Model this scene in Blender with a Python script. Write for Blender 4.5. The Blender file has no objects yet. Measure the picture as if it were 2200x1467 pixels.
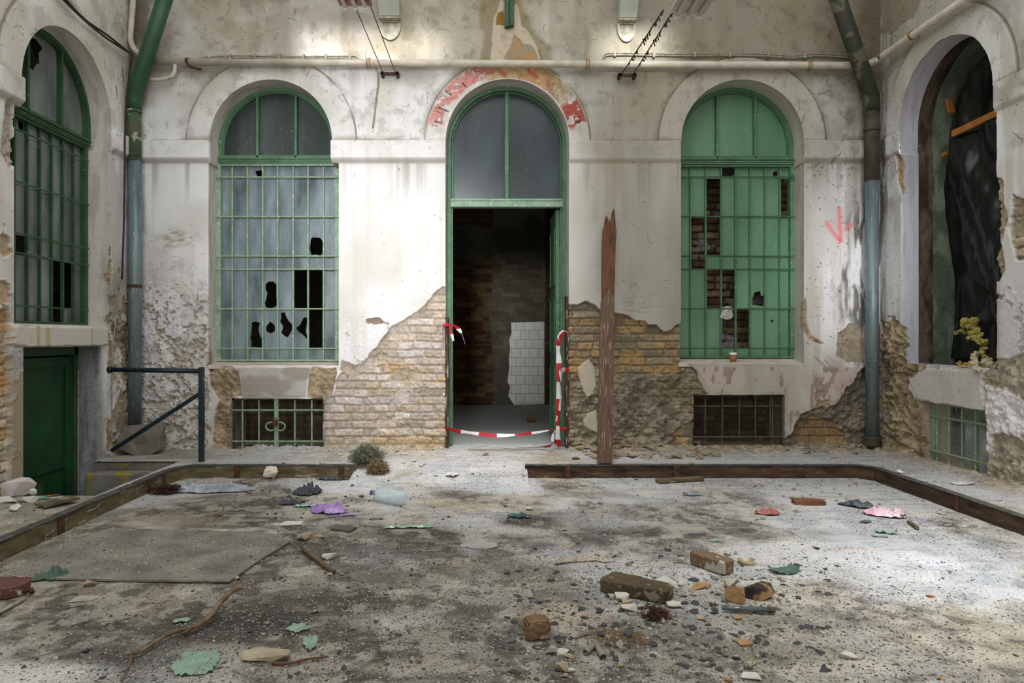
import bpy, bmesh, math, random
import numpy as np
from mathutils import Vector, Matrix, noise as mnoise
from mathutils.geometry import tessellate_polygon
random.seed(7); RNG = np.random.default_rng(11)
C = bpy.context.scene.collection
# ------------------------------------------------------------------ camera model
F = 1467.0; CX = 1040.0; CY = 725.0; H = 1.19; D = 6.6; XL = -3.4; XR = 3.83; PZ = 0.11
def at(px, py, Y):                      # pixel -> point on the plane at depth Y
    return Vector(((px-CX)*Y/F, Y, H-(py-CY)*Y/F))
def fl(px, py, z=0.0):                  # pixel -> point on a horizontal surface at height z
    Y = F*(H-z)/(py-CY); return Vector(((px-CX)*Y/F, Y, z))
def bw(px, py): return ((px-CX)*D/F, H-(py-CY)*D/F)          # back wall (u,v)
def lw(px, py, X=XL):                                        # left wall (u=Y, v=z)
    Y = F*X/(px-CX); return (Y, H-(py-CY)*Y/F)
def rw(px, py, X=XR): return lw(px, py, X)
def B(pts): return [bw(*p) for p in pts]
def Lw(pts): return [lw(*p) for p in pts]
def Rw(pts): return [rw(*p) for p in pts]
# ------------------------------------------------------------------ numpy noise
def _hash(ix, iy, s):
    h = (ix.astype(np.int64)*374761393 + iy.astype(np.int64)*668265263 + s*974634777) & 0x7fffffff
    h = ((h ^ (h >> 13))*1274126177) & 0x7fffffff
    return ((h ^ (h >> 16)) & 0xffff)/65535.0
def vn(x, y, s=0):
    ix = np.floor(x); iy = np.floor(y); fx = x-ix; fy = y-iy
    fx = fx*fx*(3-2*fx); fy = fy*fy*(3-2*fy)
    ix = ix.astype(np.int64); iy = iy.astype(np.int64)
    a = _hash(ix, iy, s); b = _hash(ix+1, iy, s); c = _hash(ix, iy+1, s); d = _hash(ix+1, iy+1, s)
    return (a+(b-a)*fx)*(1-fy)+(c+(d-c)*fx)*fy
def fbm(x, y, s=0, o=4, g=.5):
    t = 0; a = 1; n = 0
    for i in range(o):
        t = t+a*vn(x, y, s+i*17); n += a; a *= g; x = x*2.03+3.1; y = y*2.03+1.7
    return t/n
def ss(a, b, x):
    t = np.clip((x-a)/(b-a), 0, 1); return t*t*(3-2*t)
def sdpoly(u, v, poly):                 # signed distance, negative inside
    p = np.array(poly, float); n = len(p); d = np.full(u.shape, 1e9); ins = np.zeros(u.shape, bool)
    for i in range(n):
        ax, ay = p[i]; bx, by = p[(i+1) % n]
        ex, ey = bx-ax, by-ay; wx = u-ax; wy = v-ay
        t = np.clip((wx*ex+wy*ey)/(ex*ex+ey*ey+1e-12), 0, 1)
        d = np.minimum(d, (wx-ex*t)**2+(wy-ey*t)**2)
        c = ((ay > v) != (by > v))
        with np.errstate(divide='ignore', invalid='ignore'):
            xx = ex*(v-ay)/(ey if abs(ey) > 1e-12 else 1e-12)+ax
        ins ^= (c & (u < xx))
    d = np.sqrt(d); return np.where(ins, -d, d)
def srgb(r, g=None, b=None):
    if g is None: r, g, b = r
    f = lambda c: (c/255/12.92) if c/255 <= .04045 else ((c/255+.055)/1.055)**2.4
    return np.array([f(r), f(g), f(b)])
def mixc(col, c, m):                    # blend colour c into col by mask m
    c = np.asarray(c)
    return col*(1-m[..., None])+c*m[..., None]
# ------------------------------------------------------------------ tags
def tag(o, label=None, cat=None, group=None, kind=None):
    if label: o['label'] = label
    if cat: o['category'] = cat
    if group: o['group'] = group
    if kind: o['kind'] = kind
    return o
def empty(name, loc=(0, 0, 0), rz=0, **k):
    o = bpy.data.objects.new(name, None); C.objects.link(o); o.empty_display_size = .1
    o.location = loc; o.rotation_euler = (0, 0, rz); return tag(o, **k)
# ------------------------------------------------------------------ materials
def nd(nt, t, **k):
    n = nt.nodes.new(t)
    for a, b in k.items(): setattr(n, a, b)
    return n
def mat(name, c, c2=None, sc=20, rough=.8, metal=0, bump=.0, bsc=60, spec=.3, lo=.35, hi=.7, det=6, stretch=None, third=None, tsc=90, t0=.62):
    m = bpy.data.materials.new(name); m.use_nodes = True; nt = m.node_tree; b = nt.nodes['Principled BSDF']
    b.inputs['Roughness'].default_value = rough; b.inputs['Metallic'].default_value = metal
    b.inputs['Specular IOR Level'].default_value = spec
    c = srgb(c); c2 = srgb(c2) if c2 is not None else c*.75
    tc = nd(nt, 'ShaderNodeTexCoord'); mp = nd(nt, 'ShaderNodeMapping')
    nt.links.new(tc.outputs['Object'], mp.inputs[0])
    if stretch: mp.inputs['Scale'].default_value = stretch
    n = nd(nt, 'ShaderNodeTexNoise'); n.inputs['Scale'].default_value = sc; n.inputs['Detail'].default_value = det
    nt.links.new(mp.outputs[0], n.inputs[0])
    r = nd(nt, 'ShaderNodeValToRGB'); r.color_ramp.elements[0].position = lo; r.color_ramp.elements[1].position = hi
    r.color_ramp.elements[0].color = (*c, 1); r.color_ramp.elements[1].color = (*c2, 1)
    nt.links.new(n.outputs[0], r.inputs[0]); out = r.outputs[0]
    if third is not None:
        n3 = nd(nt, 'ShaderNodeTexNoise'); n3.inputs['Scale'].default_value = tsc; n3.inputs['Detail'].default_value = 8
        nt.links.new(mp.outputs[0], n3.inputs[0])
        mr = nd(nt, 'ShaderNodeMapRange'); mr.inputs[1].default_value = t0; mr.inputs[2].default_value = t0+.04
        nt.links.new(n3.outputs[0], mr.inputs[0])
        mx = nd(nt, 'ShaderNodeMix', data_type='RGBA'); nt.links.new(mr.outputs[0], mx.inputs[0])
        nt.links.new(out, mx.inputs[6]); mx.inputs[7].default_value = (*srgb(third), 1); out = mx.outputs[2]
    nt.links.new(out, b.inputs['Base Color'])
    if bump:
        n2 = nd(nt, 'ShaderNodeTexNoise'); n2.inputs['Scale'].default_value = bsc; n2.inputs['Detail'].default_value = 8
        nt.links.new(mp.outputs[0], n2.inputs[0])
        bp = nd(nt, 'ShaderNodeBump'); bp.inputs['Strength'].default_value = bump; bp.inputs['Distance'].default_value = .01
        nt.links.new(n2.outputs[0], bp.inputs['Height']); nt.links.new(bp.outputs[0], b.inputs['Normal'])
    return m
def attr_mat(name, fine=45, speck=.5, rough=.9):
    """masonry: per-vertex colour ('Col') and roughness-of-relief ('Rgh') attributes broken up by noise nodes"""
    m = bpy.data.materials.new(name); m.use_nodes = True; nt = m.node_tree; b = nt.nodes['Principled BSDF']
    b.inputs['Roughness'].default_value = rough; b.inputs['Specular IOR Level'].default_value = .15
    a = nd(nt, 'ShaderNodeAttribute', attribute_name='Col'); g = nd(nt, 'ShaderNodeAttribute', attribute_name='Rgh')
    tc = nd(nt, 'ShaderNodeTexCoord')
    n = nd(nt, 'ShaderNodeTexNoise'); n.inputs['Scale'].default_value = fine; n.inputs['Detail'].default_value = 9; n.inputs['Roughness'].default_value = .65
    nt.links.new(tc.outputs['Object'], n.inputs[0])
    mr = nd(nt, 'ShaderNodeMapRange'); mr.inputs[1].default_value = .3; mr.inputs[2].default_value = .7; mr.inputs[3].default_value = 1-.28*speck; mr.inputs[4].default_value = 1+.2*speck
    nt.links.new(n.outputs[0], mr.inputs[0])
    # stronger variation where the relief is rough
    r2 = nd(nt, 'ShaderNodeMath', operation='POWER'); ad = nd(nt, 'ShaderNodeMath', operation='MULTIPLY_ADD'); ad.inputs[1].default_value = 1.9; ad.inputs[2].default_value = .35
    nt.links.new(g.outputs['Fac'], ad.inputs[0]); nt.links.new(mr.outputs[0], r2.inputs[0]); nt.links.new(ad.outputs[0], r2.inputs[1])
    vm = nd(nt, 'ShaderNodeVectorMath', operation='SCALE'); nt.links.new(a.outputs['Color'], vm.inputs[0]); nt.links.new(r2.outputs[0], vm.inputs['Scale'])
    nt.links.new(vm.outputs[0], b.inputs['Base Color'])
    n2 = nd(nt, 'ShaderNodeTexNoise'); n2.inputs['Scale'].default_value = 70; n2.inputs['Detail'].default_value = 9; n2.inputs['Roughness'].default_value = .6
    nt.links.new(tc.outputs['Object'], n2.inputs[0])
    bp = nd(nt, 'ShaderNodeBump'); bp.inputs['Distance'].default_value = .012
    st = nd(nt, 'ShaderNodeMath', operation='MULTIPLY_ADD'); st.inputs[1].default_value = .85; st.inputs[2].default_value = .03
    nt.links.new(g.outputs['Fac'], st.inputs[0]); nt.links.new(st.outputs[0], bp.inputs['Strength'])
    nt.links.new(n2.outputs[0], bp.inputs['Height']); nt.links.new(bp.outputs[0], b.inputs['Normal'])
    return m
def glass_mat(name, c, c2, alpha=.85, rough=.25, sc=6, streak=(1, 1, .35), tint=None, lo=.38, hi=.68):
    m = bpy.data.materials.new(name); m.use_nodes = True; nt = m.node_tree; b = nt.nodes['Principled BSDF']; o = nt.nodes['Material Output']
    tc = nd(nt, 'ShaderNodeTexCoord'); mp = nd(nt, 'ShaderNodeMapping'); mp.inputs['Scale'].default_value = streak
    nt.links.new(tc.outputs['Object'], mp.inputs[0])
    n = nd(nt, 'ShaderNodeTexNoise'); n.inputs['Scale'].default_value = sc; n.inputs['Detail'].default_value = 8; nt.links.new(mp.outputs[0], n.inputs[0])
    r = nd(nt, 'ShaderNodeValToRGB'); r.color_ramp.elements[0].position = lo; r.color_ramp.elements[1].position = hi
    r.color_ramp.elements[0].color = (*srgb(c), 1); r.color_ramp.elements[1].color = (*srgb(c2), 1)
    nt.links.new(n.outputs[0], r.inputs[0])
    n3 = nd(nt, 'ShaderNodeTexNoise'); n3.inputs['Scale'].default_value = 75; n3.inputs['Detail'].default_value = 4; nt.links.new(mp.outputs[0], n3.inputs[0])
    mr = nd(nt, 'ShaderNodeMapRange'); mr.inputs[1].default_value = .66; mr.inputs[2].default_value = .74; mr.inputs[4].default_value = .4
    nt.links.new(n3.outputs[0], mr.inputs[0])
    mx = nd(nt, 'ShaderNodeMix', data_type='RGBA'); nt.links.new(mr.outputs[0], mx.inputs[0]); nt.links.new(r.outputs[0], mx.inputs[6]); mx.inputs[7].default_value = (*srgb(205, 215, 215), 1)
    nt.links.new(mx.outputs[2], b.inputs['Base Color'])
    b.inputs['Roughness'].default_value = rough; b.inputs['Specular IOR Level'].default_value = .5
    tr = nd(nt, 'ShaderNodeBsdfTransparent'); tr.inputs[0].default_value = (*(tint if tint else (.7, .75, .75)), 1)
    ms = nd(nt, 'ShaderNodeMixShader'); ms.inputs[0].default_value = alpha
    nt.links.new(tr.outputs[0], ms.inputs[1]); nt.links.new(b.outputs[0], ms.inputs[2]); nt.links.new(ms.outputs[0], o.inputs[0])
    return m
M = {}
M['masonry'] = attr_mat('weathered_masonry')
M['ground'] = attr_mat('dusty_concrete', fine=85, speck=1.25)
M['frame'] = mat('green_paint', (92, 128, 100), (74, 108, 80), sc=9, rough=.55, third=(150, 156, 138), tsc=38, t0=.635, bump=.25)
M['frame_pale'] = mat('pale_green_paint', (146, 172, 148), (118, 150, 122), sc=9, rough=.55, third=(185, 190, 170), tsc=38, t0=.6, bump=.25)
M['frame_dark'] = mat('dark_green_paint', (58, 92, 62), (46, 74, 50), sc=7, rough=.5, third=(120, 128, 96), tsc=30, t0=.66, bump=.2)
M['bars_pale'] = mat('grille_paint', (150, 172, 140), (112, 140, 108), sc=30, rough=.7, third=(190, 185, 165), tsc=60, t0=.6)
M['bars_dark'] = mat('dark_green_grille', (62, 96, 66), (52, 78, 52), sc=30, rough=.6, third=(120, 112, 84), tsc=60, t0=.62)
M['bars_rust'] = mat('rusty_bars', (58, 52, 42), (96, 84, 66), sc=30, rough=.8, metal=.2)
M['rust'] = mat('rust', (92, 60, 44), (58, 42, 34), sc=22, rough=.85, bump=.4)
M['zinc'] = mat('zinc_pipe', (126, 140, 144), (98, 112, 116), sc=5, rough=.42, metal=.35, stretch=(3, 3, .5), third=(150, 158, 156), tsc=20, t0=.6)
M['pipe_green'] = mat('green_pipe', (52, 88, 64), (44, 76, 54), sc=5, rough=.4)
M['pipe_flake'] = mat('flaking_green_pipe', (62, 92, 62), (92, 84, 68), sc=10, rough=.7, third=(172, 160, 144), tsc=14, t0=.58, bump=.3)
M['pipe_mould'] = mat('grimy_green_pipe', (44, 54, 38), (62, 58, 46), sc=10, rough=.65, third=(92, 90, 70), tsc=7, t0=.58, bump=.3)
M['pipe_brown'] = mat('grimy_iron_pipe', (84, 76, 62), (58, 50, 40), sc=10, rough=.7, bump=.2)
M['pipe_white'] = mat('painted_pipe', (214, 206, 190), (186, 176, 156), sc=8, rough=.5, third=(120, 96, 70), tsc=60, t0=.68)
M['brass'] = mat('clamp', (170, 130, 84), (130, 92, 56), sc=30, rough=.6)
M['cable'] = mat('old_cable', (170, 164, 148), (120, 112, 96), sc=30, rough=.7)
M['black'] = mat('black_cable', (34, 33, 32), (58, 56, 52), sc=30, rough=.7)
M['wood_old'] = mat('old_wood', (116, 82, 58), (84, 56, 38), sc=5, rough=.85, bump=.4, stretch=(14, 14, 1.2), third=(150, 120, 92), tsc=5, t0=.62)
M['wood_dark'] = mat('form_board', (92, 72, 54), (42, 33, 26), sc=4, rough=.85, bump=.6, stretch=(1.2, 1.2, 6), third=(128, 116, 98), tsc=9, t0=.66)
M['wood_gray'] = mat('mossy_board', (118, 106, 78), (74, 68, 48), sc=6, rough=.85, bump=.5, stretch=(1.2, 1.2, 5), third=(150, 142, 126), tsc=7, t0=.6)
M['felt'] = mat('tar_felt', (62, 62, 60), (100, 98, 94), sc=20, rough=.9)
M['orange_wood'] = mat('new_batten', (180, 114, 52), (144, 86, 36), sc=8, rough=.6)
M['bluepaint'] = mat('dark_blue_rail', (34, 50, 58), (24, 36, 44), sc=10, rough=.35, third=(120, 130, 120), tsc=60, t0=.68)
M['white_tile'] = None
M['stone'] = mat('plaster_stone', (176, 170, 156), (138, 132, 118), sc=14, rough=.9, bump=.5, bsc=50)
M['stone_warm'] = mat('mortar_stone', (176, 160, 134), (136, 120, 96), sc=14, rough=.9, bump=.5, bsc=50)
M['stone_white'] = mat('white_plaster', (206, 200, 190), (168, 160, 148), sc=10, rough=.9, bump=.4, bsc=50)
M['stone_dark'] = mat('slate_flake', (76, 78, 78), (54, 54, 54), sc=20, rough=.8, bump=.3)
M['brick_brown'] = mat('brown_brick', (132, 104, 76), (98, 76, 58), sc=10, rough=.9, bump=.6, bsc=40, third=(160, 146, 124), tsc=16, t0=.6)
M['brick_grime'] = mat('grimy_brick', (92, 78, 54), (64, 54, 42), sc=8, rough=.8, bump=.5, bsc=40, third=(124, 118, 96), tsc=14, t0=.58)
M['brick_ochre'] = mat('ochre_brick', (168, 134, 92), (138, 108, 74), sc=12, rough=.9, bump=.6, bsc=40)
M['brick_burnt'] = mat('burnt_brick', (46, 41, 36), (140, 106, 70), sc=9, rough=.7, bump=.4, lo=.5, hi=.56)
M['red_brick'] = mat('red_brick', (150, 84, 62), (110, 60, 44), sc=20, rough=.9)
M['mint_flake'] = mat('mint_paint_flake', (142, 164, 148), (118, 140, 124), sc=14, rough=.7, third=(90, 100, 84), tsc=40, t0=.66)
M['green_flake'] = mat('green_paint_flake', (84, 108, 94), (66, 88, 74), sc=14, rough=.6)
M['paper'] = mat('dirty_paper', (214, 212, 206), (176, 172, 164), sc=12, rough=.9)
M['cloth_blue'] = mat('grey_blue_cloth', (182, 186, 194), (134, 140, 150), sc=9, rough=.95, bump=.6)
M['rag_dark'] = mat('dark_rag', (78, 82, 86), (52, 56, 60), sc=12, rough=.95, bump=.4)
M['roots'] = mat('dark_roots', (62, 42, 34), (92, 66, 50), sc=30, rough=.95)
M['purple'] = glass_mat('purple_plastic', (146, 104, 178), (190, 164, 212), alpha=.88, rough=.3, sc=20, streak=(1, 1, 1), tint=(.8, .6, .9))
M['red_paper'] = mat('red_paper', (172, 104, 100), (146, 86, 84), sc=12, rough=.8)
M['pink'] = mat('pink_carton', (214, 160, 178), (224, 216, 216), sc=8, rough=.7, third=(96, 78, 66), tsc=14, t0=.62)
M['teal_wrap'] = mat('teal_wrapper', (60, 104, 112), (36, 70, 80), sc=14, rough=.35, third=(200, 140, 130), tsc=26, t0=.62)
M['green_wrap'] = mat('green_wrapper', (150, 190, 160), (116, 166, 130), sc=14, rough=.4, third=(230, 232, 226), tsc=22, t0=.58)
M['dry_green'] = mat('dry_weed', (124, 126, 104), (92, 94, 76), sc=30, rough=.95)
M['dry_brown'] = mat('dry_weed_brown', (144, 124, 94), (108, 90, 66), sc=30, rough=.95)
M['tape_red'] = mat('tape_red', (190, 34, 44), (160, 26, 36), sc=10, rough=.35)
M['tape_white'] = mat('tape_white', (232, 230, 228), (206, 202, 200), sc=10, rough=.35)
M['cup'] = mat('kraft_cup', (168, 112, 66), (160, 100, 52), sc=14, rough=.6)
M['plastic_white'] = mat('white_plastic', (236, 236, 234), (220, 220, 216), sc=14, rough=.4)
M['foam'] = mat('mineral_wool', (184, 172, 96), (142, 130, 64), sc=8, rough=1, bump=1, bsc=30)
M['foam_pale'] = mat('pale_mineral_wool', (200, 188, 160), (164, 150, 120), sc=8, rough=1, bump=1, bsc=30)
M['sheet_black'] = mat('black_plastic_sheet', (10, 13, 12), (17, 22, 20), sc=5, rough=.3, spec=.4)
M['lamp_cream'] = mat('lamp_housing', (222, 214, 200), (190, 176, 156), sc=10, rough=.5)
M['tube'] = mat('lamp_tube', (226, 218, 204), (208, 198, 182), sc=6, rough=.25)
M['wood_lamp'] = mat('varnished_board', (156, 88, 48), (110, 60, 32), sc=10, rough=.4)
M['bark'] = mat('branch_bark', (134, 112, 88), (94, 76, 58), sc=16, rough=.9, bump=.4)
M['brown_lid'] = mat('brown_painted_lid', (108, 74, 62), (92, 62, 52), sc=10, rough=.6, third=(200, 196, 190), tsc=16, t0=.63)
M['vinyl'] = mat('old_floor_sheet', (142, 136, 124), (106, 101, 92), sc=5, rough=.9, bump=.5, third=(92, 86, 76), tsc=60, t0=.62)
M['pink_chalk'] = mat('pink_spray', (232, 90, 112), (238, 130, 144), sc=40, rough=.9)
M['pencil'] = mat('pencil_line', (150, 146, 136), (166, 160, 150), sc=40, rough=.9)
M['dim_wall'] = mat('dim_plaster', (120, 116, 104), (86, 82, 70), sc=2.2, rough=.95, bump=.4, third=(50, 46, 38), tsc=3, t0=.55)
M['blue_plastic'] = mat('blue_plastic', (50, 90, 150), (40, 74, 124), sc=14, rough=.4)
M['web'] = mat('cobweb', (190, 190, 184), (160, 160, 154), sc=40, rough=.9)
# glass
M['glass'] = glass_mat('dusty_glass', (74, 88, 92), (150, 164, 170), alpha=.88, rough=.3, sc=5, streak=(1.6, 1, .5), lo=.3, hi=.75)
M['glass_dark'] = glass_mat('dusty_dark_glass', (56, 66, 64), (92, 104, 104), alpha=.82, rough=.2, sc=3)
M['glass_green'] = glass_mat('green_painted_glass', (92, 134, 102), (114, 156, 122), alpha=.98, rough=.3, sc=3)
M['glass_left'] = glass_mat('grimy_glass', (92, 100, 96), (140, 146, 142), alpha=.9, rough=.25, sc=4)
M['bottle'] = glass_mat('clear_plastic', (190, 210, 216), (225, 235, 238), alpha=.42, rough=.08, sc=12, streak=(1, 1, 1), tint=(.9, .96, .97))
def col_mat(name, rough=.9):
    m = bpy.data.materials.new(name); m.use_nodes = True; nt = m.node_tree; b = nt.nodes['Principled BSDF']
    b.inputs['Roughness'].default_value = rough; b.inputs['Specular IOR Level'].default_value = .2
    a = nd(nt, 'ShaderNodeAttribute', attribute_name='Col'); tc = nd(nt, 'ShaderNodeTexCoord')
    n = nd(nt, 'ShaderNodeTexNoise'); n.inputs['Scale'].default_value = 150; nt.links.new(tc.outputs['Object'], n.inputs[0])
    mr = nd(nt, 'ShaderNodeMapRange'); mr.inputs[3].default_value = .8; mr.inputs[4].default_value = 1.2; nt.links.new(n.outputs[0], mr.inputs[0])
    vm = nd(nt, 'ShaderNodeVectorMath', operation='SCALE'); nt.links.new(a.outputs['Color'], vm.inputs[0]); nt.links.new(mr.outputs[0], vm.inputs['Scale'])
    nt.links.new(vm.outputs[0], b.inputs['Base Color']); return m
M['grit'] = col_mat('grit')
# ------------------------------------------------------------------ mesh helpers
def mesh_np(name, v, f, cols=None, rgh=None, m=None, parent=None, smooth=False):
    me = bpy.data.meshes.new(name); v = np.asarray(v, np.float32); f = np.asarray(f, np.int32); k = f.shape[1]
    me.vertices.add(len(v)); me.vertices.foreach_set('co', v.ravel())
    me.loops.add(f.size); me.loops.foreach_set('vertex_index', f.ravel())
    me.polygons.add(len(f)); me.polygons.foreach_set('loop_start', np.arange(0, f.size, k, dtype=np.int32))
    me.polygons.foreach_set('use_smooth', np.full(len(f), smooth)); me.update(calc_edges=True)
    if cols is not None:
        a = me.attributes.new('Col', 'FLOAT_COLOR', 'POINT'); a.data.foreach_set('color', np.hstack([cols, np.ones((len(cols), 1))]).astype(np.float32).ravel())
    if rgh is not None:
        a = me.attributes.new('Rgh', 'FLOAT', 'POINT'); a.data.foreach_set('value', np.asarray(rgh, np.float32))
    o = bpy.data.objects.new(name, me); C.objects.link(o)
    if m: me.materials.append(m)
    if parent: o.parent = parent
    return o
class MB:
    def __init__(s): s.v = []; s.f = []; s.mi = []; s.cur = 0
    def add(s, vs, fs):
        n = len(s.v); s.v += [tuple(x) for x in vs]
        for f in fs: s.f.append(tuple(i+n for i in f)); s.mi.append(s.cur)
    def box(s, x0, x1, y0, y1, z0, z1):
        s.hexa([(x0, y0, z0), (x1, y0, z0), (x1, y1, z0), (x0, y1, z0), (x0, y0, z1), (x1, y0, z1), (x1, y1, z1), (x0, y1, z1)])
    def hexa(s, p): s.add(p, [(0, 3, 2, 1), (4, 5, 6, 7), (0, 1, 5, 4), (1, 2, 6, 5), (2, 3, 7, 6), (3, 0, 4, 7)])
    def beam(s, a, b, w, h, up=(0, 0, 1)):
        a = Vector(a); b = Vector(b); d = (b-a).normalized(); up = Vector(up)
        if abs(d.dot(up)) > .98: up = Vector((0, 1, 0))
        r = d.cross(up).normalized()*w/2; u = r.cross(d).normalized()*h/2
        s.hexa([a-r-u, a+r-u, b+r-u, b-r-u, a-r+u, a+r+u, b+r+u, b-r+u])
    def tube(s, pts, r, n=10, caps=True):
        pts = [Vector(p) for p in pts]; R = r if isinstance(r, (list, tuple)) else [r]*len(pts)
        rings = []; up = None
        for i, p in enumerate(pts):
            d = (pts[min(i+1, len(pts)-1)]-pts[max(i-1, 0)]).normalized()
            if up is None: up = Vector((0, 0, 1)) if abs(d.z) < .9 else Vector((1, 0, 0))
            a = d.cross(up).normalized(); up = a.cross(d).normalized()
            rings.append([p+(a*math.cos(t)+up*math.sin(t))*R[i] for t in [2*math.pi*k/n for k in range(n)]])
        vs = [q for g in rings for q in g]; fs = []
        for i in range(len(pts)-1):
            for k in range(n): fs.append((i*n+k, i*n+(k+1) % n, (i+1)*n+(k+1) % n, (i+1)*n+k))
        if caps: fs += [tuple(range(n))[::-1], tuple((len(pts)-1)*n+k for k in range(n))]
        s.add(vs, fs)
    def lathe(s, prof, c=(0, 0, 0), n=24, axis=None):
        vs = []; c = Vector(c)
        for r, z in prof:
            for k in range(n):
                t = 2*math.pi*k/n; p = Vector((r*math.cos(t), r*math.sin(t), z))
                if axis is not None: p = axis @ p
                vs.append(c+p)
        fs = [(i*n+k, i*n+(k+1) % n, (i+1)*n+(k+1) % n, (i+1)*n+k) for i in range(len(prof)-1) for k in range(n)]
        s.add(vs, fs)
    def poly(s, loops, y, th, plane='xz'):     # extruded polygon with holes; loops in (x,z), thickness along y
        tri = tessellate_polygon([[Vector((a, b, 0)) for a, b in l] for l in loops]); fl_ = [p for l in loops for p in l]; n = len(fl_)
        vs = [(a, y, b) for a, b in fl_]+[(a, y+th, b) for a, b in fl_]
        fs = [tuple(t) for t in tri]+[tuple(i+n for i in t[::-1]) for t in tri]; o = 0
        for l in loops:
            k = len(l); fs += [(o+i, o+(i+1) % k, o+(i+1) % k+n, o+i+n) for i in range(k)]; o += k
        s.add(vs, fs)
    def build(s, name, m, parent=None, smooth=False, bevel=0, sub=0):
        me = bpy.data.meshes.new(name); me.from_pydata(s.v, [], s.f); me.update()
        for x in (m if isinstance(m, (list, tuple)) else [m]): me.materials.append(x)
        if max(s.mi or [0]): me.polygons.foreach_set('material_index', s.mi)
        bm = bmesh.new(); bm.from_mesh(me); bmesh.ops.recalc_face_normals(bm, faces=bm.faces); bm.to_mesh(me); bm.free()
        if smooth: me.polygons.foreach_set('use_smooth', [True]*len(me.polygons))
        o = bpy.data.objects.new(name, me); C.objects.link(o)
        if parent: o.parent = parent
        if bevel: b = o.modifiers.new('bevel', 'BEVEL'); b.width = bevel; b.segments = 2; b.limit_method = 'ANGLE'
        if sub: b = o.modifiers.new('sub', 'SUBSURF'); b.levels = sub; b.render_levels = sub
        return o
def arc(cx, cz, r, a0, a1, n): return [(cx+r*math.cos(a0+(a1-a0)*i/n), cz+r*math.sin(a0+(a1-a0)*i/n)) for i in range(n+1)]
# ------------------------------------------------------------------ wall builder
def grid_surface(name, u0, u1, v0, v1, res, paint, holes, mapping, reveals, extra=None, m=None):
    nu = int((u1-u0)/res)+1; nv = int((v1-v0)/res)+1
    us = np.linspace(u0, u1, nu); vs = np.linspace(v0, v1, nv); U, V = np.meshgrid(us, vs); U = U.copy(); V = V.copy()
    keep = np.ones((nv-1, nu-1), bool)
    for sd in holes:
        S = sd(U, V); ins = S < 0
        q = ins[:-1, :-1] & ins[1:, :-1] & ins[:-1, 1:] & ins[1:, 1:]; keep &= ~q
        e = 1e-4; gx = (sd(U+e, V)-S)/e; gy = (sd(U, V+e)-S)/e; gl = gx*gx+gy*gy+1e-9
        near = ins & (S > -1.6*res)
        U = np.where(near, U-gx*S/gl, U); V = np.where(near, V-gy*S/gl, V)
    h, col, rg = paint(U, V, True)
    P = mapping(U.ravel(), V.ravel(), h.ravel())
    idx = np.arange(nu*nv).reshape(nv, nu)
    f = np.stack([idx[:-1, :-1], idx[:-1, 1:], idx[1:, 1:], idx[1:, :-1]], -1)[keep]
    vs_, fs_, cs_, rs_ = [P], [f], [col.reshape(-1, 3)], [rg.ravel()]
    n = len(P)
    for path, depth, kw in reveals:      # path: open polyline in (u,v); goes back 'depth'
        pts = []
        for i in range(len(path)-1):
            a = np.array(path[i]); b = np.array(path[i+1]); k = max(1, int(np.hypot(*(b-a))/.012))
            pts += [a+(b-a)*j/k for j in range(k)]
        pts.append(np.array(path[-1])); pts = np.array(pts); K = 24
        h0, c0, r0 = paint(pts[:, 0], pts[:, 1], False)
        arcl = np.concatenate([[0], np.cumsum(np.hypot(*np.diff(pts, axis=0).T))])
        nrm = np.gradient(pts, axis=0); nrm = np.stack([-nrm[:, 1], nrm[:, 0]], 1); nrm /= (np.linalg.norm(nrm, axis=1)[:, None]+1e-9)
        rows = []; cr = []; rr = []; colb = np.array(kw.get('col', srgb(206, 202, 194)))
        for k in range(K+1):
            t = k/K; dd = h0*(1-t)+t*(-depth)
            rough = kw.get('rough', .15)
            dis = (fbm(arcl*9, np.full_like(arcl, t*depth*9), 5)-.5)*.03*rough*math.sin(math.pi*t)
            rows.append(mapping(pts[:, 0]+nrm[:, 0]*dis, pts[:, 1]+nrm[:, 1]*dis, dd))
            w = fbm(arcl*4+5, np.full_like(arcl, t*depth*12+k*.13), 31); st = ss(.45, .75, w)
            c = c0*(1-min(1, t*6))+colb*min(1, t*6)*np.ones((len(pts), 1)); c = mixc(c, np.array(kw.get('dirt', srgb(140, 134, 122))), st*kw.get('dirtk', .45))
            cr.append(c); rr.append(np.maximum(r0*(1-t), rough)*np.ones(len(pts)))
        vs_.append(np.concatenate(rows)); cs_.append(np.concatenate(cr)); rs_.append(np.concatenate(rr))
        L = len(pts); ii = np.arange(L*(K+1)).reshape(K+1, L)
        fs_.append(np.stack([ii[:-1, :-1], ii[:-1, 1:], ii[1:, 1:], ii[1:, :-1]], -1).reshape(-1, 4)+n); n += L*(K+1)
    for q, c in (extra or []):           # plain coarse quads (world coords)
        vs_.append(np.array(q, float)); fs_.append(np.array([[0, 1, 2, 3]])+n); cs_.append(np.array([c]*4)); rs_.append(np.full(4, .3)); n += 4
    return mesh_np(name, np.concatenate(vs_), np.concatenate(fs_), np.concatenate(cs_), np.concatenate(rs_), m or M['masonry'], smooth=True)
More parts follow.
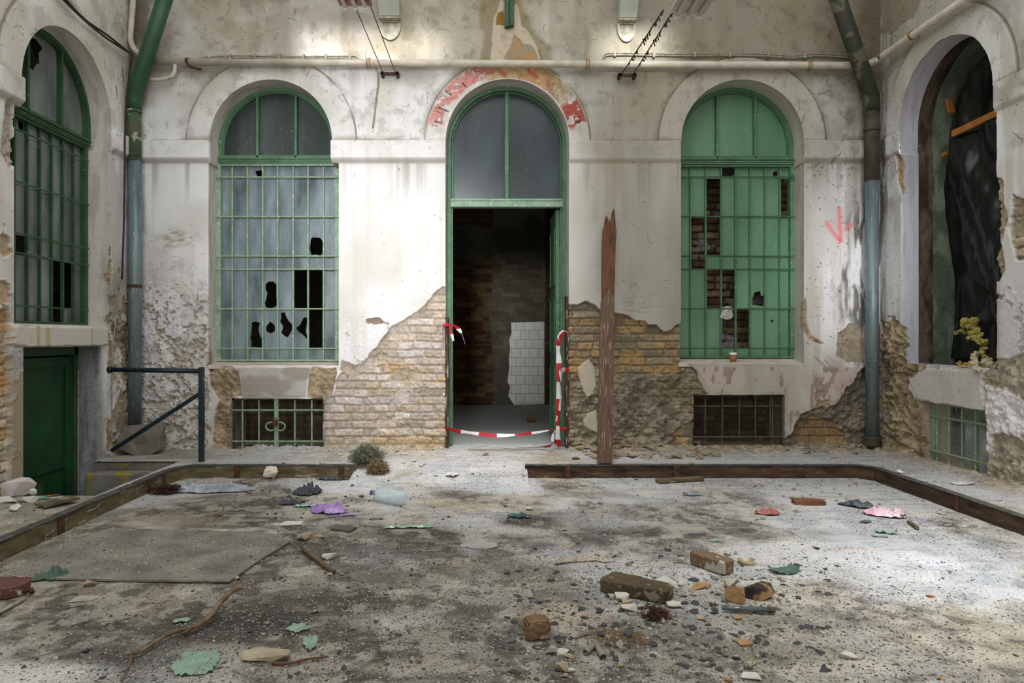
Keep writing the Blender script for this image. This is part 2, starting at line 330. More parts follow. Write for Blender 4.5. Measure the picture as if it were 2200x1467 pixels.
def bricks(u, v, seed, cw=.0765):
    """relief (0..1) and per-brick random numbers for an irregular old bond"""
    uu = u+(fbm(u*7, v*7, seed)-.5)*.022; vv = v+(fbm(u*5+9, v*5, seed+3)-.5)*.02
    row = np.floor(vv/cw); fy = vv/cw-row
    off = _hash(row, row*0+7, seed)*.43; x = (uu+off)/.43; cell = np.floor(x); fx = (x-cell)*.43
    st = fx < .28; loc = np.where(st, fx, fx-.28); L = np.where(st, .28, .15)
    dx = np.minimum(loc, L-loc); dy = np.minimum(fy, 1-fy)*cw
    e = np.minimum(dx, dy)
    rel = ss(.001, .014, e+(fbm(u*60, v*60, seed+5)-.5)*.010)
    bid = cell*2+st; r1 = _hash(bid, row, seed+1); r2 = _hash(bid, row, seed+2)
    return rel, r1, r2
def arch_sd(cu, vs, R, ul, ur, vb):     # arch-topped opening: semicircle R above vs, rectangle ul..ur below
    def f(u, v):
        d = np.hypot(u-cu, v-vs)-R
        top = np.maximum(d, vs-v)
        q = np.maximum(np.maximum(ul-u, u-ur), np.maximum(vb-v, v-vs))
        return np.minimum(top, q)
    return f
def rect_sd(ul, ur, vb, vt):
    return lambda u, v: np.maximum(np.maximum(ul-u, u-ur), np.maximum(vb-v, v-vt))
def rag(sd, amp, sc, seed): return lambda u, v: sd(u, v)+(fbm(u*sc, v*sc, seed)-.5)*amp
# ------------------------------------------------------------------ wall painting
PAINT = srgb(233, 231, 231); GRIME = srgb(178, 170, 152); RENDER = srgb(172, 160, 138); MORTAR = srgb(176, 164, 146)
def sdp(u, v, poly, pad=.2):
    p = np.array(poly); out = np.full(u.shape, 1.0)
    k = (u > p[:, 0].min()-pad) & (u < p[:, 0].max()+pad) & (v > p[:, 1].min()-pad) & (v < p[:, 1].max()+pad)
    if k.any(): out[k] = sdpoly(u[k], v[k], poly)
    return out
def seg_d(u, v, a, b):
    ex, ey = b[0]-a[0], b[1]-a[1]; wx, wy = u-a[0], v-a[1]
    t = np.clip((wx*ex+wy*ey)/(ex*ex+ey*ey+1e-12), 0, 1); return np.hypot(wx-ex*t, wy-ey*t)
class Layer:
    """height, colour and relief of a wall, filled step by step"""
    def __init__(s, u, v, seed):
        s.u, s.v, s.seed = u, v, seed; s.h = np.zeros(u.shape); s.col = np.ones(u.shape+(3,))*PAINT; s.r = np.full(u.shape, .1)
    def n(s, k, o=0, a=4, ky=None): return fbm(s.u*k, s.v*(k if ky is None else ky), s.seed+o, a)
    def wash(s, c, m): s.col = mixc(s.col, c, np.clip(m, 0, 1))
    def edge(s, poly, amp=.05, k=14, o=0): return sdp(s.u, s.v, poly)+(s.n(k, 40+o)-.5)*amp+(s.n(k*4, 41+o, 3)-.5)*amp*.35
    def brickwork(s, d, pal, mort, depth=.03, seed=3, moss=0):
        m = ss(.004, -.004, d); rel, r1, r2 = bricks(s.u, s.v, seed)
        pal = np.array([srgb(p) for p in pal]); c = pal[(r1*len(pal)).astype(int) % len(pal)]*(.8+.35*r2)[..., None]
        nn = s.n(30, 7, 3); c = c*(.72+.56*nn)[..., None]
        c = mixc(np.ones(c.shape)*mort, c, rel*ss(.25, .5, s.n(12, 9)+rel*.2))
        s.col = mixc(s.col, c, m)
        hh = -depth-.02+rel*(.012+.012*r2)*(1-ss(.62, .7, s.n(6, 15, 4))*.8)+(s.n(36, 8, 4)-.5)*.018+(s.n(9, 4, 3)-.5)*.016
        s.h = s.h*(1-m)+hh*m; s.r = s.r*(1-m)+.75*m
    def render(s, d, c1, c2, depth=.018, rough=.02):
        m = ss(.004, -.004, d); nn = s.n(5, 12); n2 = s.n(26, 13, 5)
        c = mixc(np.ones(s.col.shape)*c1, c2, ss(.35, .65, nn))*(.72+.56*n2)[..., None]
        s.col = mixc(s.col, c, m); cr = ss(.035, 0, np.abs(s.n(6, 16, 4)-.5))*.5+ss(.03, 0, np.abs(s.n(15, 17, 3)-.5))*.35; hh = -depth+(n2-.5)*rough*1.6+(s.n(8, 14, 3)-.5)*rough*1.6-cr*rough*.45
        s.h = s.h*(1-m)+hh*m; s.r = s.r*(1-m)+.9*m
    def lip(s, d, w=.02):                 # plaster edge slightly raised and paler
        m = ss(w, 0, d)*(d > 0); s.h += m*.004
    def flakes(s, m, k=10, t=.5, c=None, depth=.008, o=60):
        """paint lost in flakes where m is high"""
        a = s.n(k, o, 5); b = ss(t, t+.015, a*.75+m*.42-.15)*(m > .02)
        c = RENDER if c is None else c
        cc = np.ones(s.col.shape)*c*(.72+.55*s.n(22, o+2))[..., None]
        s.col = mixc(s.col, cc, b); s.h -= b*(depth+.006*s.n(40, o+3, 3)); s.r = s.r*(1-b)+.7*b
        cu = ss(t-.03, t, a*.75+m*.42-.15)*(1-b); s.h += cu*.006
    def lumps(s, m, k=7, a=.02, o=80): s.h += m*(s.n(k, o)-.5)*a*1.5+m*(s.n(k*4, o+1, 3)-.5)*a*.5; s.r = np.maximum(s.r, m*.5)
    def stroke(s, pts, w, c, k=1.0, soft=0):
        p = np.array(pts); pad = w+soft+.01
        q = (s.u > p[:, 0].min()-pad) & (s.u < p[:, 0].max()+pad) & (s.v > p[:, 1].min()-pad) & (s.v < p[:, 1].max()+pad)
        if not q.any(): return
        u = s.u[q]; v = s.v[q]; d = np.full(u.shape, 9.)
        for i in range(len(p)-1): d = np.minimum(d, seg_d(u, v, p[i], p[i+1]))
        m = ss(w+soft, w*.4, d)*k; s.col[q] = mixc(s.col[q], c, m)
    def threads(s, rng, n, box, L=(.03, .16), c=(70, 62, 50), w=.0022, k=.75, vert=.5):
        for _ in range(n):
            x = rng.uniform(box[0], box[1]); y = rng.uniform(box[2], box[3]); a = -math.pi/2+rng.normal()*.5 if rng.random() < vert else rng.uniform(0, 6.28)
            pts = [(x, y)]; l = rng.uniform(*L)
            for _i in range(5): a += rng.normal()*.45; x += math.cos(a)*l/5; y += math.sin(a)*l/5; pts.append((x, y))
            s.stroke(pts, w*rng.uniform(.8, 1.8), srgb(c), k*rng.uniform(.5, 1))
    def specks(s, rng, n, box, c=(60, 52, 42), r=(.002, .007), k=.8):
        for _ in range(n):
            x = rng.uniform(box[0], box[1]); y = rng.uniform(box[2], box[3]); s.stroke([(x, y), (x+rng.normal()*.006, y-rng.uniform(0, .012))], rng.uniform(*r), srgb(c), k)
VS = H+422*D/F; VI = H+375*D/F
def arch3(cu, R, nl, nr, wl, wr, vb, vi=None):
    vi = VI if vi is None else vi
    def f(u, v):
        d = np.hypot(u-cu, v-VS)-R; t = np.maximum(d, VS-.004-v)
        mid = np.maximum(np.maximum(nl-u, u-nr), np.maximum(vi-.004-v, v-VS))
        low = np.maximum(np.maximum(wl-u, u-wr), np.maximum(vb-v, v-vi))
        return np.minimum(np.minimum(t, mid), low)
    return f
def arch_path(cu, R, nl, nr, wl, wr, vb, vi=None, bottom=True):
    vi = VI if vi is None else vi
    p = [(wl, vb), (wl, vi), (nl, vi), (nl, VS)]+[(cu-R*math.cos(t), VS+R*math.sin(t)) for t in np.linspace(0.02, math.pi-.02, 60)]+[(nr, VS), (nr, vi), (wr, vi), (wr, vb)]
    if bottom: p = p+[(wl, vb)]
    return p
def mouldings(L, arches, imposts, hb=.016):
    for cu, R, Ro in arches:
        d = np.hypot(L.u-cu, L.v-VS); m = ss(Ro+.006, Ro-.004, d)*(L.v > VS-.01)*(d > R-.03)
        L.h += m*hb; g = ss(.013, .002, np.abs(d-Ro-.004))*(L.v > VS)*ss(.15, .5, L.n(5, 90)); L.wash(srgb(82, 74, 60), g*.85); L.wash(srgb(140, 130, 110), ss(.06, 0, np.abs(d-Ro-.01))*(L.v > VS)*ss(.4, .6, L.n(3, 89))*.5); L.h -= g*.006
        L.wash(srgb(214, 208, 196), m*.25)
    for a, b, hh in imposts:
        e = np.minimum(L.u-a, b-L.u); k = ss(-.002, .004, e)
        up = ss(VS+.006, VS-.006, L.v); lo = np.clip((L.v-VI+.005)/.045, 0, 1); L.h = L.h*(1-k*up*(lo > 0))+k*up*lo*hh*(lo > 0)
        L.wash(srgb(120, 108, 90), k*ss(.02, 0, np.abs(L.v-VS-.008))*.5*ss(.3, .6, L.n(7, 91)))
        L.wash(srgb(150, 138, 118), k*ss(.03, 0, np.abs(L.v-VI-.012))*.45)
# ---- back wall
WIN_A = dict(cu=bw(583, 0)[0], R=.59, nl=bw(452, 0)[0], nr=bw(713, 0)[0], wl=bw(448, 0)[0], wr=bw(728, 0)[0], vb=.915)
DOOR_B = dict(cu=bw(1090, 0)[0], R=.594, nl=bw(958, 0)[0], nr=bw(1222, 0)[0], wl=bw(957, 0)[0], wr=bw(1222, 0)[0], vb=.105)
WIN_C = dict(cu=bw(1594, 0)[0], R=.59, nl=bw(1463, 0)[0], nr=bw(1725, 0)[0], wl=bw(1463, 0)[0], wr=bw(1727, 0)[0], vb=.935)
CEL_A = (bw(495, 0)[0], bw(694, 0)[0], bw(0, 971)[1], bw(0, 856)[1])
CEL_C = (bw(1490, 0)[0], bw(1686, 0)[0], bw(0, 963)[1], bw(0, 848)[1])
BRK_L = B([(953, 617), (932, 629), (917, 652), (894, 671), (860, 692), (841, 701), (822, 728), (805, 748), (795, 758), (783, 778), (764, 783), (750, 800), (735, 800), (722, 812), (716, 850), (694, 856), (694, 985), (700, 1000), (970, 1000), (975, 617)])
REN_L = B([(733, 772), (764, 786), (783, 779), (800, 782), (822, 780), (800, 793), (772, 805), (757, 812), (740, 803), (730, 795)])
RUB_L = B([(445, 785), (500, 787), (512, 800), (521, 850), (496, 858), (495, 985), (455, 985), (458, 900), (470, 860), (452, 830), (446, 800)])
RUB_R = B([(668, 787), (700, 790), (722, 790), (722, 815), (712, 852), (696, 860), (660, 853), (662, 815)])
CRK_A = B([(451, 735), (456, 733), (459, 752), (466, 770), (462, 790), (450, 800), (444, 790), (447, 760)])
BRK_R = B([(1215, 652), (1240, 655), (1252, 650), (1262, 648), (1275, 655), (1290, 665), (1320, 672), (1345, 675), (1365, 688), (1385, 690), (1395, 700), (1410, 698), (1425, 712), (1440, 712), (1455, 698), (1470, 694), (1470, 770), (1484, 786), (1498, 800), (1500, 815), (1512, 838), (1524, 848), (1490, 852), (1490, 1000), (1210, 1000)])
MUD_R = B([(1312, 800), (1340, 812), (1380, 806), (1420, 800), (1450, 800), (1480, 790), (1500, 800), (1510, 838), (1490, 850), (1490, 900), (1470, 915), (1450, 940), (1440, 1000), (1210, 1000), (1222, 930), (1228, 870), (1235, 830), (1252, 800), (1285, 790)])
BR_C1 = B([(1725, 655), (1731, 640), (1735, 660), (1733, 690), (1742, 720), (1770, 738), (1765, 740), (1738, 728), (1728, 710), (1723, 690)])
TAN_C = B([(1798, 738), (1800, 716), (1815, 708), (1822, 694), (1840, 692), (1852, 704), (1856, 730), (1858, 780), (1820, 778), (1796, 760)])
BRK_C = B([(1858, 790), (1845, 800), (1832, 825), (1818, 830), (1812, 850), (1795, 870), (1765, 874), (1740, 882), (1722, 890), (1710, 908), (1703, 930), (1692, 936), (1684, 945), (1684, 1000), (1900, 1000), (1900, 785)])
BRK_C2 = B([(1700, 930), (1725, 905), (1745, 895), (1790, 900), (1805, 920), (1822, 932), (1830, 1000), (1695, 1000)])
LINT_A = B([(500, 789), (668, 789), (660, 815), (657, 853), (522, 853), (514, 820)])
RIGHT_LOW = B([(1500, 788), (1728, 790), (1850, 790), (1810, 870), (1700, 930), (1690, 850), (1530, 848)])
ARCH_PATCH = None
def paint_back(u, v, grid):
    L = Layer(u, v, 100); rng = np.random.default_rng(5)
    px = u*F/D+CX; py = CY-(v-H)*F/D
    # tone
    L.wash(GRIME, ss(.42, .7, L.n(1.1, 1))*.45)
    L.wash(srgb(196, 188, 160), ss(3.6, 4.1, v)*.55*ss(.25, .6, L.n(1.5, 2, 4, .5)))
    L.wash(srgb(176, 170, 156), ss(1130, 1300, px)*.5*(1-ss(1700, 1790, px)*ss(330, 420, py)*.9))  # greyer right half: dimmer light put into the colour, along with grime
    L.wash(srgb(150, 144, 122), ss(.5, .72, L.n(9, 3, 4, .7))*.4*ss(1000, 1200, px))
    L.wash(srgb(206, 196, 176), ss(.5, .75, L.n(12, 30, 4, .6))*.35)
    L.wash(srgb(160, 152, 132), ss(190, 90, py)*.42*(.5+ss(.3, .6, L.n(1.7, 71)))); L.wash(srgb(164, 158, 142), ss(1225, 1330, px)*ss(1740, 1640, px)*.45); L.wash(srgb(132, 122, 110), ss(1180, 1600, px)*ss(190, 100, py)*.55); L.wash(srgb(140, 134, 114), ss(.38, .72, L.n(2.0, 72, 4, .8))*ss(1150, 1300, px)*.45)  # top and right half darkened again, dim light painted in with grime
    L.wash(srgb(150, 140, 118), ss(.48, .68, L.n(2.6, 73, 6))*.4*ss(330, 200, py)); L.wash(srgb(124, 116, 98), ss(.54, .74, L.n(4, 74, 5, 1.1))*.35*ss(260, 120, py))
    L.wash(srgb(120, 110, 92), ss(.05, 0, np.abs(v-VS-.02))*(v > VS)*ss(.4, .62, L.n(4, 75))*.6)
    L.wash(srgb(136, 128, 110), ss(.5, .8, L.n(16, 76, 4, .35))*ss(VI-.5, VI, v)*(v < VI)*.5)
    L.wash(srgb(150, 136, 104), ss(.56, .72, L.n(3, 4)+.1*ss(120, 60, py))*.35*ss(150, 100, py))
    mouldings(L, [(WIN_A['cu'], .59, .818), (DOOR_B['cu'], .594, .796), (WIN_C['cu'], .59, .806)], [(bw(298, 0)[0], WIN_A['nl']+.0, .05), (bw(712, 0)[0]-.003, DOOR_B['nl']+.003, .055), (WIN_C['nr'], bw(1866, 0)[0], .045)])
    mouldings(L, [], [(DOOR_B['nr'], WIN_C['nl'], .018)])
    # red, ochre and raw patches on the arch over the door
    d = np.hypot(u-DOOR_B['cu'], v-VS); ang = np.degrees(np.arctan2(v-VS, u-DOOR_B['cu'])); band = ss(.6, .61, d)*ss(.79, .775, d)*(v > VS-.02)
    nn = L.n(9, 50); nf = L.n(30, 51)
    lf = ss(172, 166, ang+(nn-.5)*16)*ss(99, 106, ang+(nn-.5)*22)*ss(.62, .65, d+(nn-.5)*.16*ss(120, 160, ang))
    L.wash(mixc(np.ones(L.col.shape)*srgb(212, 142, 130), srgb(190, 110, 104), ss(.4, .6, nf)), band*lf*ss(.66, .6, nf)*.9)
    oc = ss(108, 100, ang+(nn-.5)*24)*ss(36, 50, ang+(nn-.5)*30)
    L.wash(mixc(mixc(np.ones(L.col.shape)*srgb(206, 178, 136), srgb(190, 150, 108), ss(.4, .6, L.n(14, 52))), srgb(196, 110, 80), ss(.6, .66, L.n(16, 53))), band*oc*.95)
    rr = ss(60, 45, ang+(nn-.5)*14)*ss(4, 12, ang+(nn-.5)*10)
    L.wash(mixc(np.ones(L.col.shape)*srgb(186, 168, 136), srgb(150, 130, 104), ss(.4, .6, nf)), band*rr*.8*ss(30, 38, ang))
    L.wash(srgb(168, 78, 68), band*ss(.5, .54, L.n(13, 54)+.12*ss(.1, .0, np.abs(ang-22)/180))*ss(36, 30, ang)*ss(8, 13, ang)*.95)
    L.h -= band*(lf*.002+oc*.004+rr*.006*ss(.4, .6, nn)); L.r = np.maximum(L.r, band*(oc+rr)*.5)
    for a0, l0, l1 in ((165, .66, .72), (154, .64, .73), (141, .70, .75), (128, .66, .70), (15, .68, .73)):
        a1 = math.radians(a0); L.stroke([(DOOR_B['cu']+r*math.cos(a1+.03*(r-.7)*10), VS+r*math.sin(a1)) for r in (l0, (l0+l1)/2, l1)], .013, srgb(58, 54, 62), .85); L.stroke([(DOOR_B['cu']+r*math.cos(a1+.06), VS+r*math.sin(a1+.06)) for r in (l0+.03, l1+.02)], .007, srgb(58, 54, 62), .7)
    # stains round the post in the middle
    m = ss(.03, -.03, L.edge(B([(1040, -40), (1030, 60), (1042, 100), (1025, 136), (1190, 136), (1178, 100), (1150, 70), (1125, 20), (1122, -40)]), .1, 8, 1))
    L.wash(srgb(128, 116, 76), m*.6)
    m = ss(.01, -.01, L.edge(B([(1062, 40), (1058, 90), (1050, 132), (1162, 132), (1150, 95), (1135, 70), (1120, 55), (1112, 10), (1075, 0)]), .03, 12, 2))
    L.wash(srgb(202, 186, 164), m*.9); L.h += m*.003
    m = ss(.006, -.006, L.edge(B([(1100, 90), (1104, 72), (1124, 95), (1140, 96), (1150, 108), (1158, 132), (1082, 130)]), .03, 14, 3)); L.wash(mixc(np.ones(L.col.shape)*srgb(150, 138, 116), srgb(172, 136, 94), ss(.5, .6, L.n(12, 55))), m*.9); L.h -= m*.008
    m = ss(.006, -.006, L.edge(B([(1070, 28), (1083, 24), (1083, 55), (1064, 54)]), .02, 14, 4)); L.wash(srgb(150, 112, 54), m); L.h -= m*.01
    for a, b, c, e in ((340, 400, 60, .5), (330, 470, 62, .8)): pass
    # mould
    L.wash(srgb(96, 86, 68), ss(1700, 1860, px+(L.n(3, 97)-.5)*160)*ss(470, 250, py)*ss(.35, .6, L.n(5, 98, 6))*.6); L.wash(srgb(60, 54, 44), ss(1835, 1872, px+(L.n(7, 99)-.5)*40)*ss(620, 300, py)*.6)
    L.wash(srgb(84, 76, 60), ss(350, 305, px+(L.n(5, 100)-.5)*50)*ss(330, 60, py)*ss(.35, .6, L.n(6, 101))*.7); L.wash(srgb(90, 84, 70), ss(.56, .74, L.n(11, 102, 6))*ss(420, 200, py)*.28)
    for bx, c, k in ((B([(340, 515), (375, 495), (400, 500), (430, 515), (385, 525), (350, 530)]), (140, 138, 118), .7), (B([(345, 545), (380, 540), (400, 570), (370, 590), (345, 580)]), (150, 150, 150), .5), (B([(320, 560), (350, 600), (340, 640), (310, 620)]), (150, 146, 140), .5)):
        L.wash(srgb(c), ss(.06, -.08, L.edge(bx, .16, 9, 5))*ss(.35, .6, fbm(L.u*14, L.v*40, 66))*k)
    L.wash(srgb(110, 100, 82), ss(320, 300, px+(L.n(6, 56)-.5)*40)*.5)
    # left pier: lumpy, peeling
    pl = ss(470, 440, px)*ss(540, 660, py); L.lumps(pl, 7, .022); L.wash(srgb(206, 202, 200), pl*ss(.4, .6, L.n(6, 92))*.5); L.flakes(pl*ss(600, 800, py)*.62, 13, .52, srgb(198, 186, 168)); L.flakes(pl*.62, 30, .56, srgb(176, 166, 152), .006, 63); L.wash(srgb(150, 146, 142), pl*ss(.6, .68, L.n(11, 93))*.4)
    # centre pier: a few flakes
    cp = ss(730, 745, px)*ss(960, 940, px)*ss(600, 690, py); L.flakes(cp*.35, 9, .52, srgb(196, 190, 178), .004); L.lumps(cp, 5, .008)
    L.flakes(ss(.02, -.01, sdp(u, v, B([(786, 685), (815, 683), (830, 694), (790, 696)])))*1.2, 20, .5, srgb(150, 132, 118))
    # right pier
    rp = ss(1735, 1760, px)*ss(380, 470, py); sp = ss(1780, 1862, px+(L.n(4, 57)-.5)*110)*ss(380, 460, py)*ss(900, 780, py)
    L.wash(srgb(52, 48, 42), sp*ss(.42, .62, fbm(u*34, v*5, 77))*.85); L.wash(srgb(112, 102, 82), ss(1800, 1858, px+(L.n(3, 58)-.5)*60)*ss(420, 200, py)*.6)
    L.wash(srgb(176, 148, 136), rp*ss(.46, .64, fbm(u*8+v*9, v*2.4-u*3, 78))*ss(740, 800, py)*.75)
    L.wash(srgb(120, 84, 76), rp*ss(.63, .68, fbm(u*30+v*30, v*5-u*5, 79))*ss(720, 800, py)*.7)
    ls = ss(.02, -.01, sdp(u, v, RIGHT_LOW)); L.wash(srgb(196, 180, 166), ls*.75*ss(.35, .6, L.n(5, 59))); L.wash(srgb(130, 100, 88), ls*ss(.6, .67, fbm(u*24, v*9, 81))*.6)
    L.flakes(rp*ss(700, 860, py)*.55, 8, .55, srgb(176, 158, 134))
    # strip under left window: grey lintel
    e = L.edge(LINT_A, .015, 10, 6); m = ss(.004, -.004, e); L.wash(mixc(np.ones(L.col.shape)*srgb(186, 182, 176), srgb(158, 150, 140), ss(.4, .6, L.n(4, 60, 4, 7))), m); L.h += m*.006
    rest = ss(470, 480, px)*ss(735, 725, px)*ss(800, 786, py)
    # exposed masonry
    low = ss(900, 950, py+(L.n(5, 61)-.5)*40)
    ed = L.edge(BRK_L, .035, 10, 7); L.lip(ed)
    L.brickwork(ed, [(196, 182, 172), (206, 194, 184), (188, 172, 158), (208, 198, 192), (182, 166, 150), (198, 180, 160)], srgb(186, 174, 158), .03, 3)
    yel = ss(.12, 0, sdp(u, v, B([(822, 790), (960, 780), (960, 815), (800, 820)])))+ss(.12, 0, sdp(u, v, B([(905, 880), (960, 870), (960, 960), (880, 960)])))
    L.wash(srgb(200, 164, 112), ss(.01, -.01, ed)*np.clip(yel, 0, 1)*ss(.48, .62, L.n(9, 62))*.6); L.wash(srgb(206, 196, 184), ss(.01, -.01, ed)*ss(.5, .7, L.n(16, 94))*.45)
    L.wash(srgb(196, 170, 128), ss(.01, -.01, ed)*ss(925, 965, py+(L.n(6, 63)-.5)*50)*.8)
    ed = L.edge(REN_L, .02, 12, 8); L.render(ed, srgb(198, 184, 168), srgb(178, 164, 146), .02, .01)
    for q, o in ((RUB_L, 9), (RUB_R, 10)):
        ed = L.edge(q, .03, 12, o); L.render(ed, srgb(190, 170, 142), srgb(164, 144, 118), .01 if o == 10 else .03, .035); L.lip(ed)
    ed = L.edge(CRK_A, .015, 14, 11); L.render(ed, srgb(150, 130, 104), srgb(110, 92, 72), .05, .03)
    ed = L.edge(BRK_R, .03, 11, 12); L.lip(ed)
    L.brickwork(ed, [(150, 128, 98), (164, 138, 104), (140, 116, 92), (158, 140, 112), (172, 142, 100), (134, 120, 102)], srgb(142, 126, 104), .03, 8)
    L.wash(srgb(180, 146, 94), ss(.01, -.01, ed)*ss(.08, -.03, sdp(u, v, B([(1222, 778), (1460, 745), (1490, 790), (1400, 812), (1222, 800)])))*ss(.48, .56, L.n(8, 64))*.75)
    L.wash(srgb(126, 124, 110), ss(.01, -.01, ed)*ss(.5, .62, L.n(6, 65))*.5)
    ed2 = np.maximum(L.edge(MUD_R, .12, 7, 13), ed+.01); L.render(ed2, srgb(158, 148, 128), srgb(126, 116, 98), .024, .04); mm = ss(.01, -.01, ed2); rel, r1, r2 = bricks(u, v, 8); k2 = ss(.3, .6, L.n(4, 95)); L.h += mm*k2*(rel-.6)*.012; L.wash(srgb(168, 146, 112), mm*k2*rel*.35*r1); L.wash(srgb(178, 172, 158), mm*ss(.55, .68, L.n(7, 96, 6))*.5)
    for q, o in ((B([(1240, 790), (1252, 780), (1265, 770), (1278, 790), (1282, 830), (1262, 855), (1252, 840), (1246, 815)]), 14), (B([(1252, 905), (1262, 890), (1282, 880), (1284, 930), (1268, 925), (1254, 915)]), 15)):
        e = L.edge(q, .02, 12, o); m = ss(.004, -.004, e); L.wash(srgb(196, 186, 166), m*.9); L.h = L.h*(1-m)+.0*m; L.r = L.r*(1-m)+.3*m
    ed = L.edge(BR_C1, .012, 14, 16); L.brickwork(ed, [(176, 150, 116), (160, 136, 108)], srgb(150, 134, 112), .02, 9)
    ed = L.edge(TAN_C, .03, 12, 17); L.render(ed, srgb(172, 158, 138), srgb(158, 142, 122), .012, .012); L.lip(ed)
    ed = L.edge(BRK_C, .03, 12, 18); L.render(ed, srgb(150, 140, 122), srgb(120, 112, 98), .025, .045); L.lip(ed)
    ed2 = np.maximum(L.edge(BRK_C2, .04, 12, 19), ed+.01); L.brickwork(ed2, [(164, 132, 92), (150, 124, 90), (140, 116, 88)], srgb(138, 122, 98), .045, 10)
    L.wash(srgb(120, 112, 96), ss(.03, 0, np.abs(v-.13))*ss(1220, 1240, px)*.2)
    # plaster edge of cellar windows / brick jambs
    for q in (CEL_A, CEL_C):
        e = rect_sd(*q)(u, v); L.wash(srgb(150, 138, 118), ss(.05, 0, e)*ss(.4, .6, L.n(10, 67))*.6)
    # graffiti arrow
    g = srgb(232, 84, 106)
    if grid:
        for pts, w in (([(1803, 448), (1804, 475), (1806, 500), (1806, 516)], .012), ([(1776, 478), (1787, 496), (1805, 517)], .011), ([(1828, 484), (1818, 492)], .012)): L.stroke(B(pts), w, g, .62, .026)
        X0, X1 = bw(300, 0)[0], bw(1880, 0)[0]
        L.threads(rng, 260, (X0, X1, 3.7, 4.6)); L.threads(rng, 200, (X0, X1, 3.0, 3.8), L=(.02, .12)); L.threads(rng, 70, (bw(1700, 0)[0], X1, 2.6, 4.4), c=(44, 38, 30), w=.003); L.threads(rng, 110, (bw(1225, 0)[0], X1, 1.3, 3.1), L=(.02, .09), k=.5)
        L.threads(rng, 30, (X0, bw(960, 0)[0], 1.3, 3), L=(.015, .06), k=.5); L.specks(rng, 160, (X0, X1, 1.2, 4.5)); L.specks(rng, 150, (bw(1730, 0)[0], bw(1860, 0)[0], 1.1, 2.9), r=(.002, .008)); L.specks(rng, 60, (bw(300, 0)[0], bw(450, 0)[0], 1.0, 2.2), c=(120, 106, 88))
        for c0 in ((WIN_A, .83), (WIN_C, .82), (DOOR_B, .81)):
            for _ in range(14):
                a = rng.uniform(.2, 2.9); x = c0[0]['cu']+c0[1]*math.cos(a); y = VS+c0[1]*math.sin(a); L.threads(rng, 1, (x-.02, x+.02, y-.02, y+.02), L=(.03, .1))
        L.stroke(B([(690, 240), (700, 300)]), .003, srgb(120, 108, 90), .7)
    return L.h, L.col, L.r
map_back = lambda u, v, h: np.stack([u, D-h, v], 1)
extra = [([(XL-.3, D, 4.88), (XR+.3, D, 4.88), (XR+.3, D, 6.3), (XL-.3, D, 6.3)], srgb(200, 194, 178))]
RV = dict(col=srgb(214, 208, 198), dirt=srgb(160, 150, 130), rough=.25)
holes = [arch3(**WIN_A), arch3(**DOOR_B), rag(arch3(**WIN_C), .004, 20, 5), rag(rect_sd(*CEL_A), .012, 14, 6), rag(rect_sd(*CEL_C), .012, 14, 7)]
def rect_path(a, b, c, d): return [(a, c), (a, d), (b, d), (b, c), (a, c)]
revs = [(arch_path(**WIN_A), .34, RV), (arch_path(bottom=False, **DOOR_B), .36, dict(RV, rough=.2)), (arch_path(**WIN_C), .36, dict(RV, col=srgb(196, 194, 180))),
        (rect_path(*CEL_A), .45, dict(col=srgb(150, 136, 114), rough=.9, dirtk=.8)), (rect_path(*CEL_C), .45, dict(col=srgb(130, 116, 94), rough=.9, dirtk=.8))]
RES = .0068
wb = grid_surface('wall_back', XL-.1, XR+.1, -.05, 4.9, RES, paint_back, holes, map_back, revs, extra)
tag(wb, 'long back wall of peeling white plaster with three arches and bare brick patches', 'wall', kind='structure')
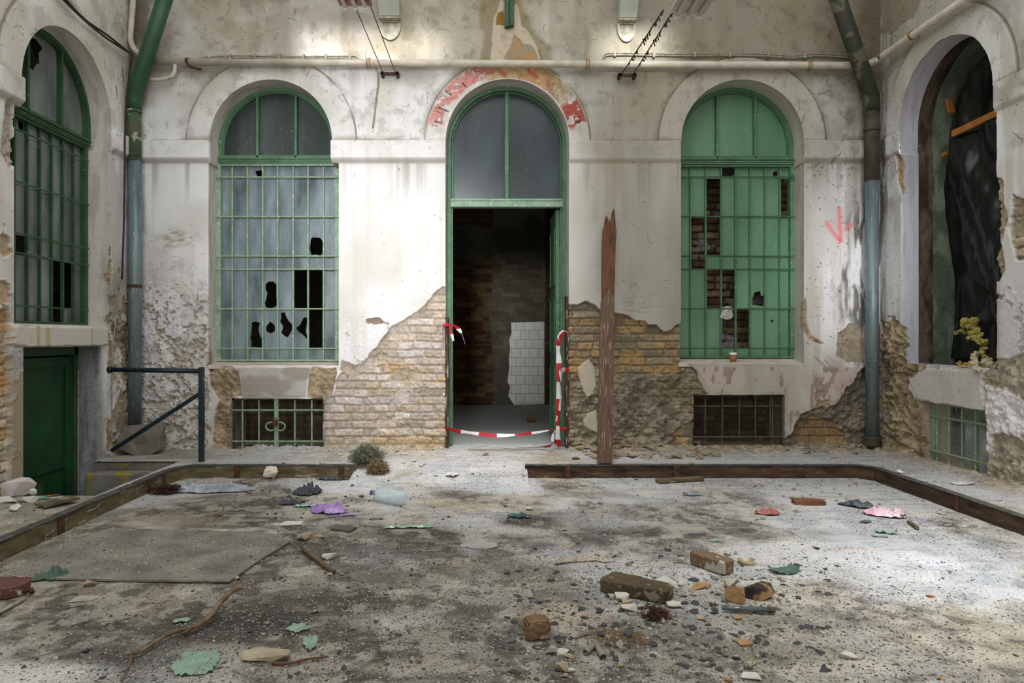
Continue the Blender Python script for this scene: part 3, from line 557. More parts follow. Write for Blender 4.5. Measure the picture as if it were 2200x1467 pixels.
# ---- left wall (u = Y)
WIN_L = dict(cu=5.6, R=.6, nl=5.0, nr=6.2, wl=4.94, wr=6.165, vb=1.285)
DOOR_L = (5.03, 6.06, -1.05, 1.115)
def lpx(u, v): return CX+XL*F/u, CY-(v-H)*F/u
def paint_left(u, v, grid):
    L = Layer(u, v, 300); rng = np.random.default_rng(9); px, py = lpx(u, v)
    L.wash(GRIME, ss(.4, .7, L.n(1.3, 1))*.5); L.wash(srgb(196, 188, 160), ss(3.0, 4.4, v)*.4)
    L.wash(srgb(158, 150, 130), ss(.42, .66, L.n(2.4, 70, 6, 1.2))*.5); L.wash(srgb(120, 112, 94), ss(.58, .72, L.n(5, 71, 5))*.35)
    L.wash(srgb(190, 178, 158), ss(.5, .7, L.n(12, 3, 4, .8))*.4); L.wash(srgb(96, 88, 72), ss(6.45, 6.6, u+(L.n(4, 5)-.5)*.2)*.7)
    mouldings(L, [(5.6, .6, .84)], [(6.2, 6.62, .05), (4.4, 5.0, .05)])
    m = ss(2.3, 1.2, v)*ss(6.1, 6.2, u); L.lumps(m, 8, .015); L.flakes(m*.8, 11, .52, srgb(176, 160, 134)); L.wash(srgb(136, 130, 118), ss(.5, .7, L.n(4, 6, 4, 2))*ss(2.6, 1.6, v)*.5)
    m = ss(2.95, 1.3, v)*ss(5.0, 4.9, u); L.flakes(m*.7, 6, .52, srgb(190, 168, 136), .015)
    # stone lintel and jamb
    li = np.maximum(np.maximum(4.9-u, u-6.12), np.maximum(1.12-v, v-1.275)); m = ss(.004, -.004, li+(L.n(14, 7)-.5)*.02); L.wash(srgb(206, 200, 186), m*.9); L.wash(srgb(188, 166, 116), m*(np.abs(u-5.16) < .02)*.8+m*(np.abs(u-5.27) < .028)*.8+m*(np.abs(u-5.86) < .02)*.6); L.h = L.h*(1-m)+.035*m
    ja = np.maximum(np.maximum(4.9-u, u-5.03), v-1.13); m = ss(.004, -.004, ja); L.wash(srgb(186, 162, 122), m*.85); L.h = L.h*(1-m)+.01*m; L.flakes(m*.75, 6, .55, srgb(206, 204, 200), -.004)
    L.wash(srgb(150, 146, 136), ss(6.14, 6.05, u)*(v < 1.1)*.5)
    L.wash(srgb(156, 150, 136), ss(6.2, 6.4, u)*ss(.5, .1, v)*.6)
    ed = L.edge([(4.2, 1.32), (4.7, 1.34), (4.86, 1.42), (4.92, 1.3), (4.895, .8), (4.9, .3), (4.88, -.3), (4.2, -.3)], .04, 10, 8); L.lip(ed)
    L.brickwork(ed, [(196, 178, 150), (206, 192, 168), (190, 160, 120), (180, 166, 146)], srgb(184, 168, 142), .03, 21)
    L.wash(srgb(190, 140, 76), ss(.01, -.01, ed)*ss(.52, .58, L.n(6, 9))*.7)
    ed = L.edge([(4.86, 2.9), (4.93, 2.86), (4.95, 2.45), (4.9, 2.4), (4.8, 2.5)], .03, 12, 10); L.render(ed, srgb(200, 192, 178), srgb(178, 168, 150), .02, .03)
    for q, o in (([(6.22, 1.3), (6.35, 1.36), (6.55, 1.3), (6.6, .9), (6.5, .6), (6.45, 1.0), (6.3, 1.15)], 11), ([(6.2, 2.05), (6.25, 1.8), (6.22, 1.6), (6.17, 1.7)], 12)):
        ed = L.edge(q, .06, 10, o); L.render(ed, srgb(176, 160, 134), srgb(150, 134, 112), .015, .03)
    if grid:
        L.threads(rng, 120, (4.5, 6.6, 2.8, 4.6)); L.threads(rng, 40, (6.3, 6.6, 2.8, 4.5), c=(44, 38, 30), w=.003); L.specks(rng, 110, (4.5, 6.6, .3, 4.4)); L.threads(rng, 30, (6.2, 6.6, 1, 3), k=.5)
        L.stroke([(6.28, 3.5), (6.3, 3.42)], .012, srgb(96, 84, 64)); L.stroke([(6.42, 3.72), (6.44, 3.6)], .014, srgb(110, 96, 70)); L.stroke([(6.32, 1.33), (6.33, 1.26)], .02, srgb(24, 22, 20))
    return L.h, L.col, L.r
map_left = lambda u, v, h: np.stack([XL+h, u, v], 1)
exl = [([(XL, -4, -1), (XL, 3.72, -1), (XL, 3.72, 6.3), (XL, -4, 6.3)], srgb(205, 200, 188)), ([(XL, 3.6, 4.88), (XL, 6.8, 4.88), (XL, 6.8, 6.3), (XL, 3.6, 6.3)], srgb(205, 200, 188))]
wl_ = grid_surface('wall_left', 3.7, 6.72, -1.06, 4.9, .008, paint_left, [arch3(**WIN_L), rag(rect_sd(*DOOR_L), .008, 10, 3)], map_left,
    [(arch_path(**WIN_L), .3, RV), ([(5.03, 1.115), (5.03, -1.05)], .3, dict(col=srgb(180, 160, 130), rough=.5)), ([(5.03, 1.115), (6.06, 1.115)], .3, dict(RV)), ([(6.06, 1.115), (6.06, -1.05)], .3, dict(col=srgb(160, 164, 164), dirt=srgb(110, 110, 106), rough=.9, dirtk=.7))], exl)
tag(wl_, 'left wall of peeling plaster with arched window above the cellar door', 'wall', kind='structure')
# ---- right wall
WIN_R = dict(cu=5.7, R=.58, nl=5.12, nr=6.28, wl=5.1, wr=6.27, vb=.955)
CEL_R = (5.21, 5.985, .125, .635)
def paint_right(u, v, grid):
    L = Layer(u, v, 500); rng = np.random.default_rng(13); px = CX+XR*F/u; py = CY-(v-H)*F/u
    L.wash(srgb(186, 182, 166), ss(.35, .65, L.n(1.3, 1))*.6); L.wash(srgb(150, 144, 124), ss(.42, .66, L.n(2.4, 70, 6, 1.2))*.5*ss(1.4, 2.6, v)); L.wash(srgb(112, 104, 88), ss(.56, .7, L.n(5, 71, 5))*.4*ss(1.8, 2.8, v)); L.wash(srgb(170, 166, 146), ss(.5, .7, L.n(9, 2, 4, .7))*.45)
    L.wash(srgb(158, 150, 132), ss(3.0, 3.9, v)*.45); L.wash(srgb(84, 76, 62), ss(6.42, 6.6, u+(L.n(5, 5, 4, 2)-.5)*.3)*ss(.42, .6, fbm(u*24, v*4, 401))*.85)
    mouldings(L, [(5.7, .58, .80)], [(6.28, 6.62, .022), (4.4, 5.12, .02)])
    ed = L.edge([(5.5, 4.9), (6.62, 4.9), (6.62, 4.1), (6.1, 4.05), (5.8, 4.25), (5.6, 4.5)], .12, 5, 3); m = ss(.01, -.01, ed); L.wash(srgb(146, 134, 112), m*.85); L.h -= m*.004
    m = ss(2.0, 1.0, v); L.lumps(m, 6, .012); L.flakes(m*.5, 8, .53, srgb(176, 162, 138))
    L.wash(srgb(226, 222, 226), ss(2.2, 1.7, v)*ss(5.1, 5.0, u)*.5)
    A = Rw([(1890, 690), (1911, 687), (1944, 697), (1962, 708), (1979, 715), (1990, 790), (1972, 800), (1955, 815), (1953, 835), (1972, 858), (1985, 1000), (1885, 1000)])
    ed = L.edge(A, .07, 8, 4); L.render(ed, srgb(186, 168, 138), srgb(156, 138, 110), .03, .06); L.lip(ed)
    A = Rw([(1953, 815), (1990, 792), (2200, 800), (2200, 870), (2115, 884), (1975, 858)]); ed = L.edge(A, .03, 8, 5); m = ss(.004, -.004, ed); L.wash(srgb(210, 204, 196), m*.8); L.h = L.h*(1-m)+.012*m
    A = Rw([(2113, 805), (2140, 792), (2165, 770), (2230, 740), (2400, 700), (2400, 1150), (2190, 1100), (2114, 1030), (2112, 880)])
    ed = L.edge(A, .08, 6, 6); L.render(ed, srgb(184, 174, 156), srgb(164, 152, 130), .02, .03)
    pat = ss(.52, .54, L.n(3.2, 7))*ss(.0, -.02, ed)*ss(.2, .4, v); L.wash(srgb(222, 216, 214), pat); L.h += pat*.015; L.r = L.r*(1-pat)+.3*pat
    A = Rw([(2137, 380), (2153, 385), (2156, 440), (2165, 470), (2150, 520), (2160, 580), (2142, 610), (2134, 560)]); ed = L.edge(A, .03, 12, 8); L.render(ed, srgb(180, 166, 138), srgb(160, 146, 122), .03, .03)
    A = Rw([(2175, 420), (2230, 440), (2240, 560), (2180, 560), (2168, 500)]); ed = L.edge(A, .05, 12, 9); L.brickwork(ed, [(176, 164, 140), (160, 146, 124)], srgb(158, 148, 128), .015, 30)
    A = Rw([(1924, 330), (1952, 335), (1955, 420), (1958, 545), (1975, 560), (1940, 552), (1938, 430), (1928, 380)]); ed = L.edge(A, .02, 12, 10); L.render(ed, srgb(190, 160, 126), srgb(168, 140, 110), .015, .02)
    if grid:
        L.threads(rng, 150, (4.6, 6.6, 2.4, 4.6)); L.threads(rng, 60, (6.25, 6.6, 2.0, 4.5), c=(44, 38, 30), w=.003); L.specks(rng, 120, (6.25, 6.6, .9, 3.4)); L.specks(rng, 60, (4.6, 6.5, 1, 4.4)); L.stroke(Rw([(2176, 285), (2185, 290), (2190, 297), (2205, 300)]), .004, srgb(60, 54, 46))
    return L.h, L.col, L.r
map_right = lambda u, v, h: np.stack([XR-h, u, v], 1)
exr = [([(XR, -4, -.2), (XR, 3.72, -.2), (XR, 3.72, 6.3), (XR, -4, 6.3)], srgb(205, 200, 188)), ([(XR, 3.6, 4.88), (XR, 6.8, 4.88), (XR, 6.8, 6.3), (XR, 3.6, 6.3)], srgb(205, 200, 188))]
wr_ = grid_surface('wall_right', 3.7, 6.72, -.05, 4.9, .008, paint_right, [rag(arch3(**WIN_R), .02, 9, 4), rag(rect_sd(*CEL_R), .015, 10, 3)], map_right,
    [(arch_path(**WIN_R), .16, dict(col=srgb(198, 196, 204), dirt=srgb(160, 156, 152), rough=.15)), (rect_path(*CEL_R), .25, dict(col=srgb(178, 164, 140), rough=.7))], exr)
tag(wr_, 'right wall of stained plaster and crumbling render with an open arched window', 'wall', kind='structure')
# ------------------------------------------------------------------ floor
KX0, KX1, KY = -2.59, 3.26, 5.8
GAP0, GAP1 = (765-CX)*KY/F, (1128-CX)*KY/F
def paint_floor(u, v, grid):
    L = Layer(u, v, 700); L.col = np.ones(u.shape+(3,))*srgb(160, 157, 149); L.r[:] = .35
    inside = (u > KX0) & (u < KX1) & (v < KY); ramp = ss(5.35, 6.1, v)*ss(GAP0-.02, GAP0+.02, u)*ss(GAP1+.02, GAP1-.02, u)
    h = np.where(inside, 0.0, PZ); gapz = (u > GAP0-.02) & (u < GAP1+.02); h = np.where(gapz, PZ*ss(5.3, 6.15, v+(L.n(3, 21)-.5)*.3), h)
    inner = ss(KX0-.1, KX0+.4, u)*ss(KX1+.1, KX1-.4, u)*ss(KY+.1, KY-.3, v)
    h = h+(L.n(2.2, 1)-.5)*.012*inner+(L.n(14, 2)-.5)*.006+(L.n(50, 3, 3)-.5)*.003
    # rubble slope at the foot of the walls
    foot = ss(.42, .0, (D-v)+(L.n(4, 4)-.5)*.25)*(1-ss(bw(955, 0)[0]-.05, bw(955, 0)[0]+.05, u)*ss(bw(1225, 0)[0]+.05, bw(1225, 0)[0]-.05, u))
    footr = ss(.3, 0, (XR-u)+(L.n(4, 5)-.5)*.2); ft = np.clip(foot*.9+footr*.6, 0, 1)*(u > -2.3); h = h+ft*(.012+.08*L.n(17, 6, 5)**1.6)
    L.wash(mixc(np.ones(L.col.shape)*srgb(180, 162, 130), srgb(134, 118, 92), ss(.4, .6, L.n(24, 26, 4))), ft*.95)
    # grime of the middle: tan dust and dark grit
    tanm = ss(.42, .62, L.n(.9, 7)+.15*ss(.3, -1.2, u)*ss(5.0, 3.6, v)); L.wash(srgb(158, 148, 126), tanm*.75); L.wash(srgb(132, 124, 106), ss(-.2, -1.4, u)*ss(5.4, 4.4, v)*.55)
    d1 = ss(.50, .66, L.n(1.15, 8)+.12*ss(5.2, 4.2, v)-.10*ss(1.4, 2.3, u)); L.wash(srgb(112, 107, 97), d1*.75*inner)
    L.wash(srgb(78, 74, 68), ss(.52, .62, L.n(3.4, 9, 6)+.14*d1-.04)*.55*inner); L.wash(srgb(64, 61, 57), ss(.56, .6, L.n(13, 24, 6)+.10*d1)*.6*inner); L.wash(srgb(196, 188, 172), ss(.56, .6, L.n(11, 25, 6))*.4)
    L.wash(srgb(198, 199, 202), ss(.49, .74, L.n(1.6, 10)+.25*ss(1.4, 2.6, u)+.22*ss(4.9, 5.6, v)-.1*d1)*.6)  # pale dust, stronger right and back to paint in the brightly lit floor
    L.wash(srgb(206, 198, 186), ss(.56, .7, L.n(5, 11))*.4)
    # long scratches of dust
    L.wash(srgb(150, 144, 134), ss(.6, .72, fbm(u*3, v*22, 701))*.5)
    L.wash(srgb(150, 152, 158), ss(.55, .75, L.n(2.4, 23))*.4*(1-inner))
    L.wash(srgb(70, 66, 58), ss(.05, .0, np.abs(v-KY+.0))*inner*.3)
    # moss / rust heap, floor patches; pale right ones paint in bright daylight
    c = fl(1330, 1372); m = ss(1.0, .5, np.hypot((u-c.x)/.16, (v-c.y)/.13)+(L.n(12, 12)-.5)*.9); L.wash(srgb(96, 72, 40), m*.85); h = h+m*.008
    for (x, y, rx, ry, cc, k) in ((1210, 1320, .32, .16, (196, 180, 158), .7), (1250, 1200, .25, .1, (206, 184, 150), .5), (330, 1120, .35, .2, (190, 178, 156), .5), (760, 1180, .6, .18, (92, 88, 84), .55), (640, 1290, .42, .22, (84, 80, 74), .7), (450, 1350, .45, .16, (66, 63, 59), .85), (300, 1400, .45, .14, (70, 67, 62), .75), (560, 1330, .3, .12, (62, 60, 56), .75), (780, 1240, .3, .2, (90, 86, 80), .6), (1480, 1340, .5, .2, (104, 100, 92), .5), (420, 1120, .5, .2, (120, 112, 98), .45), (1060, 1220, .4, .2, (130, 124, 114), .4), (1580, 1400, .5, .14, (112, 106, 96), .5), (1340, 1280, .5, .2, (120, 116, 108), .5), (1750, 1330, .3, .16, (130, 126, 118), .45), (1840, 1184, .15, .04, (220, 190, 160), .6), (1280, 1120, .4, .3, (150, 148, 140), .4), (870, 1330, .3, .14, (188, 184, 176), .6), (900, 1430, .3, .1, (168, 160, 146), .6), (620, 1125, .2, .05, (224, 220, 214), .6), (900, 1080, .25, .12, (180, 168, 144), .6), (1000, 1090, .3, .15, (178, 166, 146), .5), (2060, 1250, .5, .4, (222, 226, 232), .5), (1890, 1200, .4, .2, (220, 220, 222), .4), (1100, 1055, .4, .2, (196, 197, 202), .5), (900, 1050, .5, .12, (150, 146, 140), .4), (1250, 1060, .5, .12, (140, 136, 130), .45), (60, 1450, .3, .12, (206, 204, 196), .8), (500, 1400, .3, .08, (176, 168, 150), .5), (1640, 1180, .5, .25, (196, 192, 184), .4)):
        c = fl(x, y); m = ss(1.05, .35, np.hypot((u-c.x)/rx, (v-c.y)/ry)+(L.n(5, 13)-.5)*.9+(L.n(30, 14)-.5)*.5); L.wash(srgb(cc), m*k)
    L.wash(mixc(np.ones(L.col.shape)*srgb(178, 160, 128), srgb(132, 116, 90), ss(.4, .6, L.n(24, 26, 4))), np.clip(ft*1.3, 0, 1)*.85*ss(-1.7, -.4, u))
    if grid:      # joints and cracks in the screed
        for pts, w in (([(880, 1108), (960, 1103), (1010, 1108), (1075, 1100)], .006), ([(1000, 1104), (1130, 1102)], .003), ([(40, 1420), (140, 1395), (215, 1340)], .012), ([(500, 1440), (560, 1467)], .01)):
            L.stroke([(fl(*p).x, fl(*p).y) for p in pts], w, srgb(90, 84, 74), .8)
    L.h = h; return L.h, L.col, L.r
map_floor = lambda u, v, h: np.stack([u, v, h], 1)
STAIR = (XL-.2, -2.66, 4.66, 5.97)
exf = [([(-5, -4, 0), (5, -4, 0), (5, 1.52, 0), (-5, 1.52, 0)], srgb(180, 175, 165)), ([(-5, 6.9, PZ-.005), (5, 6.9, PZ-.005), (5, 12, PZ-.005), (-5, 12, PZ-.005)], srgb(176, 176, 170)), ([(DOOR_B['wl'], 6.88, PZ-.004), (DOOR_B['wr'], 6.88, PZ-.004), (DOOR_B['wr'], 6.95, PZ-.004), (DOOR_B['wl'], 6.95, PZ-.004)], srgb(176, 176, 170))]
fo = grid_surface('floor', XL-.02, XR+.02, 1.5, 6.62, .0095, paint_floor, [rect_sd(*STAIR)], map_floor, [], exf, M['ground'])
# doorway threshold
n = MB(); n.box(DOOR_B['wl']-.02, DOOR_B['wr']+.02, 6.55, 6.96, .02, PZ-.002); th = n.build('door_sill', M['dim_wall'], fo)
th.data.materials[0] = mat('sill_concrete', (196, 196, 194), (170, 168, 162), sc=8, rough=.9, bump=.3)
tag(fo, 'dusty grey concrete floor strewn with grit and dust', 'floor', kind='structure')
# ------------------------------------------------------------------ rest of the shell
n = MB()
for b in ((-4.2, 4.6, -4, -2.2), (-4.2, 4.6, 5.2, 7.0), (-4.2, -2.9, -2.2, 5.2), (3.3, 4.6, -2.2, 5.2)): n.box(b[0], b[1], b[2], b[3], 6.28, 6.4)
o = n.build('ceiling', mat('ceiling_plaster', (196, 190, 176), (170, 162, 146), sc=2)); tag(o, 'high plaster ceiling with a wide rooflight opening', 'ceiling', kind='structure')
n = MB()
for b in ((-4, 4.6, -.1, 1.2), (-4, 4.6, 4.6, 6.3), (-4, -2.2, 1.2, 4.6), (-.8, .9, 1.2, 4.6), (2.4, 4.6, 1.2, 4.6)): n.box(b[0], b[1], -4.05, -3.9, b[2], b[3])
o = n.build('wall_front', mat('front_plaster', (200, 196, 186), (176, 170, 156), sc=2)); tag(o, 'wall behind the camera with two window openings', 'wall', kind='structure')
# stair pit on the left
pit = mat('pit_concrete', (128, 124, 114), (92, 88, 78), sc=6, rough=.95, bump=.5, third=(134, 126, 70), tsc=5, t0=.6)
n = MB(); n.box(-2.66, -2.62, 4.6, 5.99, -1.05, .0); n.box(-3.7, -2.62, 4.56, 4.66, -1.05, .095); n.box(-3.42, -2.62, 5.97, 6.05, -1.05, .09); n.box(-3.9, -2.62, 4.56, 6.05, -1.15, -1.05)
pitw = n.build('trim_1', pit); tag(pitw, 'rough concrete sides of the cellar stair pit beside the left wall', 'stair pit', kind='structure')
n = MB(); n.box(-3.39, -2.665, 5.80, 5.968, -.22, .03); n.box(-3.39, -2.665, 5.86, 5.968, -.5, -.22); st = n.build('step', mat('step_concrete', (142, 138, 128), (104, 100, 90), sc=6, rough=.95, bump=.5, third=(150, 142, 70), tsc=4, t0=.6), bevel=.012)
tag(st, 'worn mossy concrete step at the far end of the cellar stair pit', 'step')
# dark rooms behind the openings
def room(name, x0, x1, y0, y1, z0, z1, m, lab):
    n = MB(); t = .1
    n.box(x0-t, x0, y0, y1, z0, z1); n.box(x1, x1+t, y0, y1, z0, z1); n.box(x0, x1, y0, y1, z1, z1+t)
    o = n.build(name, m); tag(o, lab, 'wall', kind='structure'); return o
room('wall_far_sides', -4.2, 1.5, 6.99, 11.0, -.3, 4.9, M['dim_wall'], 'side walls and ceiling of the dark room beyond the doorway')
n = MB(); n.box(-.64, -.54, 7.35, 9.6, 0.09, 4.9)
def paint_far(u, v, grid):
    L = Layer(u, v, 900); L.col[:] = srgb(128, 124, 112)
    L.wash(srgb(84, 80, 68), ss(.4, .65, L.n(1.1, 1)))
    q = lambda p: [((x-CX)*11/F, H-(y-CY)*11/F) for x, y in p]
    e = L.edge(q([(985, 560), (1060, 550), (1060, 900), (940, 900), (940, 600)]), .12, 4, 1); L.brickwork(e, [(112, 84, 56), (90, 52, 38), (120, 96, 62), (78, 54, 40)], srgb(92, 84, 66), .02, 40)
    e = L.edge(q([(1060, 550), (1168, 520), (1172, 700), (1090, 700), (1060, 900), (1050, 700)]), .15, 3, 2); L.brickwork(e, [(110, 104, 88), (98, 90, 74)], srgb(96, 90, 76), .01, 41)
    e = L.edge(q([(975, 448), (1060, 448), (1060, 490), (1040, 488), (1000, 480), (970, 490)]), .06, 5, 3); L.brickwork(e, [(120, 96, 62), (98, 70, 48)], srgb(92, 84, 66), .02, 42)
    e = L.edge(q([(1172, 400), (1300, 400), (1300, 900), (1172, 900)]), .05, 4, 4); L.brickwork(e, [(80, 56, 42), (66, 48, 38)], srgb(66, 60, 50), .02, 43)
    return L.h, L.col, L.r
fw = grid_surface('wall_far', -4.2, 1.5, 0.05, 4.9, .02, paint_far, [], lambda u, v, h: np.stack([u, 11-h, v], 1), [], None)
tag(fw, 'dark brick and plaster back wall of the room beyond the doorway', 'wall', kind='structure')
# white tile patch
def q11(px, py, Y=10.97): p = at(px, py, Y); return (p.x, p.z)
tm = bpy.data.materials.new('white_tiles'); tm.use_nodes = True; nt = tm.node_tree; b = nt.nodes['Principled BSDF']; b.inputs['Roughness'].default_value = .35
tc = nd(nt, 'ShaderNodeTexCoord'); mp = nd(nt, 'ShaderNodeMapping'); mp.inputs['Rotation'].default_value = (math.pi/2, 0, 0); br = nd(nt, 'ShaderNodeTexBrick')
nt.links.new(tc.outputs['Object'], mp.inputs[0]); nt.links.new(mp.outputs[0], br.inputs[0]); br.offset = .5; br.inputs['Scale'].default_value = 1
br.inputs['Brick Width'].default_value = .145; br.inputs['Row Height'].default_value = .145; br.inputs['Mortar Size'].default_value = .0035
br.inputs['Color1'].default_value = (*srgb(214, 212, 206), 1); br.inputs['Color2'].default_value = (*srgb(200, 198, 192), 1); br.inputs['Mortar'].default_value = (*srgb(110, 106, 98), 1)
nt.links.new(br.outputs[0], b.inputs['Base Color'])
n = MB(); n.poly([[q11(*p) for p in ((1098, 693), (1169, 691), (1169, 868), (1104, 869), (1092, 850), (1096, 830), (1090, 820), (1094, 790), (1093, 770), (1096, 750), (1094, 730), (1099, 715))]], 10.94, .05)
tp = n.build('tile_patch', tm); tag(tp, 'patch of square white wall tiles in the dark room beyond the doorway', 'tiles')
# brick infill behind the green window
def paint_inf(u, v, grid):
    L = Layer(u, v, 950); d = np.full(u.shape, -1.); L.brickwork(d, [(128, 104, 76), (108, 84, 62), (142, 122, 96), (96, 80, 64)], srgb(56, 50, 42), .0, 51)
    L.wash(srgb(160, 160, 160), ss(.64, .68, L.n(7, 1))*.7); return L.h*1.6, L.col, L.r
iw = grid_surface('wall_infill', 1.75, 3.35, .8, 3.9, .01, paint_inf, [], lambda u, v, h: np.stack([u, 7.12-h, v], 1), [], None)
tag(iw, 'brick infill wall standing right behind the green glazed window', 'wall', kind='structure')
def paint_cel(u, v, grid):
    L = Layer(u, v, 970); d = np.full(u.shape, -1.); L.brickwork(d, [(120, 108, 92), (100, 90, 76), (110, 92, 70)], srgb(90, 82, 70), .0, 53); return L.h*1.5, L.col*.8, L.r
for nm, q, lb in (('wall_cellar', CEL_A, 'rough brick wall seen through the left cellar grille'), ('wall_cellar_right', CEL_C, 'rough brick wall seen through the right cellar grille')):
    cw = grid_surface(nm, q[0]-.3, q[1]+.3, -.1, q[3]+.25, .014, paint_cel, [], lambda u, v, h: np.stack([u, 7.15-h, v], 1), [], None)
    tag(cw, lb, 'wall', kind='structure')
# ------------------------------------------------------------------ windows
def arch_loop(cu, R, vs, x0, x1, zb, n=40): return [(cu-R*math.cos(t), vs+R*math.sin(t)) for t in np.linspace(0, math.pi, n+1)]+[(x1, zb), (x0, zb)]
def jag(h, s):
    r = random.Random(s); out = []
    for i in range(len(h)):
        a, b = h[i], h[(i+1) % len(h)]; L = math.hypot(b[0]-a[0], b[1]-a[1]); k = max(1, int(L/.03))
        for j in range(k):
            t = j/k; q = .35*L/k*(1 if j else .4); out.append((a[0]+(b[0]-a[0])*t+r.uniform(-q, q), a[1]+(b[1]-a[1])*t+r.uniform(-q, q)))
    return out
def arched_window(name, loc, rz, sg, cu, R, uL, uR, zb, ztr, cols, rows, mull, holes, lholes, mats, lab, dep, rs=.045):
    """frame with fanlight over a grid of panes; u along the wall, sg=-1 mirrors for the right wall"""
    root = empty(name, loc, rz, label=lab, cat='window', kind='structure'); z0 = loc[2]; X = lambda u: (u-cu)*sg; Z = lambda v: v-z0
    T = lambda l: [(X(a), Z(b)) for a, b in l]
    n = MB(); w = .038
    n.poly([T([(cu-(R+.01)*math.cos(t), VS+(R+.01)*math.sin(t)) for t in np.linspace(0, math.pi, 49)]+[(cu+R+.01, ztr+.03), (cu-R-.01, ztr+.03)]),
            T([(cu-(R-w)*math.cos(t), VS+(R-w)*math.sin(t)) for t in np.linspace(0, math.pi, 49)]+[(cu+R-w, ztr+.05), (cu-R+w, ztr+.05)])], dep, .07)
    n.poly([T([(cu-(R-w*.6)*math.cos(t), VS+(R-w*.6)*math.sin(t)) for t in np.linspace(0, math.pi, 49)]+[(cu+R-w*.6, ztr+.04), (cu-R+w*.6, ztr+.04)]),
            T([(cu-(R-w*1.35)*math.cos(t), VS+(R-w*1.35)*math.sin(t)) for t in np.linspace(0, math.pi, 49)]+[(cu+R-w*1.35, ztr+.06), (cu-R+w*1.35, ztr+.06)])], dep+.015, .04)
    n.build('window_frame', mats['frame'], root)
    n = MB(); n.poly([T([(uL, ztr-.02), (uR, ztr-.02), (uR, zb), (uL, zb)]), T([(uL+.045, ztr-.05), (uR-rs, ztr-.05), (uR-rs, zb+.02), (uL+.045, zb+.02)])], dep, .07)
    n.build('casement_frame', mats.get('stile', mats['frame']), root, bevel=.004)
    n = MB(); a, b = sorted((X(uL-.005), X(uR+.005)))
    for y0, zz0, zz1 in ((dep-.015, -.028, .02), (dep-.03, .012, .028), (dep-.022, -.012, .0)): n.box(a, b, y0, dep+.06, Z(ztr+zz0), Z(ztr+zz1))
    n.build('transom', mats['transom'], root, bevel=.003)
    for mu in mull:
        n = MB(); top = VS+math.sqrt(max(.01, (R-.04)**2-(mu-cu)**2)); n.box(X(mu)-.012, X(mu)+.012, dep+.0, dep+.045, Z(ztr+.02), Z(top)); n.build('mullion', mats['mull'], root, bevel=.003)
    n = MB(); n.poly([T([(cu-(R-.03)*math.cos(t), VS+(R-.03)*math.sin(t)) for t in np.linspace(0, math.pi, 49)]+[(cu+R-.03, ztr+.0), (cu-R+.03, ztr+.0)])]+[T(h) for h in lholes], dep+.05, .004)
    n.build('fanlight_glass', mats['fan'], root)
    n = MB()
    for r in range(len(rows)-1):
        for c in range(len(cols)-1):
            x0, x1 = cols[c]+.002, cols[c+1]-.002; v1, v0 = rows[r]-.002, rows[r+1]+.002; hs = holes.get((r, c), [])
            if hs == 'x': continue
            hs = [jag(h, r*9+c) for h in hs]
            tl = (_hash(np.array([r]), np.array([c]), 5)[0]-.5)*.006
            n.poly([T([(x0, v0), (x1, v0), (x1, v1), (x0, v1)])]+[T([(min(max(a, x0+.003), x1-.003), min(max(b, v0+.003), v1-.003)) for a, b in h]) for h in hs], dep+.05+tl, .003)
    n.build('window_panes', mats['glass'], root)
    n = MB()
    for u in cols[1:-1]: n.box(X(u)-.0085, X(u)+.0085, dep+.025, dep+.052, Z(rows[-1]), Z(rows[0]))
    n.build('glazing_bars', mats['munt'], root, bevel=.002)
    n = MB(); k = .0065
    for v in rows[1:-1]: n.box(X(cols[0])if sg > 0 else X(cols[-1]), X(cols[-1]) if sg > 0 else X(cols[0]), dep-.03, dep-.018, Z(v)-.006, Z(v)+.006)
    n.build('window_grille', mats['bars'], root)
    # sloping sill
    n = MB(); a, b = sorted((X(uL-.01), X(uR+.01))); n.hexa([(a, .014, -.03), (b, .014, -.03), (b, dep+.09, -.03), (a, dep+.09, -.03), (a, .014, .006), (b, .014, .006), (b, dep+.09, Z(zb)+.004), (a, dep+.09, Z(zb)+.004)])
    n.build('window_sill', mats['sill'], root, bevel=.006)
    return root
YW = D+.2
def U(px): return (px-CX)*(YW+.05)/F
def V(py): return H-(py-CY)*(YW+.05)/F
def blob(pts): return [(U(a), V(b)) for a, b in pts]
sill = mat('sill_plaster', (214, 204, 190), (186, 172, 154), sc=9, rough=.95, bump=.5)
cols = [U(p) for p in (470, 501, 533.5, 566, 598, 631, 663, 696, 734)]; rows = [V(p) for p in (352, 384, 468, 552, 580, 664, 748, 773)]
hA = {(0, 2): [blob([(547, 370), (552, 366), (562, 366), (563, 381), (556, 378), (552, 382), (551, 376)])],
      (2, 6): [blob([(667, 515), (672, 511), (688, 511), (693, 517), (693, 545), (688, 549), (670, 549), (666, 540)])],
      (4, 3): [blob([(571, 612), (577, 605), (588, 605), (595, 612), (596, 655), (585, 662), (573, 661), (570, 650), (574, 630), (570, 622)])],
      (4, 5): 'x', (4, 6): 'x', (5, 6): 'x',
      (5, 2): [blob([(540, 694), (547, 690), (559, 693), (558, 718), (564, 738), (563, 746), (539, 746)])],
      (5, 3): [blob([(572, 700), (580, 690), (589, 698), (590, 710), (582, 717), (574, 713)])],
      (5, 4): [blob([(604, 672), (612, 671), (618, 685), (627, 697), (626, 712), (619, 724), (612, 722), (604, 716), (608, 702), (603, 690)])],
      (5, 5): [blob([(636, 704), (648, 692), (654, 680), (661, 684), (660, 700), (657, 712), (660, 722), (658, 730), (650, 720), (640, 712)])]}
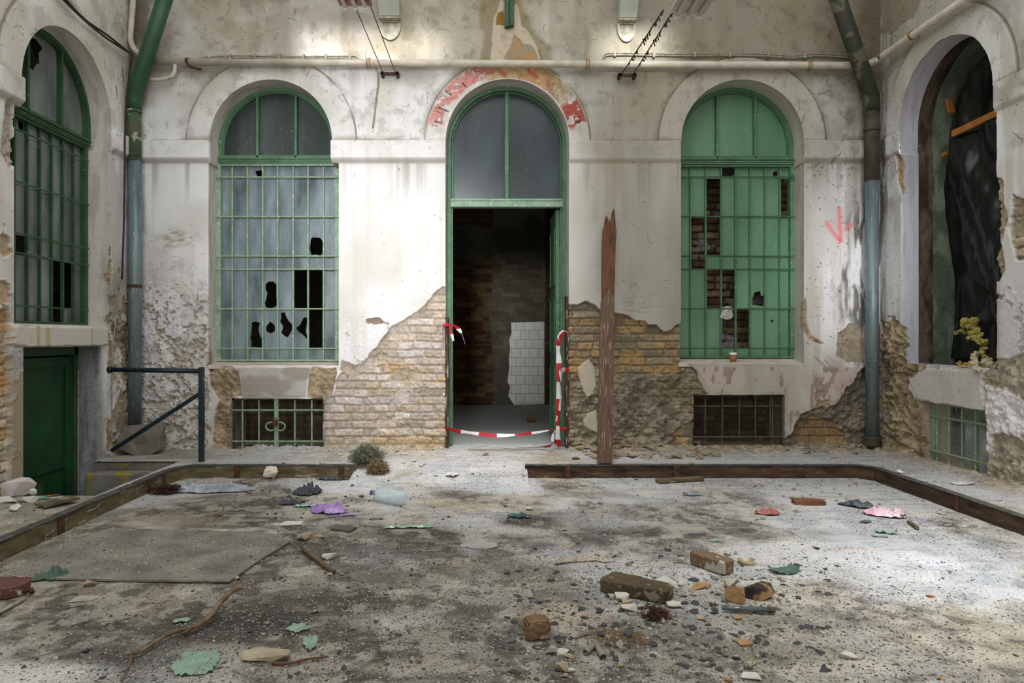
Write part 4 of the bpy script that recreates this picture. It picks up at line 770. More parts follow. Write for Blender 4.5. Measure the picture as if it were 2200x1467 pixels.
mA = dict(frame=M['frame'], stile=M['frame_pale'], transom=M['frame'], mull=M['frame'], fan=M['glass_dark'], glass=M['glass'], munt=M['frame_pale'], bars=M['bars_pale'], sill=sill)
wA = arched_window('window_1', (WIN_A['cu'], D, WIN_A['vb']), 0, 1, WIN_A['cu'], .59, WIN_A['wl']-.005, WIN_A['wr']+.005, .952, V(348), cols, rows, [U(556), U(638)], hA, [], mA,
    'tall arched window of broken grey panes behind a pale green grille, left of the doorway', .2, .088)
cols = [U(p) for p in (1452, 1482, 1515, 1548, 1579, 1610, 1642, 1674, 1700)]
hC = {(0, 3): [blob([(1550, 360), (1576, 359), (1576, 374), (1572, 382), (1550, 382)])], (0, 6): [blob([(1660, 372), (1668, 366), (1671, 368), (1670, 381), (1661, 380)])],
      (1, 2): 'x', (1, 7): 'x', (2, 1): 'x', (2, 2): 'x', (3, 1): 'x', (4, 2): 'x', (4, 3): 'x', (5, 3): 'x', (5, 4): 'x',
      (4, 5): [blob([(1617, 640), (1622, 629), (1633, 626), (1635, 637), (1641, 632), (1640, 656), (1618, 656)])], (5, 6): [blob([(1655, 690), (1660, 686), (1662, 690), (1658, 693)])]}
mC = dict(frame=M['frame'], transom=M['frame'], mull=M['frame'], fan=M['glass_green'], glass=M['glass_green'], munt=M['frame'], bars=M['bars_dark'], sill=sill)
wC = arched_window('window_3', (WIN_C['cu'], D, WIN_C['vb']), 0, 1, WIN_C['cu'], .59, WIN_C['wl']-.005, WIN_C['wr']+.005, .985, V(350), cols, rows, [U(1538), U(1619)], hC, [], mC,
    'arched window glazed in opaque green with missing panes showing brick, right of the doorway', .2)
# left wall window
rowsL = [2.93, 2.77, 2.375, 1.985, 1.835, 1.435, 1.30]; colsL = [4.95, 5.085, 5.236, 5.385, 5.538, 5.688, 5.84, 5.993, 6.12]
hL = {(1, 1): 'x', (2, 0): 'x', (3, 2): 'x', (4, 5): 'x', (4, 6): 'x', (5, 5): 'x', (2, 1): [[(5.12, 2.36), (5.2, 2.35), (5.21, 2.2), (5.17, 2.16), (5.13, 2.2), (5.11, 2.28)]], (3, 1): [[(5.13, 1.95), (5.17, 1.97), (5.19, 1.93), (5.16, 1.88), (5.14, 1.9)]],
      (0, 2): [[(5.3, 2.88), (5.35, 2.9), (5.37, 2.82), (5.32, 2.8)]]}
mL = dict(frame=M['frame_dark'], transom=M['frame_dark'], mull=M['frame_dark'], fan=M['glass_left'], glass=M['glass_left'], munt=M['frame_dark'], bars=M['bars_dark'], sill=sill)
lh = [[(5.4, 3.36), (5.48, 3.33), (5.52, 3.4), (5.56, 3.42), (5.55, 3.5), (5.6, 3.56), (5.52, 3.6), (5.41, 3.58)]]
wLw = arched_window('window_2', (XL, 5.6, WIN_L['vb']), math.pi/2, 1, 5.6, .6, 4.945, 6.16, 1.30, 2.93, colsL, rowsL, [5.36, 5.79], hL, lh, mL,
    'tall arched window with dark green grille over grimy panes on the left wall', .17)
n = MB(); n.box(-4.1, -3.98, 4.3, 7.0, -1.1, 4.9); n.box(-4.0, -3.42, 4.3, 4.4, -1.1, 4.9); n.box(-4.0, -3.42, 6.66, 6.76, -1.1, 4.9); n.box(-4.0, -3.72, 4.4, 6.66, 1.13, 1.27)
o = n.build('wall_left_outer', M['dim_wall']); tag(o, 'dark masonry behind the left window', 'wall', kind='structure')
n = MB(); n.box(XR+.75, XR+.85, 4.3, 7.0, -.1, 4.9); n.box(XR+.3, XR+.8, 4.5, 4.6, -.1, 4.9); n.box(XR+.3, XR+.8, 6.66, 6.76, -.1, 4.9); n.box(XR+.3, XR+.76, 4.6, 6.66, .76, .92)
o = n.build('wall_right_outer', M['dim_wall']); tag(o, 'dark masonry behind the right window', 'wall', kind='structure')
# ---- centre doorway
dr = empty('door_1', (DOOR_B['cu'], D, PZ), 0, label='tall green arched door frame with a fanlight, its opening leading into a dark room', cat='door', kind='structure')
cu = DOOR_B['cu']; X = lambda u: u-cu; Z = lambda v: v-PZ; T = lambda l: [(X(a), Z(b)) for a, b in l]; R = .6; ztr = V(439); dp = .18
n = MB(); n.poly([T([(cu-R*math.cos(t), VS+R*math.sin(t)) for t in np.linspace(0, math.pi, 49)]+[(cu+R, PZ), (cu+R-.045, PZ)]+[(cu+(R-.045)*math.cos(t), VS+(R-.045)*math.sin(t)) for t in np.linspace(0, math.pi, 49)]+[(cu-R+.045, PZ), (cu-R, PZ)])], dp, .09)
n.build('door_frame', M['frame'], dr)
n = MB()
for s in (-1, 1): n.box(s*(R-.052)-.012, s*(R-.052)+.012, dp+.03, dp+.08, .0, Z(ztr))
n.poly([T([(cu-(R-.05)*math.cos(t), VS+(R-.05)*math.sin(t)) for t in np.linspace(0, math.pi, 49)]+[(cu+R-.05, ztr), (cu+R-.062, ztr)]+[(cu+(R-.062)*math.cos(t), VS+(R-.062)*math.sin(t)) for t in np.linspace(0, math.pi, 49)]+[(cu-R+.075, ztr), (cu-R+.05, ztr)])], dp+.03, .05)
n.build('frame_rebate', M['frame'], dr)
n = MB(); n.box(-R+.04, R-.04, dp-.01, dp+.08, Z(ztr)-.04, Z(ztr)+.035); n.box(-R+.04, R-.04, dp-.02, dp+.0, Z(ztr)+.02, Z(ztr)+.04); n.build('transom', M['frame_pale'], dr, bevel=.005)
n = MB(); n.box(-.02, .02, dp+.01, dp+.07, Z(ztr)+.03, Z(VS)+R-.05); n.build('mullion', M['frame'], dr, bevel=.004)
n = MB(); n.poly([T([(cu-(R-.06)*math.cos(t), VS+(R-.06)*math.sin(t)) for t in np.linspace(0, math.pi, 49)]+[(cu+R-.06, ztr+.02), (cu-R+.06, ztr+.02)])], dp+.06, .004); n.build('fanlight_glass', glass_mat('fanlight', (52, 60, 62), (78, 90, 96), alpha=.9, rough=.22, sc=2), dr)
n = MB()
for s in (-1, 1): n.box(s*(R-.012)-.016, s*(R-.012)+.016, .03, dp-.01, 0, 1.38+.1*s)
n.build('bare_jamb', mat('rotten_jamb', (92, 72, 58), (52, 40, 34), sc=14, rough=.9, bump=.5, stretch=(3, 3, .6), third=(176, 168, 154), tsc=12, t0=.58), dr)
lf = MB(); x1 = R-.06; lf.box(x1-.045, x1, dp+.1, dp+.66, .03, Z(ztr)-.05)
for z0, z1 in ((.1, .8), (.9, 1.5), (1.6, 2.2)):
    lf.box(x1-.055, x1-.045, dp+.16, dp+.18, z0, z1); lf.box(x1-.055, x1-.045, dp+.58, dp+.6, z0, z1); lf.box(x1-.055, x1-.045, dp+.16, dp+.6, z0, z0+.02); lf.box(x1-.055, x1-.045, dp+.16, dp+.6, z1-.02, z1)
leaf = lf.build('door_leaf', M['frame'], dr, bevel=.003)
n = MB(); n.tube([(x1-.05, dp+.6, 1.02), (x1-.1, dp+.6, 1.02), (x1-.1, dp+.5, 1.02)], .009, 8); n.build('door_handle', M['rust'], leaf)
n = MB()
for z in (.35, 1.2, 2.0): n.tube([(x1+.005, dp+.09, z), (x1+.005, dp+.09, z+.1)], .012, 8)
n.build('hinge', M['rust'], leaf)
# ---- cellar door in the left wall
dl = empty('door_2', (XL, 5.03, -1.05), math.pi/2, label='dark green panelled cellar door below the left window', cat='door', kind='structure')
n = MB(); W = 1.03; Ht = 2.165; n.box(0, .05, .2, .27, 0, Ht); n.box(W-.05, W, .2, .27, 0, Ht); n.box(0, W, .2, .28, Ht-.075, Ht); n.build('door_frame', M['frame_dark'], dl, bevel=.004)
n = MB(); a = .2; b = W-.06
dg = mat('cellar_door_paint', (30, 78, 46), (24, 62, 36), sc=5, rough=.4)
n.box(a, b, .23, .26, .03, Ht-.09)
for x0, x1, z0, z1 in ((a, a+.11, .03, Ht-.09), (b-.1, b, .03, Ht-.09), (a+.112, b-.102, 1.12, 1.2), (a+.112, b-.102, .74, .8), (a+.112, b-.102, .031, .12), (a+.112, b-.102, Ht-.17, Ht-.091)): n.box(x0, x1, .215, .23, z0, z1)
lf2 = n.build('door_leaf', dg, dl, bevel=.003)
n = MB(); n.box(.08, .17, .24, .27, .03, Ht-.09)
for z in (.9, 1.25, 1.55): n.box(.06, .2, .235, .245, z, z+.03)
n.build('dark_gap_strip', mat('painted_gap_dark', (12, 24, 16), (9, 18, 12), sc=5, rough=.5), dl)  # near-black strip added to paint in the dark gap beside the leaf
n = MB(); n.box(.36, .44, .13, .16, .1, 1.06); n.build('half_gate', M['frame_dark'], dl, bevel=.003)
n = MB(); n.tube([(.37, .13, 1.07), (.40, .11, 1.09), (.44, .12, 1.08)], .007, 6); n.build('latch', M['rust'], dl)
n = MB(); n.tube([(W-.02, .19, 0), (W-.02, .19, 1.95)], .008, 6); n.build('frame_pipe', M['cable'], dl)
# ---- cellar grilles
g = empty('grille_gate', (CEL_A[0], D, CEL_A[2]), 0, label='pale green barred grille with a ring latch in the low opening under the left window', cat='grille')
gx = lambda px: (px-CX)*(D+.06)/F-CEL_A[0]; gz = lambda py: H-(py-CY)*(D+.06)/F-CEL_A[2]; y = .06
n = MB(); W = CEL_A[1]-CEL_A[0]; Hh = CEL_A[3]-CEL_A[2]
n.box(.0, W, y-.012, y+.012, Hh-.02, Hh+.0); n.box(.0, .018, y-.012, y+.012, 0, Hh); n.box(W-.018, W, y-.012, y+.012, 0, Hh); n.box(0, W, y-.012, y+.012, .0, .014); n.build('gate_frame', M['bars_rust'], g)
n = MB()
for p in (521, 556.4, 633.5, 669.8): n.tube([(gx(p), y, .0), (gx(p), y, Hh-.01)], .0085, 8)
for p in (880.6, 947.5): n.tube([(.005, y-.012, gz(p)), (W-.005, y-.012, gz(p))], .0085, 8)
n.build('bars', M['bars_pale'], g)
n = MB(); n.box(gx(590), gx(599), y-.02, y+.014, .0, Hh); n.build('centre_post', M['bars_pale'], g, bevel=.003)
for c in (584, 604):
    n = MB(); n.tube([(gx(c)+.048*math.cos(t), y-.032, gz(915)+.04*math.sin(t)) for t in np.linspace(0, 2*math.pi, 25)], .008, 8, caps=False); n.build('ring', M['bars_pale'], g, smooth=True)
n = MB(); n.box(gx(589), gx(600), y-.06, y-.03, gz(912), gz(902)); n.tube([(gx(594)+.018*math.cos(t), y-.045, gz(903)+.02*math.sin(t)) for t in np.linspace(0, math.pi, 12)], .005, 6); n.build('padlock', M['rust'], g, bevel=.003)
g = empty('cellar_grille', (CEL_C[0], D, CEL_C[2]), 0, label='dark rusty barred grille in the low opening under the green window', cat='grille')
gx = lambda px: (px-CX)*(D+.06)/F-CEL_C[0]; gz = lambda py: H-(py-CY)*(D+.06)/F-CEL_C[2]
n = MB(); W = CEL_C[1]-CEL_C[0]; Hh = CEL_C[3]-CEL_C[2]; n.box(.0, W, y-.012, y+.012, Hh-.016, Hh); n.box(.0, .014, y-.012, y+.012, 0, Hh); n.box(W-.014, W, y-.012, y+.012, 0, Hh); n.box(0, W, y-.012, y+.012, .0, .012); n.build('grille_frame', M['bars_rust'], g)
n = MB()
for p in (1514.5, 1551.5, 1588, 1623, 1655, 1660): n.tube([(gx(p), y, .0), (gx(p)+(.004 if p < 1600 else 0), y, Hh-.01)], .007, 8)
for p in (872, 938): n.tube([(.005, y-.012, gz(p)), (W-.005, y-.012, gz(p))], .007, 8)
n.build('bars', mat('rusty_bar_light', (104, 98, 76), (70, 62, 48), sc=30, rough=.8), g)
g = empty('cellar_casement', (XR, 5.97, CEL_R[2]), -math.pi/2, label='small green framed cellar window with cobwebs low in the right wall', cat='window')
n = MB(); W = .75; Hh = .505; y = .09
n.box(0, W, y, y+.02, Hh-.02, Hh); n.box(0, .014, y, y+.02, 0, Hh); n.box(W-.014, W, y, y+.02, 0, Hh); n.box(.36, W, y, y+.015, .375, .395); n.build('casement_frame', M['frame_pale'], g)
n = MB()
for x in (.06, .215, .37, .525, .68): n.tube([(x, y, -.005), (x, y, Hh)], .008, 8)
n.build('bars', M['frame_pale'], g)
n = MB(); n.tube([(-.01, y-.02, .085), (W, y-.02, .085)], .008, 8); n.tube([(-.01, y-.02, .385), (W, y-.02, .385)], .007, 8); n.build('cross_bar', M['bars_pale'], g)
n = MB(); n.poly([[(.38, .0), (.52, .0), (.52, .375), (.38, .375)]], y+.02, .003); n.poly([[(.535, .0), (.73, .0), (.73, .375), (.535, .375)]], y+.02, .003); n.poly([[(.6, .4), (.73, .4), (.73, .48), (.6, .48)]], y+.02, .003); n.build('window_panes', glass_mat('webbed_glass', (136, 142, 138), (176, 182, 178), alpha=.88, rough=.4, sc=10), g)
wb_ = MB(); r_ = random.Random(4)
for k in range(46):
    a = Vector((r_.uniform(.02, .5), y-.01, r_.uniform(.02, .48))); b2 = a+Vector((r_.gauss(0, .1), r_.uniform(-.02, .03), r_.gauss(0, .06))); m_ = (a+b2)/2+Vector((0, 0, -.02)); wb_.tube([a, m_, b2], .0008, 3, caps=False)
wb_.build('cobweb', M['web'], g)
# ---- right window recess, sheets, battens, wool
def reveal_strip(name, path, X0, X1, c, dirt, grow, rough, parent, seed):
    pts = []
    for i in range(len(path)-1):
        a = np.array(path[i]); b = np.array(path[i+1]); k = max(1, int(np.hypot(*(b-a))/.02)); pts += [a+(b-a)*j/k for j in range(k)]
    pts.append(np.array(path[-1])); pts = np.array(pts); pts = np.array([WIN_R['cu'], 2.6])+(pts-np.array([WIN_R['cu'], 2.6]))*(1+grow); K = 14; n_ = len(pts)
    s_ = np.arange(n_)*.02; rows = []; cc = []
    for k in range(K+1):
        t = k/K; d = (fbm(s_*8, np.full(n_, t*1.5), seed)-.5)*rough; x = X0+(X1-X0)*t
        rows.append(np.stack([np.full(n_, x), pts[:, 0]+d, pts[:, 1]+d*.5], 1)); w = ss(.4, .65, fbm(s_*5, np.full(n_, t*2), seed+1)); cc.append(mixc(np.ones((n_, 3))*srgb(c), srgb(dirt), w))
    ii = np.arange(n_*(K+1)).reshape(K+1, n_); f = np.stack([ii[:-1, :-1], ii[:-1, 1:], ii[1:, 1:], ii[1:, :-1]], -1).reshape(-1, 4)
    return mesh_np(name, np.concatenate(rows), f, np.concatenate(cc), np.full(n_*(K+1), .8), M['masonry'], parent, smooth=True)
P_ = arch_path(**WIN_R)
reveal_strip('broken_brick_rebate', P_, XR+.15, XR+.31, (112, 100, 84), (70, 60, 48), .035, .06, wr_, 61)
reveal_strip('inner_reveal', P_, XR+.3, XR+.5, (134, 142, 126), (96, 108, 92), .02, .02, wr_, 62)
n = MB()
for q in ((XR+.148, XR+.152),): n.poly([[(a, b) for a, b in P_[:-1]][::1]], 0, .001)
def sheet(name, y0, y1, z0, z1, X, lab, folds, seed, left=None, amp=.05, th=.004, diag=0.0, ny=70, nz=140, m=None, cat='plastic sheet', parent=None):
    ys = np.linspace(0, 1, ny); zs = np.linspace(0, 1, nz); A, Bz = np.meshgrid(ys, zs); Zw = z0+(z1-z0)*Bz
    L = np.interp(Zw, [p[0] for p in left], [p[1] for p in left]) if left else np.full(A.shape, y1)
    Yw = y0+(L-y0)*A
    ph = (Yw*folds+diag*(Zw-z0))*2*math.pi; dx = np.sin(ph+3*fbm(Yw*2, Zw*1.3, seed))*amp*(.35+.65*fbm(Yw*3, Zw*2, seed+1))+(fbm(Yw*7, Zw*3, seed+2)-.5)*amp
    P = np.stack([(X+dx).ravel(), Yw.ravel(), Zw.ravel()], 1); ii = np.arange(ny*nz).reshape(nz, ny)
    f = np.stack([ii[:-1, :-1], ii[:-1, 1:], ii[1:, 1:], ii[1:, :-1]], -1).reshape(-1, 4)
    o = mesh_np(name, P, f, m=m or M['sheet_black'], smooth=True, parent=parent); s_ = o.modifiers.new('t', 'SOLIDIFY'); s_.thickness = th
    if lab: tag(o, lab, cat)
    return o
sheet('plastic_sheet', 5.1, 6.3, 1.0, 3.62, XR+.44, 'black plastic sheet hung across the back of the open right window', 2.2, 71, left=[(1.0, 6.22), (1.4, 6.2), (2.2, 6.26), (2.6, 6.33), (2.75, 6.42), (2.9, 6.4), (3.2, 6.22), (3.5, 5.95), (3.62, 5.8)], amp=.05, diag=.5)
sheet('plastic_sheet', 5.08, 5.95, 1.3, 2.95, XR+.31, 'shiny black plastic sheet draped from the orange batten in the right window', 2.0, 74, left=[(1.3, 5.75), (1.55, 5.6), (1.7, 5.8), (2.3, 6.0), (2.6, 6.12), (2.8, 6.1), (2.95, 5.98)], amp=.05, diag=-.9)
n = MB(); n.beam((XR+.27, 5.11, 2.99), (XR+.27, 5.97, 2.97), .03, .055); o = n.build('batten', M['orange_wood'], bevel=.003); tag(o, 'long orange batten carrying the draped black sheet in the right window', 'batten')
n = MB(); n.beam((XR+.36, 6.12, 3.2), (XR+.36, 6.16, 3.34), .05, .03, (0, 1, 0)); o = n.build('batten', M['orange_wood'], bevel=.003); tag(o, 'short upright orange batten higher up against the black sheet', 'batten')
n = MB(); n.beam((XR+.36, 6.18, 2.86), (XR+.36, 6.24, 2.85), .03, .04); o = n.build('batten', M['orange_wood'], bevel=.003); tag(o, 'small orange batten stub at the left edge of the draped sheet', 'batten')
def wool(name, chain, m, lab, seed, cat='insulation'):
    bm = bmesh.new(); r = random.Random(seed)
    for (p, rad) in chain:
        for k in range(9):
            q = Vector(p)+Vector((r.gauss(0, rad*.45), r.gauss(0, rad*.5), r.gauss(0, rad*.45))); rr = rad*r.uniform(.25, .65)
            bmesh.ops.create_icosphere(bm, subdivisions=3, radius=rr, matrix=Matrix.Translation(q) @ Matrix.Diagonal((1, r.uniform(.9, 1.3), r.uniform(.7, 1.1), 1)))
    me = bpy.data.meshes.new(name); bm.to_mesh(me); bm.free(); o = bpy.data.objects.new(name, me); C.objects.link(o); me.materials.append(m)
    rm = o.modifiers.new('r', 'REMESH'); rm.mode = 'VOXEL'; rm.voxel_size = .004; rm.use_smooth_shade = True
    tx = bpy.data.textures.new(name, 'CLOUDS'); tx.noise_scale = .015; tx.noise_depth = 4; dm = o.modifiers.new('d', 'DISPLACE'); dm.texture = tx; dm.strength = .03; dm.texture_coords = 'LOCAL'
    tag(o, lab, cat); return o
def wr_at(px, py, X): Y = F*X/(px-CX); return (X, Y, H-(py-CY)*Y/F)
wool('mineral_wool', [(wr_at(x, y_, 4.06), r) for x, y_, r in ((2075, 695, .035), (2090, 700, .05), (2072, 712, .03), (2055, 716, .018), (2098, 722, .05), (2112, 735, .035), (2110, 752, .034), (2116, 768, .024), (2118, 778, .012))], M['foam'], 'clump of yellow mineral wool hanging in the open right window', 3)
wool('mineral_wool', [((3.86, 5.36, .985), .04), ((3.88, 5.28, .985), .045), ((3.9, 5.2, .98), .04), ((3.84, 5.33, 1.03), .035), ((3.85, 5.34, 1.075), .015), ((3.82, 5.32, .96), .03), ((3.81, 5.26, .95), .03)], M['foam_pale'], 'pale heap of mineral wool drooping over the sill of the right window', 5)
wool('mineral_wool', [((3.95, 5.66, .965), .02), ((3.94, 5.58, .965), .024), ((3.93, 5.5, .962), .02)], mat('orange_wool', (214, 176, 96), (190, 144, 62), sc=10, rough=1, bump=1), 'thin orange strip of mineral wool on the sill of the right window', 6)
# ------------------------------------------------------------------ pipes and fittings
def gz_(x, y): return float(paint_floor(np.array([float(x)]), np.array([float(y)]), False)[0][0])
def smooth_path(pts, n=8):
    p = [Vector(q) for q in pts]; out = []
    for i in range(len(p)-1):
        a = p[max(i-1, 0)]; b = p[i]; c = p[i+1]; d = p[min(i+2, len(p)-1)]
        for k in range(n):
            t = k/n; out.append(.5*((2*b)+(c-a)*t+(2*a-5*b+4*c-d)*t*t+(3*b-a-3*c+d)*t**3))
    return out+[p[-1]]
def bend(pts, r=.06, n=6):
    p = [Vector(q) for q in pts]; out = [p[0]]
    for i in range(1, len(p)-1):
        a = (p[i-1]-p[i]).normalized(); b = (p[i+1]-p[i]).normalized()
        for k in range(n+1):
            t = k/n; out.append(p[i]+a*r*(1-t)**2+b*r*t*t)
    return out+[p[-1]]
YP = D-.075
n = MB(); e = at(1868, 141, YP); n.tube(bend([at(318, 133, YP), e+Vector((.0, 0, 0)), Vector((XR-.075, 6.3, 3.84)), Vector((XR-.075, 3.6, 3.8))], .12), .034, 14)
hp = n.build('heating_pipe', M['pipe_white'], smooth=True); tag(hp, 'long cream painted pipe running along the back and right walls above the arches', 'pipe')
for px in (792, 1262, 1738):
    n = MB(); c = at(px, 133+(px-318)*8/1550, YP)
    for dx in (-.012, .012): n.lathe([(.036, -.005), (.041, -.005), (.041, .005), (.036, .005)], c+Vector((dx, 0, 0)), 20, Matrix.Rotation(math.pi/2, 3, 'Y'))
    n.box(c.x-.015, c.x+.015, YP, D+.02, c.z+.02, c.z+.05); n.build('pipe_clamp', M['brass'], hp)
n = MB(); c = Vector((XR-.075, 5.98, 3.838)); n.lathe([(.036, -.012), (.042, -.012), (.042, .012), (.036, .012)], c, 20, Matrix.Rotation(math.pi/2, 3, 'X')); n.box(c.x, XR+.02, c.y-.012, c.y+.012, c.z-.01, c.z+.012); n.build('pipe_clamp', M['brass'], hp)
n = MB(); c = at(410, 138, YP); n.tube(smooth_path([c+Vector((-.02, .03, .06)), c+Vector((-.03, -.04, .03)), c+Vector((.0, -.045, -.03)), c+Vector((.07, -.02, -.05)), c+Vector((.1, .0, -.045))], 4), .012, 6); n.build('rusty_hook', M['rust'], hp)
n = MB(); n.tube(bend([at(376, 138, D-.08), at(376, 162, D-.08), at(355, 171, D-.08), at(312, 171, D-.08)], .07), .018, 10); o = n.build('branch_pipe', M['pipe_white'], smooth=True); tag(o, 'thin cream pipe curving down from the long pipe beside the left downpipe', 'pipe')
n = MB(); n.tube(bend([Vector((-3.30, 6.5, 4.95)), at(279, 95, 6.5), at(300, 118, 6.5)], .08), .026, 12); o = n.build('riser_pipe', M['pipe_white'], smooth=True); tag(o, 'short cream upright pipe in the top left corner above the diagonal green pipe', 'pipe')
def conduit(name, pts, lab, clips, two=True):
    n = MB(); P = [at(x, y, D-.022) for x, y in pts]; n.tube(smooth_path(P, 6), .007, 6)
    if two: n.tube(smooth_path([p+Vector((0, 0, .02)) for p in P], 6), .006, 6)
    o = n.build(name, M['cable'], smooth=True); tag(o, lab, 'cable')
    for x, y in clips:
        c = at(x, y, D-.03); n = MB(); n.box(c.x-.011, c.x+.011, D-.04, D+.01, c.z-.018, c.z+.035); n.build('cable_clip', M['cable'], o, bevel=.002)
conduit('cable_run', [(404, 135), (442, 129), (494, 124), (620, 126), (750, 125), (770, 130), (791, 138)], 'pair of thin cables clipped above the long pipe on the left of the back wall', [(442, 128), (495, 124), (548, 124), (600, 124), (652, 124), (700, 124), (752, 124)])
conduit('cable_run', [(1291, 136), (1298, 122), (1322, 118), (1405, 119), (1490, 120), (1570, 119), (1650, 121), (1700, 124), (1760, 120), (1822, 124), (1850, 128)], 'pair of thin cables clipped above the long pipe on the right of the back wall', [(1321, 118), (1405, 120), (1492, 119), (1568, 119), (1651, 119), (1730, 122)])
n = MB(); n.tube(smooth_path([at(806, 142, D-.03), at(812, 160, D-.03), at(812, 185, D-.012), at(806, 230, D-.02), at(801, 275, D-.02)], 6), .008, 6); o = n.build('hanging_wire', M['cable'], smooth=True); tag(o, 'stiff pale wire hanging below the long pipe left of the doorway arch', 'wire')
for px, yy, lab in ((838, 160, 'rusty wall bracket holding the two wires of the left lamp'), (1347, 163, 'grimy wall bracket holding the two wires of the right lamp')):
    n = MB(); c = at(px, yy, D-.05); n.box(c.x-.085, c.x+.085, D-.08, D-.055, c.z-.014, c.z+.014); n.box(c.x-.085, c.x-.06, D-.08, D+.02, c.z-.02, c.z+.02); n.box(c.x+.06, c.x+.085, D-.08, D+.02, c.z-.02, c.z+.02)
    o = n.build('wire_bracket', M['rust'], bevel=.002); tag(o, lab, 'bracket')
# lamps
def lamp(name, x, z, y0, y1, w, tilt, m1, lab, wires):
    root = empty(name, (x, y0, z), tilt, label=lab, cat='lamp'); L = y1-y0
    n = MB(); n.hexa([(-w*.36, L, 0), (w*.36, L, 0), (w*.36, 0, 0), (-w*.36, 0, 0), (-w*.25, L, .07), (w*.25, L, .07), (w*.25, 0, .07), (-w*.25, 0, .07)])
    n.box(-w/2, w/2, 0, L, -.008, .008); n.build('housing', m1, root, bevel=.003)
    for k in (-1, 0, 1):
        n = MB(); n.tube([(k*w*.3, .05, -.032), (k*w*.3, L-.05, -.032)], .016, 12); n.build('lamp_tube', M['tube'], root, smooth=True)
        for yy in (.03, L-.05): n = MB(); n.box(k*w*.3-.014, k*w*.3+.014, yy, yy+.02, -.055, -.005); n.build('tube_socket', M['plastic_white'], root, bevel=.003)
    return root
lamp('ceiling_lamp', at(764, 12, 5.2).x, at(764, 8, 5.2).z, 4.0, 5.22, .25, 0, M['wood_lamp'], 'hanging tube lamp on a varnished board at the top left, three bare tubes', None)
lamp('ceiling_lamp', at(1478, 30, 5.1).x, at(1475, 24, 5.1).z, 4.0, 5.14, .27, -.0, M['lamp_cream'], 'hanging cream tube lamp at the top right, tilted slightly', None)
def wire(name, pts, r, lab, m=M['black'], bits=0):
    n = MB(); n.tube(pts, r, 5); rr = random.Random(3); a, b = Vector(pts[0]), Vector(pts[-1])
    for k in range(bits):
        t = rr.random(); p = a.lerp(b, t); n.tube([p, p+Vector((rr.gauss(0, .008), 0, -rr.uniform(.01, .04)))], r*1.2, 4)
    o = n.build(name, m, smooth=True); tag(o, lab, 'wire'); return o
zl = at(764, 8, 5.2).z
wire('suspension_wire', [at(824, 159, D-.07), Vector((at(764, 12, 5.2).x-.02, 5.2, zl+.02))], .0035, 'left of the two thin wires from the left lamp to the wall')
wire('suspension_wire', [at(851, 160, D-.07), Vector((at(764, 12, 5.2).x+.10, 5.2, zl+.02))], .0035, 'right of the two thin wires from the left lamp to the wall')
zl = at(1475, 24, 5.1).z
wire('suspension_wire', [at(1335, 160, D-.07), Vector((at(1425, 18, 5.12).x, 5.12, zl+.02))], .005, 'left of the two grimy wires from the right lamp to the wall', bits=26)
wire('suspension_wire', [at(1359, 161, D-.07), Vector((at(1446, 32, 5.12).x, 5.12, zl+.01))], .005, 'right of the two grimy wires from the right lamp to the wall', bits=26)
# roof braces with iron shoes, green post
bp_ = mat('brace_paint', (196, 200, 188), (176, 180, 166), sc=3, rough=.7)
for x0, x1, yb, lab in ((817, 861, 44, 'white painted roof brace rising from the wall above the left window'), (1326, 1364, 48, 'white painted roof brace rising from the wall right of the doorway')):
    a = at(x0, yb, D); b = at(x1, yb, D); w = b.x-a.x; c = (a+b)/2
    root = empty('roof_brace', (c.x, D, c.z), 0, label=lab, cat='brace')
    n = MB(); n.hexa([(-w/2, -.10, .0), (w/2, -.10, .0), (w/2, .03, .0), (-w/2, .03, .0), (-w/2, -.75, 1.1), (w/2, -.75, 1.1), (w/2, -.55, 1.2), (-w/2, -.55, 1.2)]); n.build('brace', bp_, root, bevel=.006)
    n = MB(); ww = w*.52
    out = [(-ww, .0)]+[(-ww, -.06)]+[(ww*math.sin(t), -.06-.14*math.cos(t)) for t in np.linspace(-math.pi/2, math.pi/2, 16)]+[(ww, 0)]
    inn = [(-ww*.72, -.03)]+[(-ww*.72, -.06)]+[(ww*.72*math.sin(t), -.06-.10*math.cos(t)) for t in np.linspace(-math.pi/2, math.pi/2, 16)]+[(ww*.72, -.03)]
    n.poly([out, inn], -.03, .05); n.poly([out], -.012, .03); n.box(-w/2, w/2, -.09, .02, -.015, .012); n.build('wall_shoe', mat('wall_shoe_paint', (190, 186, 170), (130, 124, 104), sc=14, rough=.8), root, bevel=.004)
n = MB(); a = at(1084, 62, D); b = at(1104, 62, D)
n.box(a.x, a.x+.042, D-.05, D+.01, a.z, 5.6); n.box(b.x-.042, b.x, D-.05, D+.01, a.z+.01, 5.6); n.box(a.x+.03, b.x-.03, D-.02, D+.01, a.z, 5.6)
o = n.build('wall_post', M['frame_dark'], bevel=.003); tag(o, 'short dark green twin channel post on the wall above the doorway arch', 'post')
